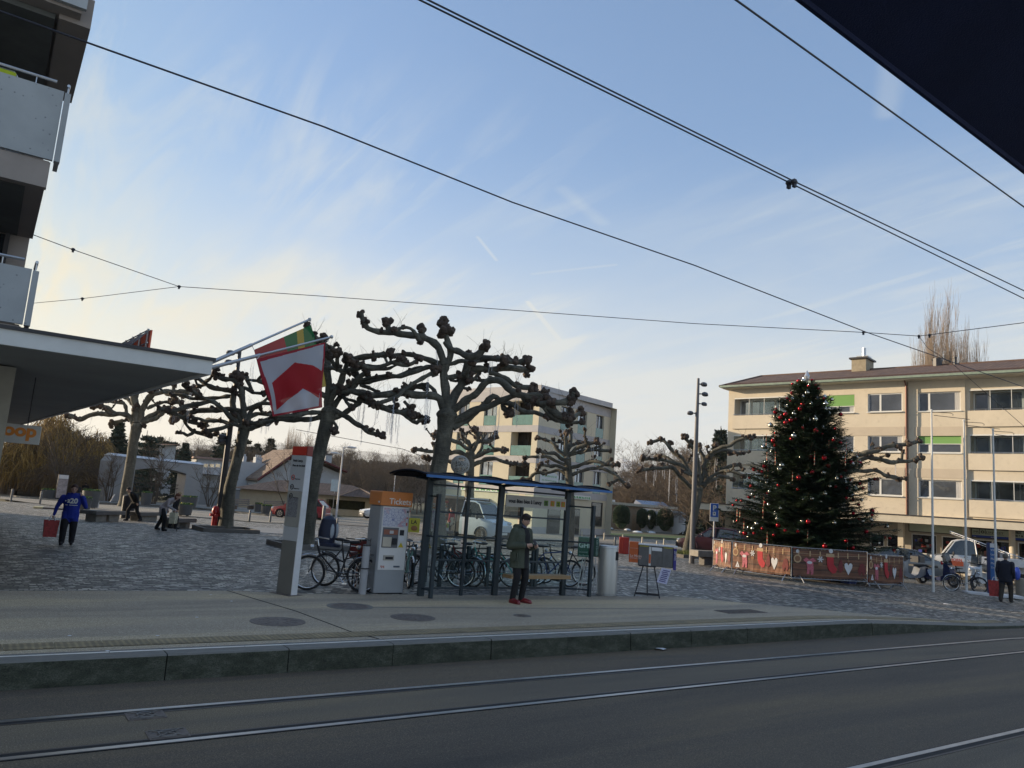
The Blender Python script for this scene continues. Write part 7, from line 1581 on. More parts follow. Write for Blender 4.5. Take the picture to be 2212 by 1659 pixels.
g=G(*C2(778,985)); t=T('small_stand','small pale boxes and folded stand on the bench end right of the man in blue','stand',(g.x,g.y,g.z)); b=MB(); b.cbox(-.25,.15,-.1,.1,.5,.85,.02); b.cbox(-.25,.1,-.1,.1,.86,1.15,.02); b.build('box',m_ring,t); b=MB(); b.tube([(.6,0,.45),(.8,0,.95)],.03,6); b.tube([(-.05,0,0),(-.05,0,.5)],.05,6); b.build('leg',m_tot2,t)
g=G(*C2(425,990)); t=T('ground_plate','low pale slab with a yellow end lying left of the man in blue','plate',g,-.2); b=MB(); b.cbox(-.9,.9,-.3,.3,0,.09,.02); b.build('slab',m_iron,t); b=MB(); b.cbox(-.95,-.5,-.32,.32,.02,.11,.02); b.build('end',mat('pale_yellow',(.55,.5,.3),.7),t)
# wooden benches by the walls
def wbench(x0,x1,yb_,yt,label,v='c2'):
    A=G(*Z(v,x0,yb_)); B=G(*Z(v,x1,yb_)); f_=Fac(A,B,A.z); t=T('park_bench',label,'bench',f_.o,f_.rz); L_b=f_.L
    b=MB(); 
    for k in range(4): b.bb(0,L_b,.0+.12*k,.1+.12*k,.42,.46)
    b.build('seat',m_slatw,t); b=MB()
    for k in range(3): b.bb(0,L_b,.5+.02*k,.54+.02*k,.55+.16*k,.67+.16*k)
    b.build('backrest',m_slatw,t)
    for x in (.2,L_b-.2): b=MB(); b.bb(x-.04,x+.04,.02,.5,0,.42); b.bb(x-.04,x+.04,.545,.60,.0,1.0); b.build('leg',m_iron,t)
m_slatw=mat('bench_grey_wood',(.19,.17,.15),.8,var=.2,vs=5)
wbench(105,325,888,815,'long wooden bench against the left garden wall'); wbench(1865,2010,1003,930,'dark wooden bench against the right garden wall, left one'); wbench(2125,2290,1018,945,'dark wooden bench against the right garden wall, right one')
b=MB(); g=G(*C2(12,880)); t=T('litter_bin','dark round litter bin cut by the left edge below the pillar','bin',g); b.lathe((0,0,0),[(.38,0),(.4,1.1),(.44,1.12),(.3,1.2),(0,1.2)],14); b.build('body',m_iron,t)
g=G(*C2(1000,1060)); t=T('litter_bin','tall black litter bin at the foot of the far left plane tree','bin',g); b=MB(); k=(g-EYE).dot(_f0)/FL*.2734; b.lathe((0,0,0),[(.3,0),(.3,170*k),(.2,180*k),(0,180*k)],14); b.build('body',m_ink,t)
# info board at left
A=G(*C2(470,925)); g=A; k=(g-EYE).dot(_f0)/FL*.2734; t=T('info_board','tall slanting pale info board with a dark edge behind the man in blue','sign',g,face_cam(g)+.3); b=MB(); b.cbox(-35*k,38*k,-.06,.06,0,205*k,.02); b.m=1; b.bb(-33*k,36*k,-.07,-.061,.25,170*k); b.m=2; b.bb(-33*k,36*k,-.07,-.061,172*k,202*k); b.build('panel',[m_ink,mat('board_print',(.30,.27,.28),.5,var=.4,vs=6),m_tot2],t)
# blue info pillar at right
g=G(*Z('b2',1730,1395)); k=(g-EYE).dot(_f0)/FL*.1667; t=T('info_pillar','blue info pillar with white lettering on a low white base, right edge','sign',g,face_cam(g)+.35)
b=MB(); b.cbox(-20*k,95*k,-.06,.06,.05,660*k,.01); b.build('body',mat('pillar_navy',(.015,.03,.11),.5),t); b=MB(); b.bb(10*k,92*k,-.072,-.061,190*k,600*k); b.m=1; b.bb(10*k,92*k,-.072,-.061,602*k,655*k); b.build('panel',[mat('panel_blue',(.03,.12,.33),.4),m_tot2],t)
for i in range(5): txt(('Ville de','Lancy','Plan','Mairie','Tram')[i],.11,t,m_white,(14*k,-.075,(560-55*i)*k))
b=MB(); b.cbox(-.9,1.1,-.35,.35,0,.10,.01); b.build('base',m_tot2,t)
g=G(*Z('b2',2130,1390)); t=T('litter_bin','round beige litter bin with a blue bag at the right edge','bin',g); k=(g-EYE).dot(_f0)/FL*.1667; b=MB(); b.lathe((0,0,0),[(50*k,0),(52*k,205*k),(44*k,215*k),(0,215*k)],16); b.build('body',mat('bin_beige',(.22,.19,.15),.7),t); b=MB(); b.ell((-.25,0,270*k),(.18,.12,.28),10,8); b.build('bag',mat('bag_blue',(.03,.07,.42),.5),t)
# long slanting bar above the parked truck
A=G(*Z('b2',1760,1330)); p0=AT(*Z('b2',1215,558),A,6.5); p1=AT(*Z('b2',2300,965),A,2); o=MB(); o.tube([p0,p1],.024,4); o.tube([p0+Vector((0,0,-.1)),p1+Vector((0,0,-.1))],.012,4); tag(o.build('sloping_rail',m_alu),'long sloping pale metal rail crossing before the shops at the right','rail')
# lantern on the terrace
g=AT(*E4(785,1255),b0,4); t=T('garden_lantern','small black lantern on a post before the white hut','lantern',g-Vector((0,0,.2))); b=MB(); b.tube([(0,0,0),(0,0,1.6)],.03,6); b.tube([(0,0,2.05),(0,0,2.25)],[.2,.02],6); b.build('post',m_ink,t); b=MB(); b.lathe((0,0,1.6),[(.1,0),(.17,.45),(0,.46)],6); b.build('glass',mat('lantern_glass',(.6,.6,.55),.3),t)
# bicycle stands behind the shelter
GR='dark teal bicycle stands behind the shelter'
for x,lb in ((165,'bicycle stand just right of the ticket machine'),(430,'bicycle stand at the black mountain bike'),(690,'bicycle stand at the silver handlebar'),(880,'bicycle stand left of the middle shelter post'),(1430,'bicycle stand right of the standing man'),(1390+10,'bicycle stand directly behind the standing man')):
    g=G(*C6(x,1165 if x<1300 else 1185)); t=T('bicycle_stand',lb,'bicycle stand',(g.x,15.5,0),R(20) ,GR); b=MB(); b.bb(-.05,.05,-.03,.03,0,.92); b.build('upright',m_teal,t); b=MB(); b.tube([(0,0,.88),(.35,.75,.80)],.025,6); b.bb(.30,.40,.72,.78,0,.82); b.build('bar',m_teal,t)
# ================================================================ BICYCLES, MOTORBIKES, CARS
m_tyre=mat('tyre',(.012,.012,.013),.8); m_chr=mat('chrome',(.55,.55,.56),.2,metal=1,var=.05); m_sad=mat('saddle_black',(.015,.015,.016),.6)
def bike(label,loc,rz,c,lean=0.,steer=0.,kind='city',grp='bicycles parked behind the shelter',mud=True,basket=False,rim=None,rack=True,seatc=None,child=False,s=1.):
    t=T('bicycle',label,'bicycle',loc,rz,grp); t.rotation_euler=(lean,0,rz); t.scale=(s,s,s)
    mc=mat('frame_%02d%02d%02d'%tuple(int(x*99) for x in c),c,.55,coat=0.,var=.05,spec=.3); rim=rim or m_chr; r=.335; wb=.53
    H=Vector((-.40,0,.86)); BB=Vector((.06,0,.28)); ST=Vector((.20,0,.80)); RA=Vector((wb,0,r)); FA=Vector((-wb-.02,0,r)); HB=Vector((-.35,0,.70))
    b=MB(); b.tube([HB+Vector((-.01,0,.0)),H+Vector((-.02,0,.02))],.022,7); b.tube([HB,BB],.018,7); b.tube([BB,ST],.017,7); b.tube([H if kind!='city' else HB+Vector((.02,0,.05)),ST if kind!='city' else BB.lerp(ST,.55)],.016,7)
    for y in (-.05,.05): b.tube([BB,RA+Vector((0,y,0))],.010,5); b.tube([ST,RA+Vector((0,y,0))],.009,5)
    b.build('frame',mc,t)
    b=MB()
    for y in (-.055,.055): b.tube([HB,HB+Vector((-.06,y,-.08)),FA+Vector((0,y,0))],.012,6)
    b.build('fork',mc if kind!='sus' else m_chr,t)
    for nm,c0 in (('front_wheel',FA),('rear_wheel',RA)):
        b=MB(); b.ring(c0,r-.018,.020,26,6); w_=b.build(nm,m_tyre,t,smooth=True); b=MB(); b.ring(c0,r-.045,.011,24,5)
        for k in range(14): a=k*PI/7; b.tube([c0,c0+Vector(((r-.05)*math.cos(a),0,(r-.05)*math.sin(a)))],.0022,3,cap=False)
        b.tube([c0+Vector((0,-.06,0)),c0+Vector((0,.06,0))],.016,6); b.build('rim',rim,w_)
    b=MB(); bar=H+Vector((-.03,0,.13)); b.tube([H,bar],.014,6)
    if kind=='city': b.tube([bar+Vector((.22,-.28,.02)),bar+Vector((.02,-.24,.04)),bar+Vector((-.07,-.08,.0)),bar,bar+Vector((-.07,.08,0)),bar+Vector((.02,.24,.04)),bar+Vector((.22,.28,.02))],.011,6)
    else: b.tube([bar+Vector((.03,-.31,0)),bar,bar+Vector((.03,.31,0))],.012,6)
    b.build('handlebar',m_chr if kind=='city' else m_sad,t)
    b=MB(); s_=ST+Vector((.03,0,.15)); b.tube([ST,s_],.012,6); b.ell(s_+Vector((.06,0,.02)),(.13,.085,.035),10,6); b.ell(s_+Vector((-.08,0,.015)),(.10,.03,.022),8,5); b.build('saddle',seatc or m_sad,t)
    b=MB(); b.ring(BB,.095,.008,16,4); b.tube([BB+Vector((0,-.07,0)),BB+Vector((.10,-.09,-.12))],.01,5); b.tube([BB+Vector((0,.07,0)),BB+Vector((-.10,.09,.12))],.01,5); b.box(BB+Vector((.10,-.14,-.12)),(.09,.09,.02)); b.box(BB+Vector((-.10,.14,.12)),(.09,.09,.02)); b.tube([BB+Vector((0,-.03,.09)),RA+Vector((0,-.03,.04))],.004,4); b.tube([BB+Vector((0,-.03,-.09)),RA+Vector((0,-.03,-.04))],.004,4); b.build('crank',m_chr,t)
    if mud:
        for c0,a0,a1 in ((FA,.2,2.4),(RA,-.2,2.6)): b=MB(); b.ring(c0,r+.018,.016,14,5,'Y',a0,a1); b.build('mudguard',m_chr if kind=='city' else m_sad,t)
    if rack: b=MB(); z=.74; b.tube([(.18,-.05,z),(.72,-.06,z),(.72,.06,z),(.18,.05,z)],.008,5); b.tube([(.62,-.06,z),RA+Vector((0,-.07,0))],.006,4); b.tube([(.62,.06,z),RA+Vector((0,.07,0))],.006,4); b.build('rack',m_sad,t)
    b=MB(); b.ell(H+Vector((-.12,0,-.02)),(.05,.05,.05),8,6); b.build('headlight',m_chr,t)
    if basket:
        b=MB(); 
        for z in (.80,.92,1.04): b.tube([(-.85,-.17,z),(-.5,-.17,z),(-.5,.17,z),(-.85,.17,z),(-.85,-.17,z)],.006,4)
        for x,y in ((-.85,-.17),(-.68,-.17),(-.5,-.17),(-.5,.17),(-.68,.17),(-.85,.17),(-.85,0)): b.tube([(x*.97,y*.9,.78),(x,y,1.04)],.005,4)
        b.build('basket',m_sad,t)
    if child:
        b=MB(); b.cbox(.34,.66,-.17,.17,.80,.88,.03); b.lathe((.60,0,.86),[(.17,0),(.19,.25),(.15,.5),(.05,.58),(0,.58)],12); b.build('child_seat',mat('seat_navy',(.012,.018,.045),.6),t,smooth=True); b=MB(); b.ell((.45,-.10,1.12),(.05,.05,.17),8,6); b.ell((.45,.08,1.12),(.05,.05,.15),8,6); b.build('seat_pad',mat('seat_pad_pale',(.38,.42,.46),.8),t)
    return t
def C5(x,y): return Z('c5',x,y)
gA=G(*C5(590,1502))
bike('old black city bicycle with a chrome bar, nearest the totem',(gA.x,gA.y,0),R(-21),(.02,.018,.02),lean=-.08,grp='bicycles beside the stop totem')
p=AT(*C5(700,1450),gA,.55); bike('bicycle with a navy child seat and front basket, behind the old black one',(p.x,p.y,0),R(-21+150),(.03,.03,.03),lean=.06,grp='bicycles beside the stop totem',basket=True,child=True)
p=AT(*C5(790,1440),gA,1.1); bike('dark bicycle with a yellow fork, squeezed behind the child seat',(p.x,p.y,0),R(60),(.25,.17,.02),lean=.05,kind='sus',grp='bicycles beside the stop totem')
p=AT(*C5(700,1450),gA,.62); q=AT(*C5(855,1115),gA,.9); t=T('crate','dark red wooden crate on the bicycle rack behind the grey post','crate',(q.x,q.y,.62),.2); b=MB()
for k in range(3): b.bb(-.22,.22,-.17,-.15,.12*k,.12*k+.09); b.bb(-.22,.22,.15,.17,.12*k,.12*k+.09); b.bb(-.22,-.20,-.149,.149,.12*k,.12*k+.09); b.bb(.20,.22,-.149,.149,.12*k,.12*k+.09)
b.bb(-.2,.2,-.149,.149,-.01,.01); b.tube([(-.1,0,-.6),(-.1,0,0)],.02,5); b.build('boards',mat('crate_red',(.16,.025,.02),.7,var=.2),t)
def rb(x,dy,rz,label,c,**k):
    g=G(*C6(x,1180)); bike(label,(g.x,15.55+dy,0),R(rz),c,**k)
rb(190,.1,70,'mint bicycle half hidden behind the ticket machine',(.25,.42,.38),lean=.05,kind='city')
rb(470,.0,-35,'black mountain bicycle seen through the left shelter bay',(.015,.015,.017),lean=.04,kind='mtb',mud=False,rack=False)
rb(700,.25,-72,'dark bicycle with a swept silver handlebar at the left shelter mullion',(.03,.045,.06),lean=-.05,kind='city')
rb(870,.45,-40,'dark red bicycle left of the middle shelter post',(.16,.02,.02),kind='city')
rb(1010,.1,-42,'mint green bicycle right of the middle shelter post',(.10,.38,.34),lean=.05,kind='city')
rb(1310,.4,-25,'dark bicycle with red grips behind the standing man',(.05,.05,.06),kind='mtb')
rb(1560,.0,165,'blue mountain bicycle right of the standing man',(.02,.05,.16),kind='mtb',mud=False,rack=False)
rb(1770,.3,-20,'black bicycle with white forks behind the right shelter post',(.02,.02,.022),kind='sus',mud=False)
g=G(*Z('b2',1415,1345)); p=AT(*Z('b2',1415,1355),g); bike('black bicycle with thin wheels between the flag masts',(p.x,p.y,p.z),R(-34-10+180),(.02,.02,.02),grp='bicycle by the flag masts',s=.97)
def moto(label,loc,rz,c,c2,top=False,white=False):
    t=T('motor_scooter',label,'scooter',loc,rz,'motor scooters parked by the shops'); mc=mat('moto_%02d%02d%02d'%tuple(int(x*99) for x in c),c,.25,coat=.6,var=.05)
    b=MB(); 
    b.prism([(-.62,.32),(-.70,.75),(-.55,1.02),(-.42,.98),(-.38,.45),(.0,.33),(.20,.40),(.35,.70),(.85,.80),(.98,.72),(.75,.42),(.30,.24),(-.35,.22)],-.17,.17); b.prism([(-.75,.50),(-.72,.85),(-.52,1.0),(-.48,.5)],-.24,.24); b.build('body',mc,t)
    b=MB(); b.cbox(-.02,.90,-.15,.15,.74,.84,.03); b.build('seat',m_sad,t)
    for x,nm in ((-.78,'front_wheel'),(.68,'rear_wheel')):
        b=MB(); b.ring((x,0,.28),.22,.065,20,8); w_=b.build(nm,m_tyre,t,smooth=True); b=MB(); b.lathe((x,-.05,.28),[(.0,0),(.17,0),(.17,.1),(0,.1)],14,'Y'); b.build('rim',m_chr,w_)
    b=MB(); b.prism([(-.62,.95),(-.44,.98),(-.36,1.42),(-.46,1.45)],-.19,.19); b.build('windscreen',clearglass('smoke_screen',(.35,.37,.40),.7),t)
    b=MB(); b.tube([(-.42,-.36,1.08),(-.5,0,1.02),(-.42,.36,1.08)],.018,6); b.build('handlebar',m_sad,t)
    for s in (-1,1): b=MB(); b.tube([(-.45,s*.25,1.08),(-.5,s*.38,1.25)],.008,4); b.ell((-.5,s*.4,1.28),(.03,.08,.05),8,5); b.build('mirror',m_sad,t); b=MB(); b.ell((-.73,s*.13,.80),(.05,.08,.06),8,6); b.build('headlight',m_fr if white else m_chr,t)
    b=MB(); b.tube([(-.78,0,.28),(-.52,0,.85)],.05,6); b.m=1; b.ring((-.78,0,.28),.31,.03,8,5,'Y',.5,2.6); b.build('fork',[m_sad,mc],t)
    if top: b=MB(); b.cbox(.62,1.08,-.24,.24,.90,1.22,.05); b.build('top_case',mat('case_dark',(.02,.022,.03),.4),t)
def B2(x,y): return Z('b2',x,y)
g=G(*B2(720,1230)); moto('silver and black scooter with a tall windscreen right of the last barrier',g,face_cam(g)+R(50),(.20,.21,.23),None)
g=G(*B2(1040,1260)); moto('dark blue motor scooter with a top case behind the left flag mast',g,face_cam(g)+R(150),(.015,.025,.08),None,top=True)
g=G(*B2(1600,1330)); p=AT(*B2(1620,1300),g,.8); moto('white scooter behind the blue info pillar',p,face_cam(p)+R(70),(.5,.52,.55),None,white=True)
def car(name,label,cat,loc,rz,L_,Wd,kind,c,plate=True,grp=None):
    # faces -X; cross sections lofted along X
    t=T(name,label,cat,loc,rz,grp); mc=mat('paint_%02d%02d%02d'%tuple(int(x*99) for x in c),c,.28,coat=.8,var=.04); w_=Wd/2
    prof={'hatch':([(0,.35,.62,.80),(.06,.22,.74,.95),(.22,.2,.86,1),(.32,.2,.94,1),(.8,.2,.98,1),(.95,.22,.96,.97),(1,.35,.86,.88)],[(.24,.90),(.42,1.42),(.55,1.48),(.85,1.42),(.97,.98)]),
      'sedan':([(0,.35,.58,.80),(.05,.22,.70,.95),(.24,.2,.84,1),(.33,.2,.90,1),(.78,.2,.94,1),(.95,.22,.96,.97),(1,.35,.84,.86)],[(.27,.88),(.42,1.36),(.56,1.43),(.74,1.36),(.90,.97)]),
      'van':([(0,.35,.80,.80),(.05,.22,.98,.94),(.14,.2,1.10,1),(.22,.2,1.16,1),(.9,.2,1.16,1),(1,.25,1.16,.99)],[(.10,1.08),(.27,1.86),(.34,1.95),(.95,1.95),(.99,1.16)]),
      'cab':([(0,.35,.80,.84),(.05,.25,1.02,.95),(.16,.25,1.12,1),(.28,.25,1.14,1),(.46,.25,1.14,1)],[(.13,1.08),(.24,1.85),(.30,1.95),(.44,1.97),(.46,1.14)])}[kind]
    b=MB(); secs=[]
    for u,zb,zs,k in prof[0]:
        x=(u-.5)*L_; ww=w_*k; secs.append([(x,-ww*.94,zb),(x,-ww,zb+.16),(x,-ww,zs-.18),(x,-ww*.95,zs),(x,-ww*.5,zs+.035),(x,ww*.5,zs+.035),(x,ww*.95,zs),(x,ww,zs-.18),(x,ww,zb+.16),(x,ww*.94,zb)])
    n=10
    for s in secs: b.v+= [Vector(v) for v in s]
    for i in range(len(secs)-1):
        for k in range(n): b.f.append([i*n+k,i*n+(k+1)%n,(i+1)*n+(k+1)%n,(i+1)*n+k]); b.mi.append(0)
    b.f.append(list(range(n))); b.mi.append(0); b.f.append([(len(secs)-1)*n+k for k in range(n)]); b.mi.append(0); b.build('body',mc,t,smooth=True,ang=35)
    g_=prof[1]; zr=max(z for _,z in g_)
    def gw(z): return w_*(.95-.22*cl((z-.9)/max(.4,zr-.9)))
    b=MB(); P=[]
    for u,z in g_: x=(u-.5)*L_; P.append((x,-gw(z),z)); P.append((x,gw(z),z))
    m=len(g_)
    for i in range(m-1): b.quad(P[2*i],P[2*i+1],P[2*i+3],P[2*i+2])
    b.add([P[2*i] for i in range(m)],[tuple(range(m))]); b.add([P[2*i+1] for i in range(m)],[tuple(range(m))]); b.build('windows',m_cg,t)
    b=MB(); rp=[(u,z) for u,z in g_ if z>zr-.12]
    for (u0,z0),(u1,z1) in zip(rp,rp[1:]):
        x0,x1=(u0-.5)*L_-.04,(u1-.5)*L_+.04
        b.add([(x0,-gw(z0)-.02,z0+.0),(x1,-gw(z1)-.02,z1+.0),(x1,gw(z1)+.02,z1),(x0,gw(z0)+.02,z0),(x0,-gw(z0)*.9,z0+.045),(x1,-gw(z1)*.9,z1+.045),(x1,gw(z1)*.9,z1+.045),(x0,gw(z0)*.9,z0+.045)],[(4,5,6,7),(0,1,5,4),(3,7,6,2),(0,4,7,3),(1,2,6,5)])
    for s in (-1,1):
        pts=[((u-.5)*L_,s*(gw(z)+.012),z) for u,z in g_]; b.tube(pts,.035,5)
        for uu in ((.5,.72) if kind in('hatch','sedan') else (.36,.6,.62,.8) if kind=='van' else ()):
            x=(uu-.5)*L_; b.tube([(x,s*(gw(.93)+.01),.93 if kind!='van' else 1.12),(x,s*(gw(zr)+.01),zr-.01)],.03,5)
    if kind=='van':
        for s in (-1,1): b.add([((.42-.5)*L_,s*(gw(1.16)+.02),1.14),((.98-.5)*L_,s*(gw(1.16)+.02),1.14),((.95-.5)*L_,s*(gw(1.9)+.02),1.92),((.42-.5)*L_,s*(gw(1.9)+.02),1.92)],[(0,1,2,3)])
    b.build('roof',mc,t)
    for u in ((.19,.81) if kind!='cab' else (.17,.78)):
        for s in (-1,1):
            x=(u-.5)*L_; r=.32 if kind in('hatch','sedan') else .33
            b=MB(); b.lathe((x,s*(w_-.20)-.11+ (.11*s),r),[(r*.6,.0),(r,.02),(r,.20),(r*.6,.22)],22,'Y'); wh=b.build('wheel',m_tyre,t,smooth=True)
            b=MB(); y=s*(w_+.018)
            b.lathe((x,y-.02,r),[(0,.0),(r*.62,.0),(r*.62,.04),(0,.04)],18,'Y')
            b.m=1
            for k in range(7): a=k*2*PI/7; b.box((x+r*.36*math.cos(a),y+s*.022,r+r*.36*math.sin(a)),(r*.42,.01,.045),M=Matrix.Rotation(-a,4,'Y'))
            b.build('rim',[m_chr,m_ink],wh); b=MB(); b.ring((x,s*(w_-.005),r),r+.05,.035,14,5,'Y',-.1,PI+.1); b.build('wheel_arch',m_ink if kind in('van','cab') else mc,t)
    zf=prof[0][1][2]
    for s in (-1,1):
        b=MB(); b.ell((-.5*L_+.14,s*w_*.68,zf-.08),(.14,.20,.085),10,6); b.build('headlight',mat('lamp_clear',(.5,.52,.55),.15,spec=1),t)
        if kind!='cab': b=MB(); b.ell((.5*L_-.06,s*w_*.80,.86 if kind!='van' else 1.2),(.07,.14,.09 if kind!='van' else .25),10,6); b.build('taillight',mat('lamp_red',(.38,.01,.012),.25),t)
        b=MB(); b.ell((-.5*L_+L_*(.34 if kind in('hatch','sedan') else .22),s*(w_+.08),1.0 if kind in('hatch','sedan') else 1.2),(.06,.10,.07 if kind in('hatch','sedan') else .13),8,6); b.build('mirror',mc if kind in('hatch','sedan') else m_ink,t)
    b=MB(); b.cbox(-.5*L_-.04,-.5*L_+.25,-w_*.82,w_*.82,.22,.50,.04); b.build('bumper',m_ink,t)
    if kind!='cab': b=MB(); b.cbox(.5*L_-.2,.5*L_+.03,-w_*.86,w_*.86,.24,.52,.04); b.build('bumper',mc if kind!='van' else m_ink,t)
    b=MB(); b.bb(-.5*L_-.052,-.5*L_-.041,-.26,.26,.36,.47); b.build('licence_plate',m_fr,t)
    b=MB(); b.cbox(-.5*L_+.3,.5*L_-.3,-w_*.8,w_*.8,.16,.3,.03); b.build('underbody',m_ink,t)
    return t
m_cg=mat('car_glass',(.025,.032,.038),.05,spec=1.,var=.2)
g=G(*Z('d3',1040,1205)); car('parked_car','small red hatchback behind the totem and the plane trunk','car',AT(*Z('d3',1050,1200),g,1.0),face_cam(g)+R(-18),3.9,1.7,'hatch',(.30,.012,.02))
g=G(*Z('d3',2060,1225)); car('parked_car','white car mostly hidden behind the ticket machine','car',AT(*Z('d3',2210,1215),g,1.0),face_cam(g)+R(18),4.0,1.7,'hatch',(.55,.57,.6))
g=G(*C7(830,1405)); car('parked_car','dark maroon car between the plane tree and the fir','car',AT(*C7(870,1395),g,.6),face_cam(g)+R(-12),4.4,1.8,'sedan',(.05,.015,.025))
g=G(*Z('b1',1900,790)); car('parked_car','grey sedan behind the rightmost decorated barrier','car',AT(*Z('b1',1890,790),g,.5),face_cam(g)+R(30)-.1,4.7,1.85,'sedan',(.11,.115,.12))
g=G(*Z('d4',1040,1160)); vn=car('delivery_van','white van cab facing right at the end of the food trailer, beyond the shelter','van',AT(*Z('d4',760,1140),g,.4),face_cam(g)+PI-R(34),4.8,1.9,'cab',(.50,.56,.62))
b=MB(); b.cbox(-.2,.1,-.9,.9,.35,1.2,.02); b.build('chassis',m_ink,vn)
g=G(*B2(1420,1170)); pk=car('pickup_truck','white pickup truck with a flat bed before the shops','truck',AT(*B2(1600,1160),g,-1.4),face_cam(g)+R(6),4.7,1.85,'cab',(.56,.57,.58))
b=MB(); b.cbox(-.15,2.7,-.98,.98,.75,1.15,.02); b.bb(-.2,2.7,-.4,.4,.4,.75); b.build('flat_bed',m_tot2,pk)
b=MB(); b.bb(-1.55,-.85,-.99,-.982,.55,.80); b.bb(-1.55,-.85,.982,.99,.55,.80); b.build('door_decal',mat('decal_orange',(.50,.10,.04),.5),pk); txt('HORN',.2,pk,m_red,(-1.5,-.994,.80),bold=.005)
for x,c_ in ((.3,'box_red'),(.9,'box_grey')): b=MB(); b.cbox(x,x+.5,-.5,.5,1.16,1.45,.03); b.build('load',MATS[c_],pk)
# rotisserie trailer left of the van
g=G(*Z('d4',480,1105)); k=(g-EYE).dot(_f0)/FL*.14062; p=AT(*Z('d4',480,1100),g,.8); t=T('food_trailer','open food trailer with a white raised flap and shelves of roasting chickens','trailer',p,face_cam(p)+R(-6))
xx=lambda x:(x-480)*k; zz=lambda y:(1105-y)*k
b=MB(); b.bb(xx(300),xx(1040),.9,2.2,zz(880),zz(520)); b.m=1; b.bb(xx(300),xx(700),1.6,2.1,.45,zz(880)); b.build('body',[mat('trailer_int',(.11,.075,.06),.8,var=.4,vs=6),m_tot2],t)
b=MB(); b.bb(xx(290),xx(1045),.75,2.3,zz(525),zz(505)); b.build('roof',m_tot2,t)
b=MB(); b.add([(xx(325),-.9,zz(478)),(xx(705),-.5,zz(488)),(xx(705),.9,zz(540)),(xx(325),.9,zz(540)),(xx(325),-.9,zz(490)),(xx(705),-.5,zz(502))],[(0,1,2,3),(0,4,5,1)]); b.build('flap',m_white,t)
b=MB(); r=random.Random(6)
for row in range(6):
    z=zz(600+row*45); b.m=0; b.bb(xx(305),xx(430),.82,.9,z-.02,z)
    for i in range(5): b.m=r.randint(1,2); x=xx(312+i*24); b.ell((x,.78,z+.07),(.07,.06,.05),7,5)
b.build('shelf',[m_chr,mat('roast_brown',(.25,.12,.04),.5),mat('pale_pack',(.5,.47,.42),.5)],t)
b=MB()
for i in range(9):
    for j in range(3): b.m=j%2; b.ell((xx(780+i*24),.82,zz(560+j*38)),(.09,.08,.085),7,5)
b.build('produce',[mat('roast_brown',(.25,.12,.04)),mat('garlic_pale',(.42,.33,.22),.7)],t)
b=MB(); b.bb(xx(735),xx(1045),.80,.86,zz(670),zz(655)); b.bb(xx(735),xx(760),.80,.86,zz(655),zz(520)); b.build('frame',mat('frame_yellow',(.35,.30,.08),.6),t)
b=MB(); b.bb(xx(330),xx(430),.76,.80,zz(610),zz(575)); b.build('red_trim',mat('trim_red',(.40,.03,.03),.6),t)
b=MB(); b.bb(xx(998),xx(1040),.70,.74,zz(685),zz(590)); s=b.build('small_sign',m_paper,t)
for x in (xx(360),xx(640)): b=MB(); b.lathe((x,1.2,.32),[(.1,0),(.32,0),(.32,.2),(.1,.2)],16,'Y'); b.build('wheel',m_tyre,t)
p=AT(*Z('d4',390,1110),g,-.4); t=T('poster_stand','yellow green and white poster stand with a red bird before the food trailer','poster stand',p,face_cam(p)); 
b=MB(); b.bb(-75*k,100*k,-.03,.03,.02,200*k); b.m=1; b.bb(-75*k,100*k,-.036,-.031,.02,40*k); b.m=2; b.bb(-70*k,98*k,-.038,-.0365,130*k,195*k); b.m=3; b.prism([(-5*k,150*k),(20*k,165*k),(45*k,160*k),(75*k,175*k),(60*k,120*k),(35*k,85*k),(20*k,110*k)],-.044,-.040); b.m=4; b.prism([(-50*k,30*k),(-30*k,100*k),(-10*k,55*k)],-.044,-.040); b.build('panel',[m_white,mat('poster_green',(.03,.22,.08),.6),mat('poster_lime',(.30,.36,.05),.6),mat('poster_red',(.45,.05,.05),.6),mat('poster_olive',(.2,.2,.05),.6)],t)
p=AT(*Z('d4',290,1105),g,-.6); t=T('flame_poster','narrow orange and yellow poster left of the bird poster','poster stand',p,face_cam(p)); b=MB(); b.bb(-35*k,35*k,-.02,.02,.02,210*k); b.m=1; b.prism([(-30*k,.1),(-20*k,150*k),(0,90*k),(15*k,180*k),(30*k,.1)],-.028,-.021); b.build('panel',[mat('flame_yellow',(.60,.42,.10),.6),mat('flame_orange',(.55,.18,.03),.6)],t)
p=AT(*C6(200,640),g,-.8); t=T('yellow_poster','yellow poster with lettering just right of the ticket machine','poster stand',(p.x,p.y,hz(p.x,p.y)),face_cam(p)); b=MB(); b.bb(-.33,.33,-.02,.02,.1,.85); b.build('panel',mat('poster_yellow',(.42,.40,.04),.6),t); txt('LA',.28,t,m_ink,(-.15,-.024,.55),bold=.006); b=MB(); b.ell((.05,-.03,.32),(.18,.02,.14),10,6); b.build('picture',mat('roast_brown',(.25,.12,.04)),t)
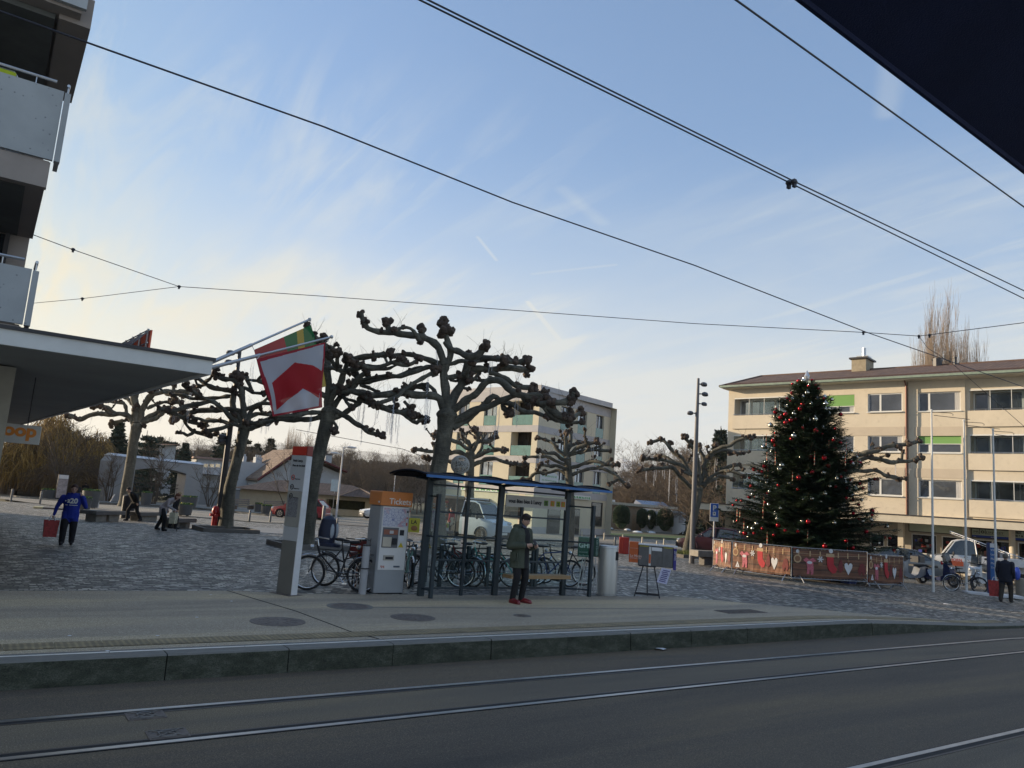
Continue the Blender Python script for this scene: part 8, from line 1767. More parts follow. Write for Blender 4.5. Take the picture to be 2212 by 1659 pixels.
# ================================================================ PEOPLE
m_skin=mat('skin',(.46,.28,.21),.55,var=.06); m_hair=mat('hair_dark',(.018,.012,.010),.7,var=.3,vs=30); m_blk=mat('cloth_black',(.012,.012,.014),.9,var=.2)
class Fig:
    def __init__(s): s.b=MB(); s.c=[]
    def cap(s,p0,p1,r0,r1,m):
        p0,p1=Vector(p0),Vector(p1); s.b.tube([p0,p1],[r0,r1],12); s.b.ell(p0,(r0,)*3,12,8); s.b.ell(p1,(r1,)*3,12,8); s.c.append((p0,p1,r0,r1,m))
    def chain(s,ps,rs,m):
        for i in range(len(ps)-1): s.cap(ps[i],ps[i+1],rs[i],rs[i+1],m)
    def loft(s,rings,m,n=18):      # rings (cx,cy,z,rx,ry)
        vs=[];
        for cx,cy,z,rx,ry in rings:
            for k in range(n): a=2*PI*k/n; vs.append((cx+rx*math.cos(a),cy+ry*math.sin(a),z))
        fs=[tuple(range(n-1,-1,-1)),tuple((len(rings)-1)*n+k for k in range(n))]
        for i in range(len(rings)-1):
            for k in range(n): fs.append((i*n+k,i*n+(k+1)%n,(i+1)*n+(k+1)%n,(i+1)*n+k))
        s.b.add(vs,fs)
        for (a,b_) in zip(rings,rings[1:]): s.c.append((Vector(a[:3]),Vector(b_[:3]),(a[3]+a[4])/2,(b_[3]+b_[4])/2,m))
    def ell(s,c,r,m): s.b.ell(c,r,14,10); s.c.append((Vector(c),Vector(c)+Vector((0,0,.001)),min(r),min(r),m))
    def make(s,name,par,mats,vox,sm=2,rule=None):
        o=s.b.build('tmp',mats); md=o.modifiers.new('r','REMESH'); md.mode='VOXEL'; md.voxel_size=vox; md.use_smooth_shade=True
        m2=o.modifiers.new('s','SMOOTH'); m2.iterations=sm; m2.factor=.5
        me=bpy.data.meshes.new_from_object(o.evaluated_get(bpy.context.evaluated_depsgraph_get())); bpy.data.objects.remove(o)
        me.materials.clear()
        for m in mats: me.materials.append(m)
        for p in me.polygons:
            c=p.center; best=9;bi=0
            for (a,b_,r0,r1,m) in s.c:
                ab=b_-a; t=cl((c-a).dot(ab)/max(1e-9,ab.length_squared)); d=(c-a-ab*t).length-(r0+(r1-r0)*t)
                if d<best: best=d;bi=m
            if rule: bi=rule(c,bi)
            p.material_index=bi; p.use_smooth=True
        me.name=name; o=bpy.data.objects.new(name,me); col.objects.link(o); o.parent=par; return o
def head(F,c,r=.095,look=(0,-1,0),hair=True,mh=4,ms=0,beard=False):
    c=Vector(c); l=Vector(look).normalized(); sd=l.cross(Vector((0,0,1))).normalized(); up=sd.cross(l)
    F.ell(c,(r*.82,r*.95,r*1.18),ms); F.cap(c+l*r*.45-up*r*.55,c+l*r*.35-up*r*.95,r*.5,r*.38,ms)
    F.cap(c+l*r*.88+up*.1*r,c+l*r*1.12-up*.22*r,r*.10,r*.15,ms)          # nose
    F.cap(c+l*r*.86-up*.52*r-sd*r*.16,c+l*r*.86-up*.52*r+sd*r*.16,r*.09,r*.09,ms)   # mouth
    for s in (-1,1): F.ell(c+sd*s*r*.84,(r*.16,r*.16,r*.26),ms); F.ell(c+l*r*.76+sd*s*r*.34+up*.12*r,(r*.15,)*3,ms)
    if hair:
        F.ell(c-l*r*.22+up*r*.32,(r*.95,r*1.0,r*1.02),mh); F.ell(c+l*r*.35+up*r*.80,(r*.62,r*.5,r*.36),mh)
def hand(F,w_,d,m,curl=.5,side=1,r=.010):
    w_=Vector(w_); d=Vector(d).normalized(); n=Vector((side,0,0)); n=(n-d*n.dot(d)).normalized(); t=d.cross(n)
    F.cap(w_,w_+d*.07,.030,.034,m); pal=w_+d*.075
    for i,(o,L_) in enumerate(((-.027,.062),(-.009,.072),(.009,.067),(.026,.052))):
        a=pal+t*o; b_=a+d*L_*.5; c=b_+(d*(1-curl)+n*curl).normalized()*L_*.5; F.chain([a,b_,c],[r,r*.92,r*.8],m)
    a=w_+d*.03+t*-.03; F.chain([a,a+(d*.5-t*.7+n*.3).normalized()*.035,a+(d*.9-t*.5+n*.4).normalized()*.06],[r*1.15,r,r*.85],m)
# --- the man waiting at the stop: green parka, dark jeans, red shoes, looking at his phone
g=G(1118,1303); t=T('person','man in green parka, black trousers and red shoes looking at his phone by the shelter','person',g,face_cam(g)+R(48)); t.rotation_euler=(0,0,face_cam(g)+R(48))
F=Fig()
F.chain([(-.10,.02,.93),(-.12,-.05,.52),(-.13,.03,.10)],[.105,.078,.060],2); F.chain([(.10,.0,.93),(.11,-.06,.52),(.12,.02,.10)],[.105,.078,.060],2)
for x,dx in ((-.14,-.03),(.13,.04)):
    F.chain([(x,.05,.055),(x+dx*.5,-.06,.055),(x+dx,-.17,.042)],[.052,.05,.042],3); F.cap((x,.06,.03),(x+dx,-.18,.03),.045,.042,3)
F.loft([(0,.01,.86,.13,.11),(0,.01,1.0,.16,.115),(0,.0,1.2,.165,.115),(0,.0,1.38,.18,.11),(0,.0,1.47,.10,.08)],1)
F.cap((0,-.01,1.44),(0,-.04,1.53),.062,.055,5)
F.chain([(-.20,.02,1.40),(-.25,.06,1.13),(-.13,-.23,1.16)],[.065,.052,.040],1); F.chain([(.20,.02,1.40),(.24,.0,1.12),(.10,-.27,1.13)],[.065,.052,.040],1)
hc=Vector((0,-.075,1.655)); head(F,hc,.098,(0.05,-.88,-.42))
F.ell(hc+Vector((0,-.02,.075)),(.088,.085,.045),4)
hand(F,(-.12,-.24,1.165),(.75,-.6,.1),0,.6,1); hand(F,(.10,-.28,1.13),(-.3,-.85,.3),0,.6,-1)
F.make('body',t,[m_skin,m_blk,m_blk,mat('shoe_red',(.17,.010,.014),.3,coat=.4),m_hair,mat('scarf_grey',(.07,.08,.13),.9)],.0075,1)
F=Fig(); m_park=mat('parka_green',(.062,.072,.050),.85,var=.15,vs=6,bump=.25,bs=35)
F.loft([(0,.02,.70,.235,.175),(0,.02,.85,.225,.17),(0,.015,1.0,.205,.16),(0,.01,1.2,.20,.155),(0,.01,1.36,.215,.15),(0,.01,1.45,.17,.12),(0,.01,1.49,.09,.08)],0)
F.chain([(-.205,.02,1.41),(-.275,.07,1.13),(-.15,-.20,1.155)],[.090,.078,.062],0); F.chain([(.205,.02,1.41),(.265,.01,1.12),(.115,-.24,1.13)],[.090,.078,.062],0)
F.chain([(-.12,.05,1.50),(-.06,.14,1.50),(.06,.14,1.50),(.12,.05,1.50)],[.04,.062,.062,.04],0)
def rl(c,bi):
    if c.y<-.05 and abs(c.x-.035)<.075+.02*(c.z-.7) and c.z<1.5 and abs(c.x)<.14 and c.y>-.19 and not(c.z>1.05 and c.z<1.24 and c.y<-.165): return 1
    return 0
F.make('parka',t,[m_park,m_blk],.010,1,rl)
b=MB()
for s in (-1,1): c=hc+Vector((s*.036,-.098,-.010)); b.ring(c,.024,.003,14,4,'Y')
b.tube([hc+Vector((-.012,-.10,-.01)),hc+Vector((.012,-.10,-.01))],.003,4)
for s in (-1,1): b.tube([hc+Vector((s*.06,-.095,-.005)),hc+Vector((s*.083,.0,.015))],.0025,4)
b.build('glasses',m_ink,t)
b=MB(); b.cbox(-.205,-.215,-.10,.06,.84,1.0,.01); b.bb(-.245,-.232,-.08,.07,.83,1.01); b.build('pocket',m_park,t)
ph=tag(MB().cbox(-.036,.036,-.007,.007,0,.145,.003).build('phone',m_ink,loc=t.matrix_basis@Vector((.035,-.375,1.17))),'dark phone held up in the hands of the man in the green parka','phone'); ph.rotation_euler=(-.7,0,t.rotation_euler.z)
# --- generic pedestrian
def walker(label,px,py,top,yaw,cols,pose='stand',vox=.014,hairc=None,long_=False,**k):
    g=G(px,py) if not k.get('loc') else k['loc']; s=k.get('s') or HT(px,top,g)/1.76; t=T('person',label,'person',g,face_cam(g)+R(yaw)); t.scale=(s,s,s)
    mats=[m_skin]+list(cols)+[hairc or m_hair]; F=Fig(); bx=k.get('bulk',1.)
    st=k.get('stride',.0); lean=k.get('lean',0.)
    def L_(x,y,z):   # bend the upper body forward at the hip
        if z<=.95: return Vector((x,y,z))
        h=z-.95; return Vector((x,y-math.sin(lean)*h,.95+math.cos(lean)*h))
    lw=k.get('legw',1.25); F.chain([(-.10,0,.92),(-.12,-st-.03,.50),(-.12,-st*1.2+.02,.09)],[.10*bx,.072*lw,.056*lw],2); F.chain([(.10,0,.92),(.12,st*.5-.04,.50),(.12,st*1.4+.02,.10)],[.10*bx,.072*lw,.056*lw],2)
    F.chain([(-.12,-st*1.2+.04,.05),(-.13,-st*1.2-.13,.04)],[.05,.042],3); F.chain([(.12,st*1.4+.04,.06),(.13,st*1.4-.12,.04)],[.05,.042],3)
    hem=k.get('hem',.84)
    pts=[(hem,.17*bx,.125*bx),(.95,.165*bx,.125*bx),(1.10,.17*bx,.125*bx),(1.25,.185*bx,.125*bx),(1.38,.20*bx,.12*bx),(1.46,.12,.09)]
    for (z0,a0,b0_),(z1,a1,b1_) in zip(pts,pts[1:]):
        for i in range(3):
            u=i/3; z=z0+(z1-z0)*u; a=a0+(a1-a0)*u; bb2=b0_+(b1_-b0_)*u; c=L_(0,.01,z); F.ell(c,(a,bb2,.085),1); F.c[-1]=(c-Vector((a*.5,0,0)),c+Vector((a*.5,0,0)),bb2,bb2,1)
    F.cap(L_(0,0,1.44),L_(0,-.02,1.54),.06,.055,0)
    arms=k.get('arms') or ([(-.21,.01,1.40),(-.27,.04,1.13),(-.27,-.04,.90)],[(.21,.01,1.40),(.27,.04,1.13),(.27,-.04,.90)])
    for j,A in enumerate(arms):
        A=[L_(*A[0])]+[Vector(a) if k.get('absarm') else L_(*a) for a in A[1:]]; F.chain(A,[.072*bx,.058,.042],1); d=(A[2]-A[1]).normalized(); hand(F,A[2],d,0,.45,1 if j==0 else -1,.011)
    hc=L_(0,-.03,1.64)+Vector((0,0,0)); lk=(0,-1,-.0-math.sin(lean)*.5); head(F,hc,.10,lk,mh=4)
    if long_: F.ell(hc+Vector((0,.05,-.04)),(.10,.075,.13),4)
    F.make('body',t,mats,vox,1); return t,g,s,hc,L_
def bag(label,t,p,c,w_=.32,h=.40,d=.12,name='shopping_bag',s=1.):
    M=t.matrix_basis@Vector(p); o=T(name,label,'bag',M,t.rotation_euler.z+.2); b=MB(); b.add([(-w_*.42,-d/2,-h),(w_*.42,-d/2,-h),(w_*.5,-d/2,-.04),(-w_*.5,-d/2,-.04),(-w_*.42,d/2,-h),(w_*.42,d/2,-h),(w_*.5,d/2,-.04),(-w_*.5,d/2,-.04)],[(0,1,2,3),(7,6,5,4),(0,4,5,1),(1,5,6,2),(0,3,7,4)]); b.build('sack',c,o)
    b=MB()
    for y in (-d/2,d/2): b.tube([(-w_*.2,y,-.05),(-w_*.1,y*.3,.08),(w_*.1,y*.3,.08),(w_*.2,y,-.05)],.009,4)
    b.build('handle',m_paper,o); return o
m_hood=mat('hoodie_blue',(.006,.02,.24),.85,var=.12,bump=.2,bs=40); m_trk=mat('trouser_black',(.010,.010,.014),.9)
p_=C2(520,1270); top=C2(600,790)
t,g,s,hc,L_=walker('heavy-set person in a bright blue hoodie with white print, walking with a red bag',p_[0],p_[1],top[1],-4,[m_hood,m_trk,m_trk],bulk=1.33,stride=.06,legw=1.4,hairc=mat('hair_brown',(.05,.02,.015),.7),arms=([(-.25,.01,1.36),(-.38,.05,1.10),(-.42,-.02,.86)],[(.25,.01,1.36),(.37,-.02,1.12),(.235,-.09,1.43)]),hem=.80,vox=.013)
txt('20',.20,t,m_white,(-.05,-.215,1.22),bold=.008,name='print'); txt('· 2',.12,t,m_white,(-.18,-.205,1.24),bold=.01,name='print'); b=MB(); b.bb(-.06,.16,-.21,-.205,1.155,1.17); b.bb(-.16,-.10,-.21,-.205,1.155,1.17); b.build('print_line',m_white,t)
b=MB()
for sg_ in (-1,1): b.ring((sg_*.036,-.135,1.645),.025,.003,12,4,'Y')
b.build('glasses',m_ink,t)
F=Fig(); F.chain([(-.13,.06,1.47),(-.07,.15,1.44),(.07,.15,1.44),(.13,.06,1.47)],[.05,.075,.075,.05],0); F.make('hood',t,[m_hood],.02,1)
m_rbag=mat('bag_red',(.30,.02,.02),.5,var=.5,vs=14); bag('red patterned shopping bag in the right hand of the blue hoodie person',t,(-.45,-.04,.74),m_rbag,.36,.48,.14)
tag(MB().cbox(-.035,.035,-.006,.006,-.07,.07,.003).build('phone',m_ink,loc=t.matrix_basis@Vector((.14,-.13,1.62))),'phone held to the ear of the person in blue','phone')
# stooped woman, her companion, the dark figure with a cart
def C6d(x,y): return Z('d6',x,y)
m_bei=mat('coat_beige',(.36,.32,.33),.9,var=.1)
p=C6d(1110,1530); t,g,s,hc,L_=walker('stooped woman in a pale coat walking with a stick and shopping bags',p[0],p[1],995,62,[m_bei,m_blk,m_ink],lean=.85,s=.93,stride=.16,hairc=mat('hair_red',(.12,.045,.025),.8),long_=True,arms=([(-.2,.01,1.38),(-.25,-.30,1.00),(-.22,-.62,.86)],[(.2,.01,1.38),(.26,.0,1.05),(.28,-.05,.82)]),absarm=True,hem=.72,bulk=1.05)
bag('white and yellow shopping bag carried by the stooped woman',t,(-.22,-.60,.80),mat('bag_cream',(.48,.45,.33),.6,var=.3,vs=12),.42,.44,.2); bag('blue carrier bag behind the stooped woman',t,(.30,.12,.82),mat('bag_sky',(.05,.20,.30),.5,var=.3,vs=10),.3,.36,.16)
A=t.matrix_basis@Vector((-.2,-.68,.93)); b=MB(); b.tube([(0,0,.0),(.02,0,-.45),(.10,0,-A.z+hz(A.x,A.y)+.01)],.012,6); b.tube([(-.08,0,.02),(0,0,.03),(.02,0,0)],.012,6); tag(b.build('walking_stick',m_ink,loc=A),'black walking stick of the stooped woman','walking stick')
p=C6d(1400,1490); t,g,s,hc,L_=walker('blond woman in black walking just ahead of the stooped one',p[0],p[1],1062,75,[m_blk,m_blk,m_ink],lean=.12,stride=.14,hairc=mat('hair_blond',(.30,.22,.12),.8),long_=True)
p=C6d(480,1315); t,g,s,hc,L_=walker('dark figure bending forward beside the black bin by the tree',p[0],p[1],1052,-60,[m_blk,m_blk,m_ink],lean=.62,stride=.22,s=.92,hem=.7,bulk=1.15)
# two people seated behind the tallest planter
for x,lab,c,y0_ in ((658,'seated person in a dark coat with a fur collar behind the tall planter',m_blk,765),(735,'seated person in a grey coat behind the tall planter',mat('coat_grey',(.12,.13,.15),.9),775)):
    g=G(*C2(x,925)); walker(lab,0,0,0,180 if x<700 else 150,[c,m_blk,m_ink],loc=Vector((g.x,g.y,g.z-.1)),s=HT(C2(x,0)[0],C2(0,y0_)[1],g)/1.76,bulk=1.15,vox=.022)
# person in orange beyond the maroon car, vendor, man at the right edge
g=AT(*C7(848,1330),G(*C7(848,1400)),4); g.z=hz(g.x,g.y); walker('person in an orange coat and red cap beyond the maroon car',0,0,0,170,[mat('coat_orange',(.42,.18,.05),.9),m_blk,m_ink],loc=g,s=HT(C7(848,0)[0],C7(0,1225)[1],g)/1.76,hairc=mat('cap_red',(.30,.03,.03),.9),vox=.02)
g=G(*Z('d4',520,1100)); k_=g; walker('vendor in a red top and pale apron at the food trailer',0,0,0,-120,[mat('top_red',(.30,.02,.03),.9),m_blk,m_ink],loc=g,s=HT(Z('d4',520,0)[0],Z('d4',0,665)[1],g)/1.76,stride=.05,hem=.9)
t=bpy.data.objects[-1] if False else [o for o in col.objects if o.get('label','').startswith('vendor')][0]; F=Fig(); F.loft([(0,.0,.62,.20,.15),(0,0,.9,.19,.15),(0,0,1.15,.19,.145)],0); F.make('apron',t,[mat('apron_beige',(.42,.38,.30),.9)],.02,1)
p=B2(1945,1480); tp=B2(1925,850); g=G(*p); t,g,s,hc,L_=walker('grey-haired man in a navy jacket walking away at the right edge with a red bag',p[0],p[1],tp[1],165,[mat('jacket_navy',(.008,.010,.022),.85,bump=.3,bs=20),mat('trouser_brown',(.035,.028,.022),.9),m_ink],bulk=1.28,stride=.13,hairc=mat('hair_grey',(.13,.12,.10),.8),hem=.78,lean=.05,vox=.012)
bag('red and white bag in the hand of the man in the navy jacket',t,(.36,-.02,.78),m_rbag,.42,.62,.2)
# sitting black dog on the terrace edge
g=AT(*E4(1185,1375),b0,3.5); k=(g-EYE).dot(_f0)/FL*V['e4'][2]; t=T('dog','black dog sitting with its head raised before the white hut','dog',Vector((g.x,g.y,g.z)),face_cam(g)); F=Fig()
F.chain([(-.28,0,.16),(-.12,0,.26),(.10,0,.50),(.20,0,.66)],[.17,.16,.13,.08],0); F.ell((.27,0,.74),(.11,.08,.08),0); F.cap((.30,0,.73),(.43,0,.76),.05,.035,0); F.cap((.22,.05,.78),(.20,.07,.90),.03,.012,0); F.cap((.22,-.05,.78),(.20,-.07,.90),.03,.012,0)
for y in (-.08,.08): F.chain([(.12,y,.45),(.14,y,.22),(.13,y,.03),(.19,y,.025)],[.07,.045,.032,.035],0); F.chain([(-.25,y*1.4,.18),(-.05,y*1.6,.16),(-.18,y*1.5,.05),(-.04,y*1.5,.03)],[.12,.07,.045,.035],0)
F.chain([(-.40,0,.10),(-.58,0,.04),(-.70,.05,.03)],[.05,.03,.02],0); F.make('body',t,[m_blk],.016,1)
# ================================================================ FIR TREE
base=G(1737,1243); FH_=HT(1738,822,base); t=T('christmas_tree','tall dense fir tree hung with red and silver baubles inside the decorated barriers','christmas tree',base)
m_fir=mat('fir_needles',(.026,.052,.024),.75,var=.45,vs=3,spec=.3); r=random.Random(77)
b=MB(); b.tube([(0,0,0),(0,0,FH_*.6),(0,0,FH_*.97)],[.16,.10,.02],10); b.build('trunk',m_bare,t)
def sil(z,a): 
    u=z/FH_; R_=3.7*(1-u)**.72+.03; R_*=1+.13*noise.noise(Vector((math.cos(a)*1.3,math.sin(a)*1.3,u*6)))*2; return R_*(1 if u>.1 else .85+u*1.5)
b=MB(); wd=MB(); tipsF=[]
def spray(p,d,L_,rr,dense=1.):
    n=max(3,int(L_/.065*dense)); s=d.cross(Vector((0,0,1))); s=s.normalized() if s.length>.01 else Vector((1,0,0)); up=s.cross(d)
    for i in range(n):
        f=i/n; q=p+d*L_*f; 
        for sg in (-1,1):
            e=(d*rr.uniform(.5,.9)+s*sg*rr.uniform(.6,1.)+up*rr.uniform(-.35,.35)).normalized(); ll=rr.uniform(.09,.16)*(1.15-.4*f); w_=e.cross(up).normalized()*.024
            b.add([q-w_,q+e*ll*.5+w_*.9,q+e*ll,q+e*ll*.5-w_*1.6],[(0,1,2,3)])
    q=p+d*L_; b.add([q-s*.014,q+d*.09,q+s*.014],[(0,1,2)])
z=.55
while z<FH_*.985:
    u=z/FH_; nb=int(26-12*u)
    for j in range(nb):
        a=r.uniform(0,2*PI); L_=sil(z,a)*r.uniform(.72,1.10); d=Vector((math.cos(a),math.sin(a),0)); s=Vector((-d.y,d.x,0)); dr=-.30+.55*u
        def P_(f): return d*L_*f+Vector((0,0,z+dr*L_*f+.20*L_*f*f))
        pts=[P_(k/5) for k in range(6)]; wd.tube(pts,[.028*(1-u*.5),.022,.018,.013,.009,.005],4,cap=False)
        m=max(4,int(L_/.13))
        for k in range(m):
            f=.16+.84*k/m; p=P_(f); tl=(.62*(1-f)+.28)*min(1.,.35+L_*.4)
            for sg in (-1,1):
                dd=(d*.75+s*sg*r.uniform(.6,.95)+Vector((0,0,r.uniform(-.28,.16)))).normalized(); spray(p,dd,tl*r.uniform(.7,1.15),r)
        dd=(P_(1)-P_(.8)).normalized(); spray(P_(.86),dd,L_*.14+.12,r,1.4); tipsF.append((z,a,P_(.93)))
    z+=.125+.075*(1-u)
print('fir faces',len(b.f)); b.build('needles',m_fir,t); wd.build('branches',m_bare,t)
# the long low branch reaching out to the left
bt=MB(); b=bt; wd=MB(); lft=-RT.copy(); lft.z=0; lft.normalize()
for k,(zz_,LL,up_) in enumerate(((1.75,3.75,.20),(1.55,3.3,.08))):
    pts=[lft*LL*f+Vector((0,0,zz_+up_*LL*f*f)) for f in (0,.25,.5,.75,1)]; wd.tube(pts,[.04,.03,.022,.014,.006],5)
    for i in range(30):
        f=.3+.7*i/30; p=lft*LL*f+Vector((0,0,zz_+up_*LL*f*f))
        for sg in (-1,1): spray(p,(lft*.7+Vector((-lft.y,lft.x,0))*sg*.7+Vector((0,0,r.uniform(-.1,.35)))).normalized(),.34*(1.2-f),r)
bt.build('low_branch',m_fir,t); wd.build('low_branch_wood',m_bare,t)
# topper
tp=T('tree_topper','clear crystal-like ornament on the very top of the fir','ornament',base+Vector((0,0,FH_-.05))); b=MB()
b.lathe((0,0,0),[(.02,0),(.10,.14),(.12,.24),(.06,.40),(.01,.5)],8); b.build('crystal',mat('crystal',(.5,.52,.55),.15,metal=.5),tp); b=MB(); b.tube([(0,0,-.3),(0,0,.02)],.01,4); b.build('stem',m_chr,tp)
# baubles, each its own object
m_rb=mat('bauble_red',(.34,.008,.018),.2,metal=.55,var=.05); m_sb=mat('bauble_silver',(.62,.60,.54),.14,metal=.95,var=.05)
def bproto(m,rad):
    b=MB(); b.ell((0,0,-rad),(rad,rad,rad),16,12); b.m=1; b.cyl((0,0,-.01),rad*.16,.03,8); b.ring((0,0,.035),rad*.13,.005,8,4); return b.build('bauble',[m,m_chr],smooth=True)
pr={('r',.075):bproto(m_rb,.065),('r',.11):bproto(m_rb,.095),('s',.07):bproto(m_sb,.07),('s',.105):bproto(m_sb,.105)}; us=set()
lbl={('r',.075):('small shiny red bauble hanging on the fir','small red baubles on the fir'),('r',.11):('large shiny red bauble hanging on the fir','large red baubles on the fir'),('s',.07):('small silver bauble hanging on the fir','small silver baubles on the fir'),('s',.105):('large silver bauble hanging on the fir','large silver baubles on the fir')}
cd=Vector((EYE.x-base.x,EYE.y-base.y,0)).normalized(); done=[]
cand=[x for x in tipsF if Vector((math.cos(x[1]),math.sin(x[1]),0)).dot(cd)>-.25]; r.shuffle(cand)
for z,a,p in cand:
    if len(done)>=215: break
    if any((p-q).length<.24 for q in done): continue
    done.append(p); k=r.choice([('r',.075),('r',.075),('r',.11),('s',.07),('s',.07),('s',.105)]); o=pr[k] if k not in us else pr[k].copy()
    if k in us: col.objects.link(o)
    us.add(k); o.location=base+p*1.03+Vector((0,0,-.07)); o.rotation_euler=(0,0,r.uniform(0,6)); tag(o,lbl[k][0],'bauble',lbl[k][1])
# striped light sticks
m_str,N_,L_n2,b_=nodes('striped_stick',.3); wv=N_.new('ShaderNodeTexWave'); wv.inputs['Scale'].default_value=2.2; wv.bands_direction='Z'; L_n2.new(mapv(N_,L_n2),wv.inputs['Vector']); c_=ramp(N_,L_n2,wv.outputs['Fac'],[(.45,(.55,.05,.03)),(.55,(.65,.55,.35))]); L_n2.new(c_,b_.inputs['Base Color'])
b=MB(); b.cyl((0,0,-.55),.018,.55,6); sp_=b.build('striped_stick',m_str); n=0
for z,a,p in cand[::-1]:
    if n>=22 or not(1.2<z<FH_*.7): 
        if n>=22: break
        continue
    o=sp_ if n==0 else sp_.copy()
    if n: col.objects.link(o)
    o.location=base+p*1.02; tag(o,'red and gold striped stick hanging on the fir','ornament','striped sticks on the fir'); n+=1
# ---------------------------------------------------------------- decorated barriers
m_pl1,N_,L_3,b_=nodes('banner_planks',.6); v=mapv(N_,L_3,(.5,1,9)); c_=ramp(N_,L_3,noise_n(N_,L_3,v,1.2,6,.7),[(.3,(.045,.018,.010)),(.5,(.13,.05,.025)),(.7,(.26,.11,.05))]); br=N_.new('ShaderNodeTexWave'); br.bands_direction='Z'; br.inputs['Scale'].default_value=1.6; L_3.new(mapv(N_,L_3),br.inputs['Vector']); c_=mixc(N_,L_3,.8,c_,ramp(N_,L_3,br.outputs['Fac'],[(.04,(.35,.35,.35)),(.14,(1,1,1))]),'MULTIPLY'); L_3.new(c_,b_.inputs['Base Color'])
mb=[m_pl1,mat('print_white',(.55,.55,.56),.6),mat('print_red',(.40,.012,.02),.6),mat('print_pink',(.42,.10,.13),.6,var=.5,vs=30),mat('print_tan',(.42,.28,.15),.6),mat('print_darkred',(.14,.015,.015),.6,var=.4,vs=20),mat('print_ginger',(.20,.09,.04),.6)]
m_gal=mat('galvanised',(.30,.31,.33),.4,metal=.8)
def barrier(A,B,label,tri=False,L0=None):
    d=Vector((B.x-A.x,B.y-A.y,0)); L_=d.length; t=T('barrier',label,'barrier',A,math.atan2(d.y,d.x),'barriers with printed Christmas banners round the fir'); k=L_/2.5; t.scale=(1,1,1.15)
    z0,z1=.18,1.02; b=MB(); n=16; base=0
    fr=-.03
    for i in range(n):
        for j in range(3):
            q=[]
            for ii,jj in ((i,j),(i+1,j),(i+1,j+1),(i,j+1)):
                x=.04+(L_-.08)*ii/n; z=z0+(z1-z0)*jj/3-(.02*math.sin(ii/n*PI) if jj==0 else .012*math.sin(ii/n*PI)); q.append((x,fr+.010*math.sin(ii*1.7+jj),z))
            b.add(q,[(0,1,2,3)])
    W_=L_-.08; y=fr-.014
    def X(u): return .04+W_*u
    def Zv(v_): return z0+(z1-z0)*v_
    def poly(m,pts): b.m=m; vs=[(X(u),y,Zv(v_)) for u,v_ in pts]; b.add(vs,[tuple(range(len(vs)))])
    def circ(m,u,v_,ru,rv,n=14): poly(m,[(u+ru*math.cos(2*PI*i/n),v_+rv*math.sin(2*PI*i/n)) for i in range(n)])
    b.m=4; b.tube([(X(i/12),y,Zv(.80+.05*abs(i-6)/6)) for i in range(13)],.006,4)
    circ(1,.055,.90,.022,.07); circ(4,.055,.64,.052,.15); y-=.002; circ(6,.055,.64,.036,.10); y+=.002
    for u in (.07,.22,.355,.60,.73,.88): poly(4,[(u-.008,.74),(u+.008,.74),(u+.008,.94),(u-.008,.94)])
    poly(3,[(.13,.60),(.17,.70),(.21,.62),(.26,.70),(.31,.58),(.26,.55),(.27,.35),(.265,.10),(.235,.08),(.225,.30),(.21,.10),(.18,.10),(.185,.35),(.17,.52)]); y-=.002; circ(1,.215,.52,.035,.055); y+=.002
    for i in range(3):
        a=i*PI/3; du,dv=.040*math.cos(a),.115*math.sin(a); wu,wv_=-.007*math.sin(a),.02*math.cos(a); poly(1,[(.36-du-wu,.66-dv-wv_),(.36+du-wu,.66+dv-wv_),(.36+du+wu,.66+dv+wv_),(.36-du+wu,.66-dv+wv_)])
    circ(6,.36,.48,.03,.06)
    poly(2,[(.445,.80),(.535,.80),(.54,.50),(.585,.34),(.57,.20),(.53,.16),(.475,.28),(.45,.45)]); y-=.002; poly(4,[(.43,.76),(.55,.76),(.545,.88),(.435,.88)]); y+=.002; circ(1,.50,.98,.028,.08)
    poly(5,[(.59,.35),(.62,.62),(.64,.72),(.66,.58),(.67,.30),(.63,.20)])
    poly(1,[(.74,.14),(.69,.40),(.685,.52),(.705,.58),(.725,.56),(.74,.49),(.755,.56),(.775,.58),(.795,.52),(.79,.40)]); b.m=4; b.ring((X(.74),y,Zv(.66)),.03,.006,10,4,'Y')
    poly(5,[(.87,.30),(.90,.55),(.93,.60),(.96,.55),(.98,.30),(.95,.12),(.925,.30),(.90,.12)]); 
    if tri: poly(1,[(.055,.08),(.095,.30),(.135,.08)]); y-=.002; poly(5,[(.088,.12),(.095,.2),(.102,.12)]); y+=.002
    b.build('banner',mb,t)
    b=MB(); b.tube([(0,0,.12),(0,0,1.05),(L_,0,1.05),(L_,0,.12),(0,0,.12)],.019,6)
    i=.14
    while i<L_-.05: b.tube([(i,0,.12),(i,0,1.05)],.007,4); i+=.14
    b.build('frame',m_gal,t)
    for x in (.28,L_-.18): b=MB(); b.tube([(x,-.34,.0),(x,-.24,.10),(x,-.08,.20),(x,.08,.20),(x,.24,.10),(x,.34,0)],.018,6); b.build('foot',m_gal,t)
    return t
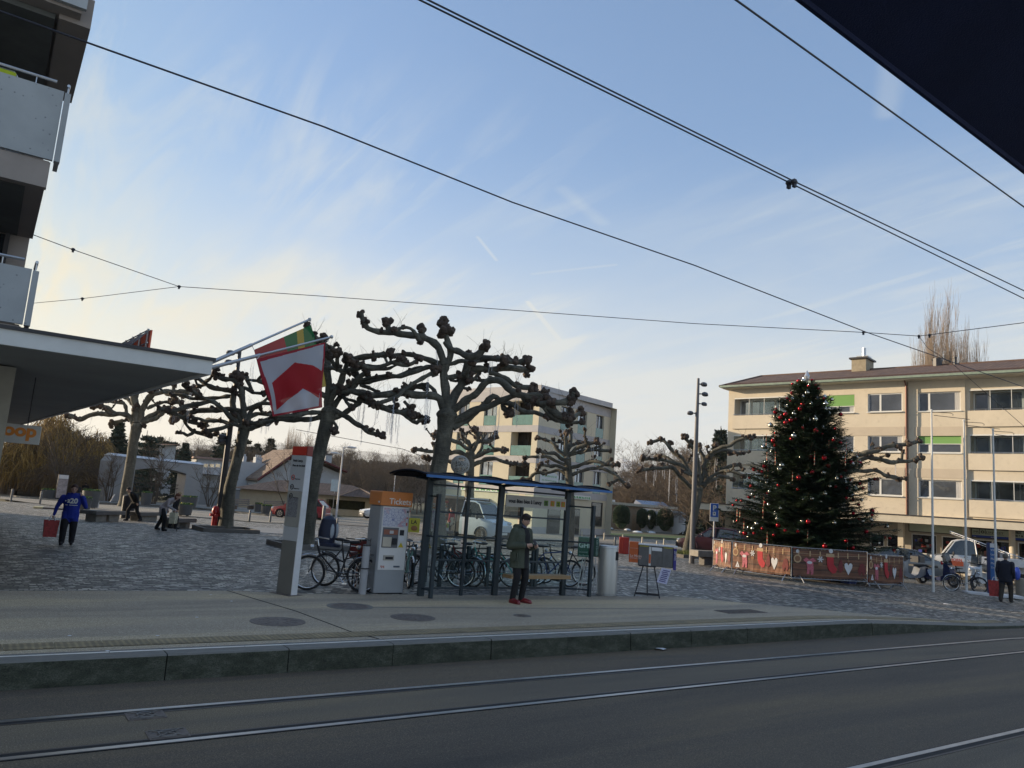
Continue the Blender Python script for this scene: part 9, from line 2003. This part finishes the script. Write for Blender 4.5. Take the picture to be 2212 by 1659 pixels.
def Gb(x,y): return G(*Z('b1',x,y))
P0=Gb(165,735); P1=Gb(352,768); P2=Gb(940,848); P3=Gb(1690,905); P4=Gb(2045,930)
barrier(P0,P1,'decorated barrier at the left end, seen very obliquely'); barrier(P1,P2,'second decorated barrier from the left, with a small white triangle',True); barrier(P2,P3,'third decorated barrier from the left, the widest in view'); barrier(P3,P4,'rightmost decorated barrier, with a small white triangle',True)
bx=P4+(P4-P3).orthogonal()*0; q=Vector((P4.x+.3,P4.y+2.4,P4.z)); barrier(P4,q,'decorated barrier turning back at the right end'); barrier(q,Vector((P0.x+1.,P0.y+.6,P0.z)),'decorated barriers closing the ring behind the fir')
# wrapped parcels under the fir
for k in range(5):
    a=r.uniform(0,6); o=MB().cbox(-.25,.25,-.2,.2,0,.4,.03).build('parcel',mat(('parcel_blue','parcel_red')[k%2],((.02,.06,.25),(.25,.02,.02))[k%2],.4),loc=base+cd*(1.6+.2*k)+Vector((-cd.y,cd.x,0))*(-2+k*.9)); o.location.z=base.z; tag(o,('blue','red')[k%2]+' wrapped parcel on the ground under the fir','parcel',('blue','red')[k%2]+' parcels under the fir')
g=G(*Z('b1',130,690)); t=T('stone_bench','grey stone block bench left of the leftmost barrier','bench',AT(*Z('b1',110,680),g),-.2); b=MB(); b.cbox(-.7,.7,-.3,.3,.35,.6,.02); b.build('seat',m_stone,t); b=MB(); b.cbox(-.3,.45,-.2,.2,0,.349,.02); b.build('block',m_slat,t)
# paved edge slab by the pit
# ================================================================ HAZE
hm=bpy.data.materials.new('haze_air'); hm.use_nodes=True; nt=hm.node_tree; nt.nodes.clear(); o_=nt.nodes.new('ShaderNodeOutputMaterial'); pv=nt.nodes.new('ShaderNodeVolumePrincipled'); pv.inputs['Color'].default_value=(.86,.87,.88,1); pv.inputs['Density'].default_value=.00013; pv.inputs['Anisotropy'].default_value=.2
nt.links.new(pv.outputs[0],o_.inputs['Volume'])
b=MB(); b.bb(-9500,9500,-300,9500,-8,560); tag(b.build('haze',hm),kind='stuff')
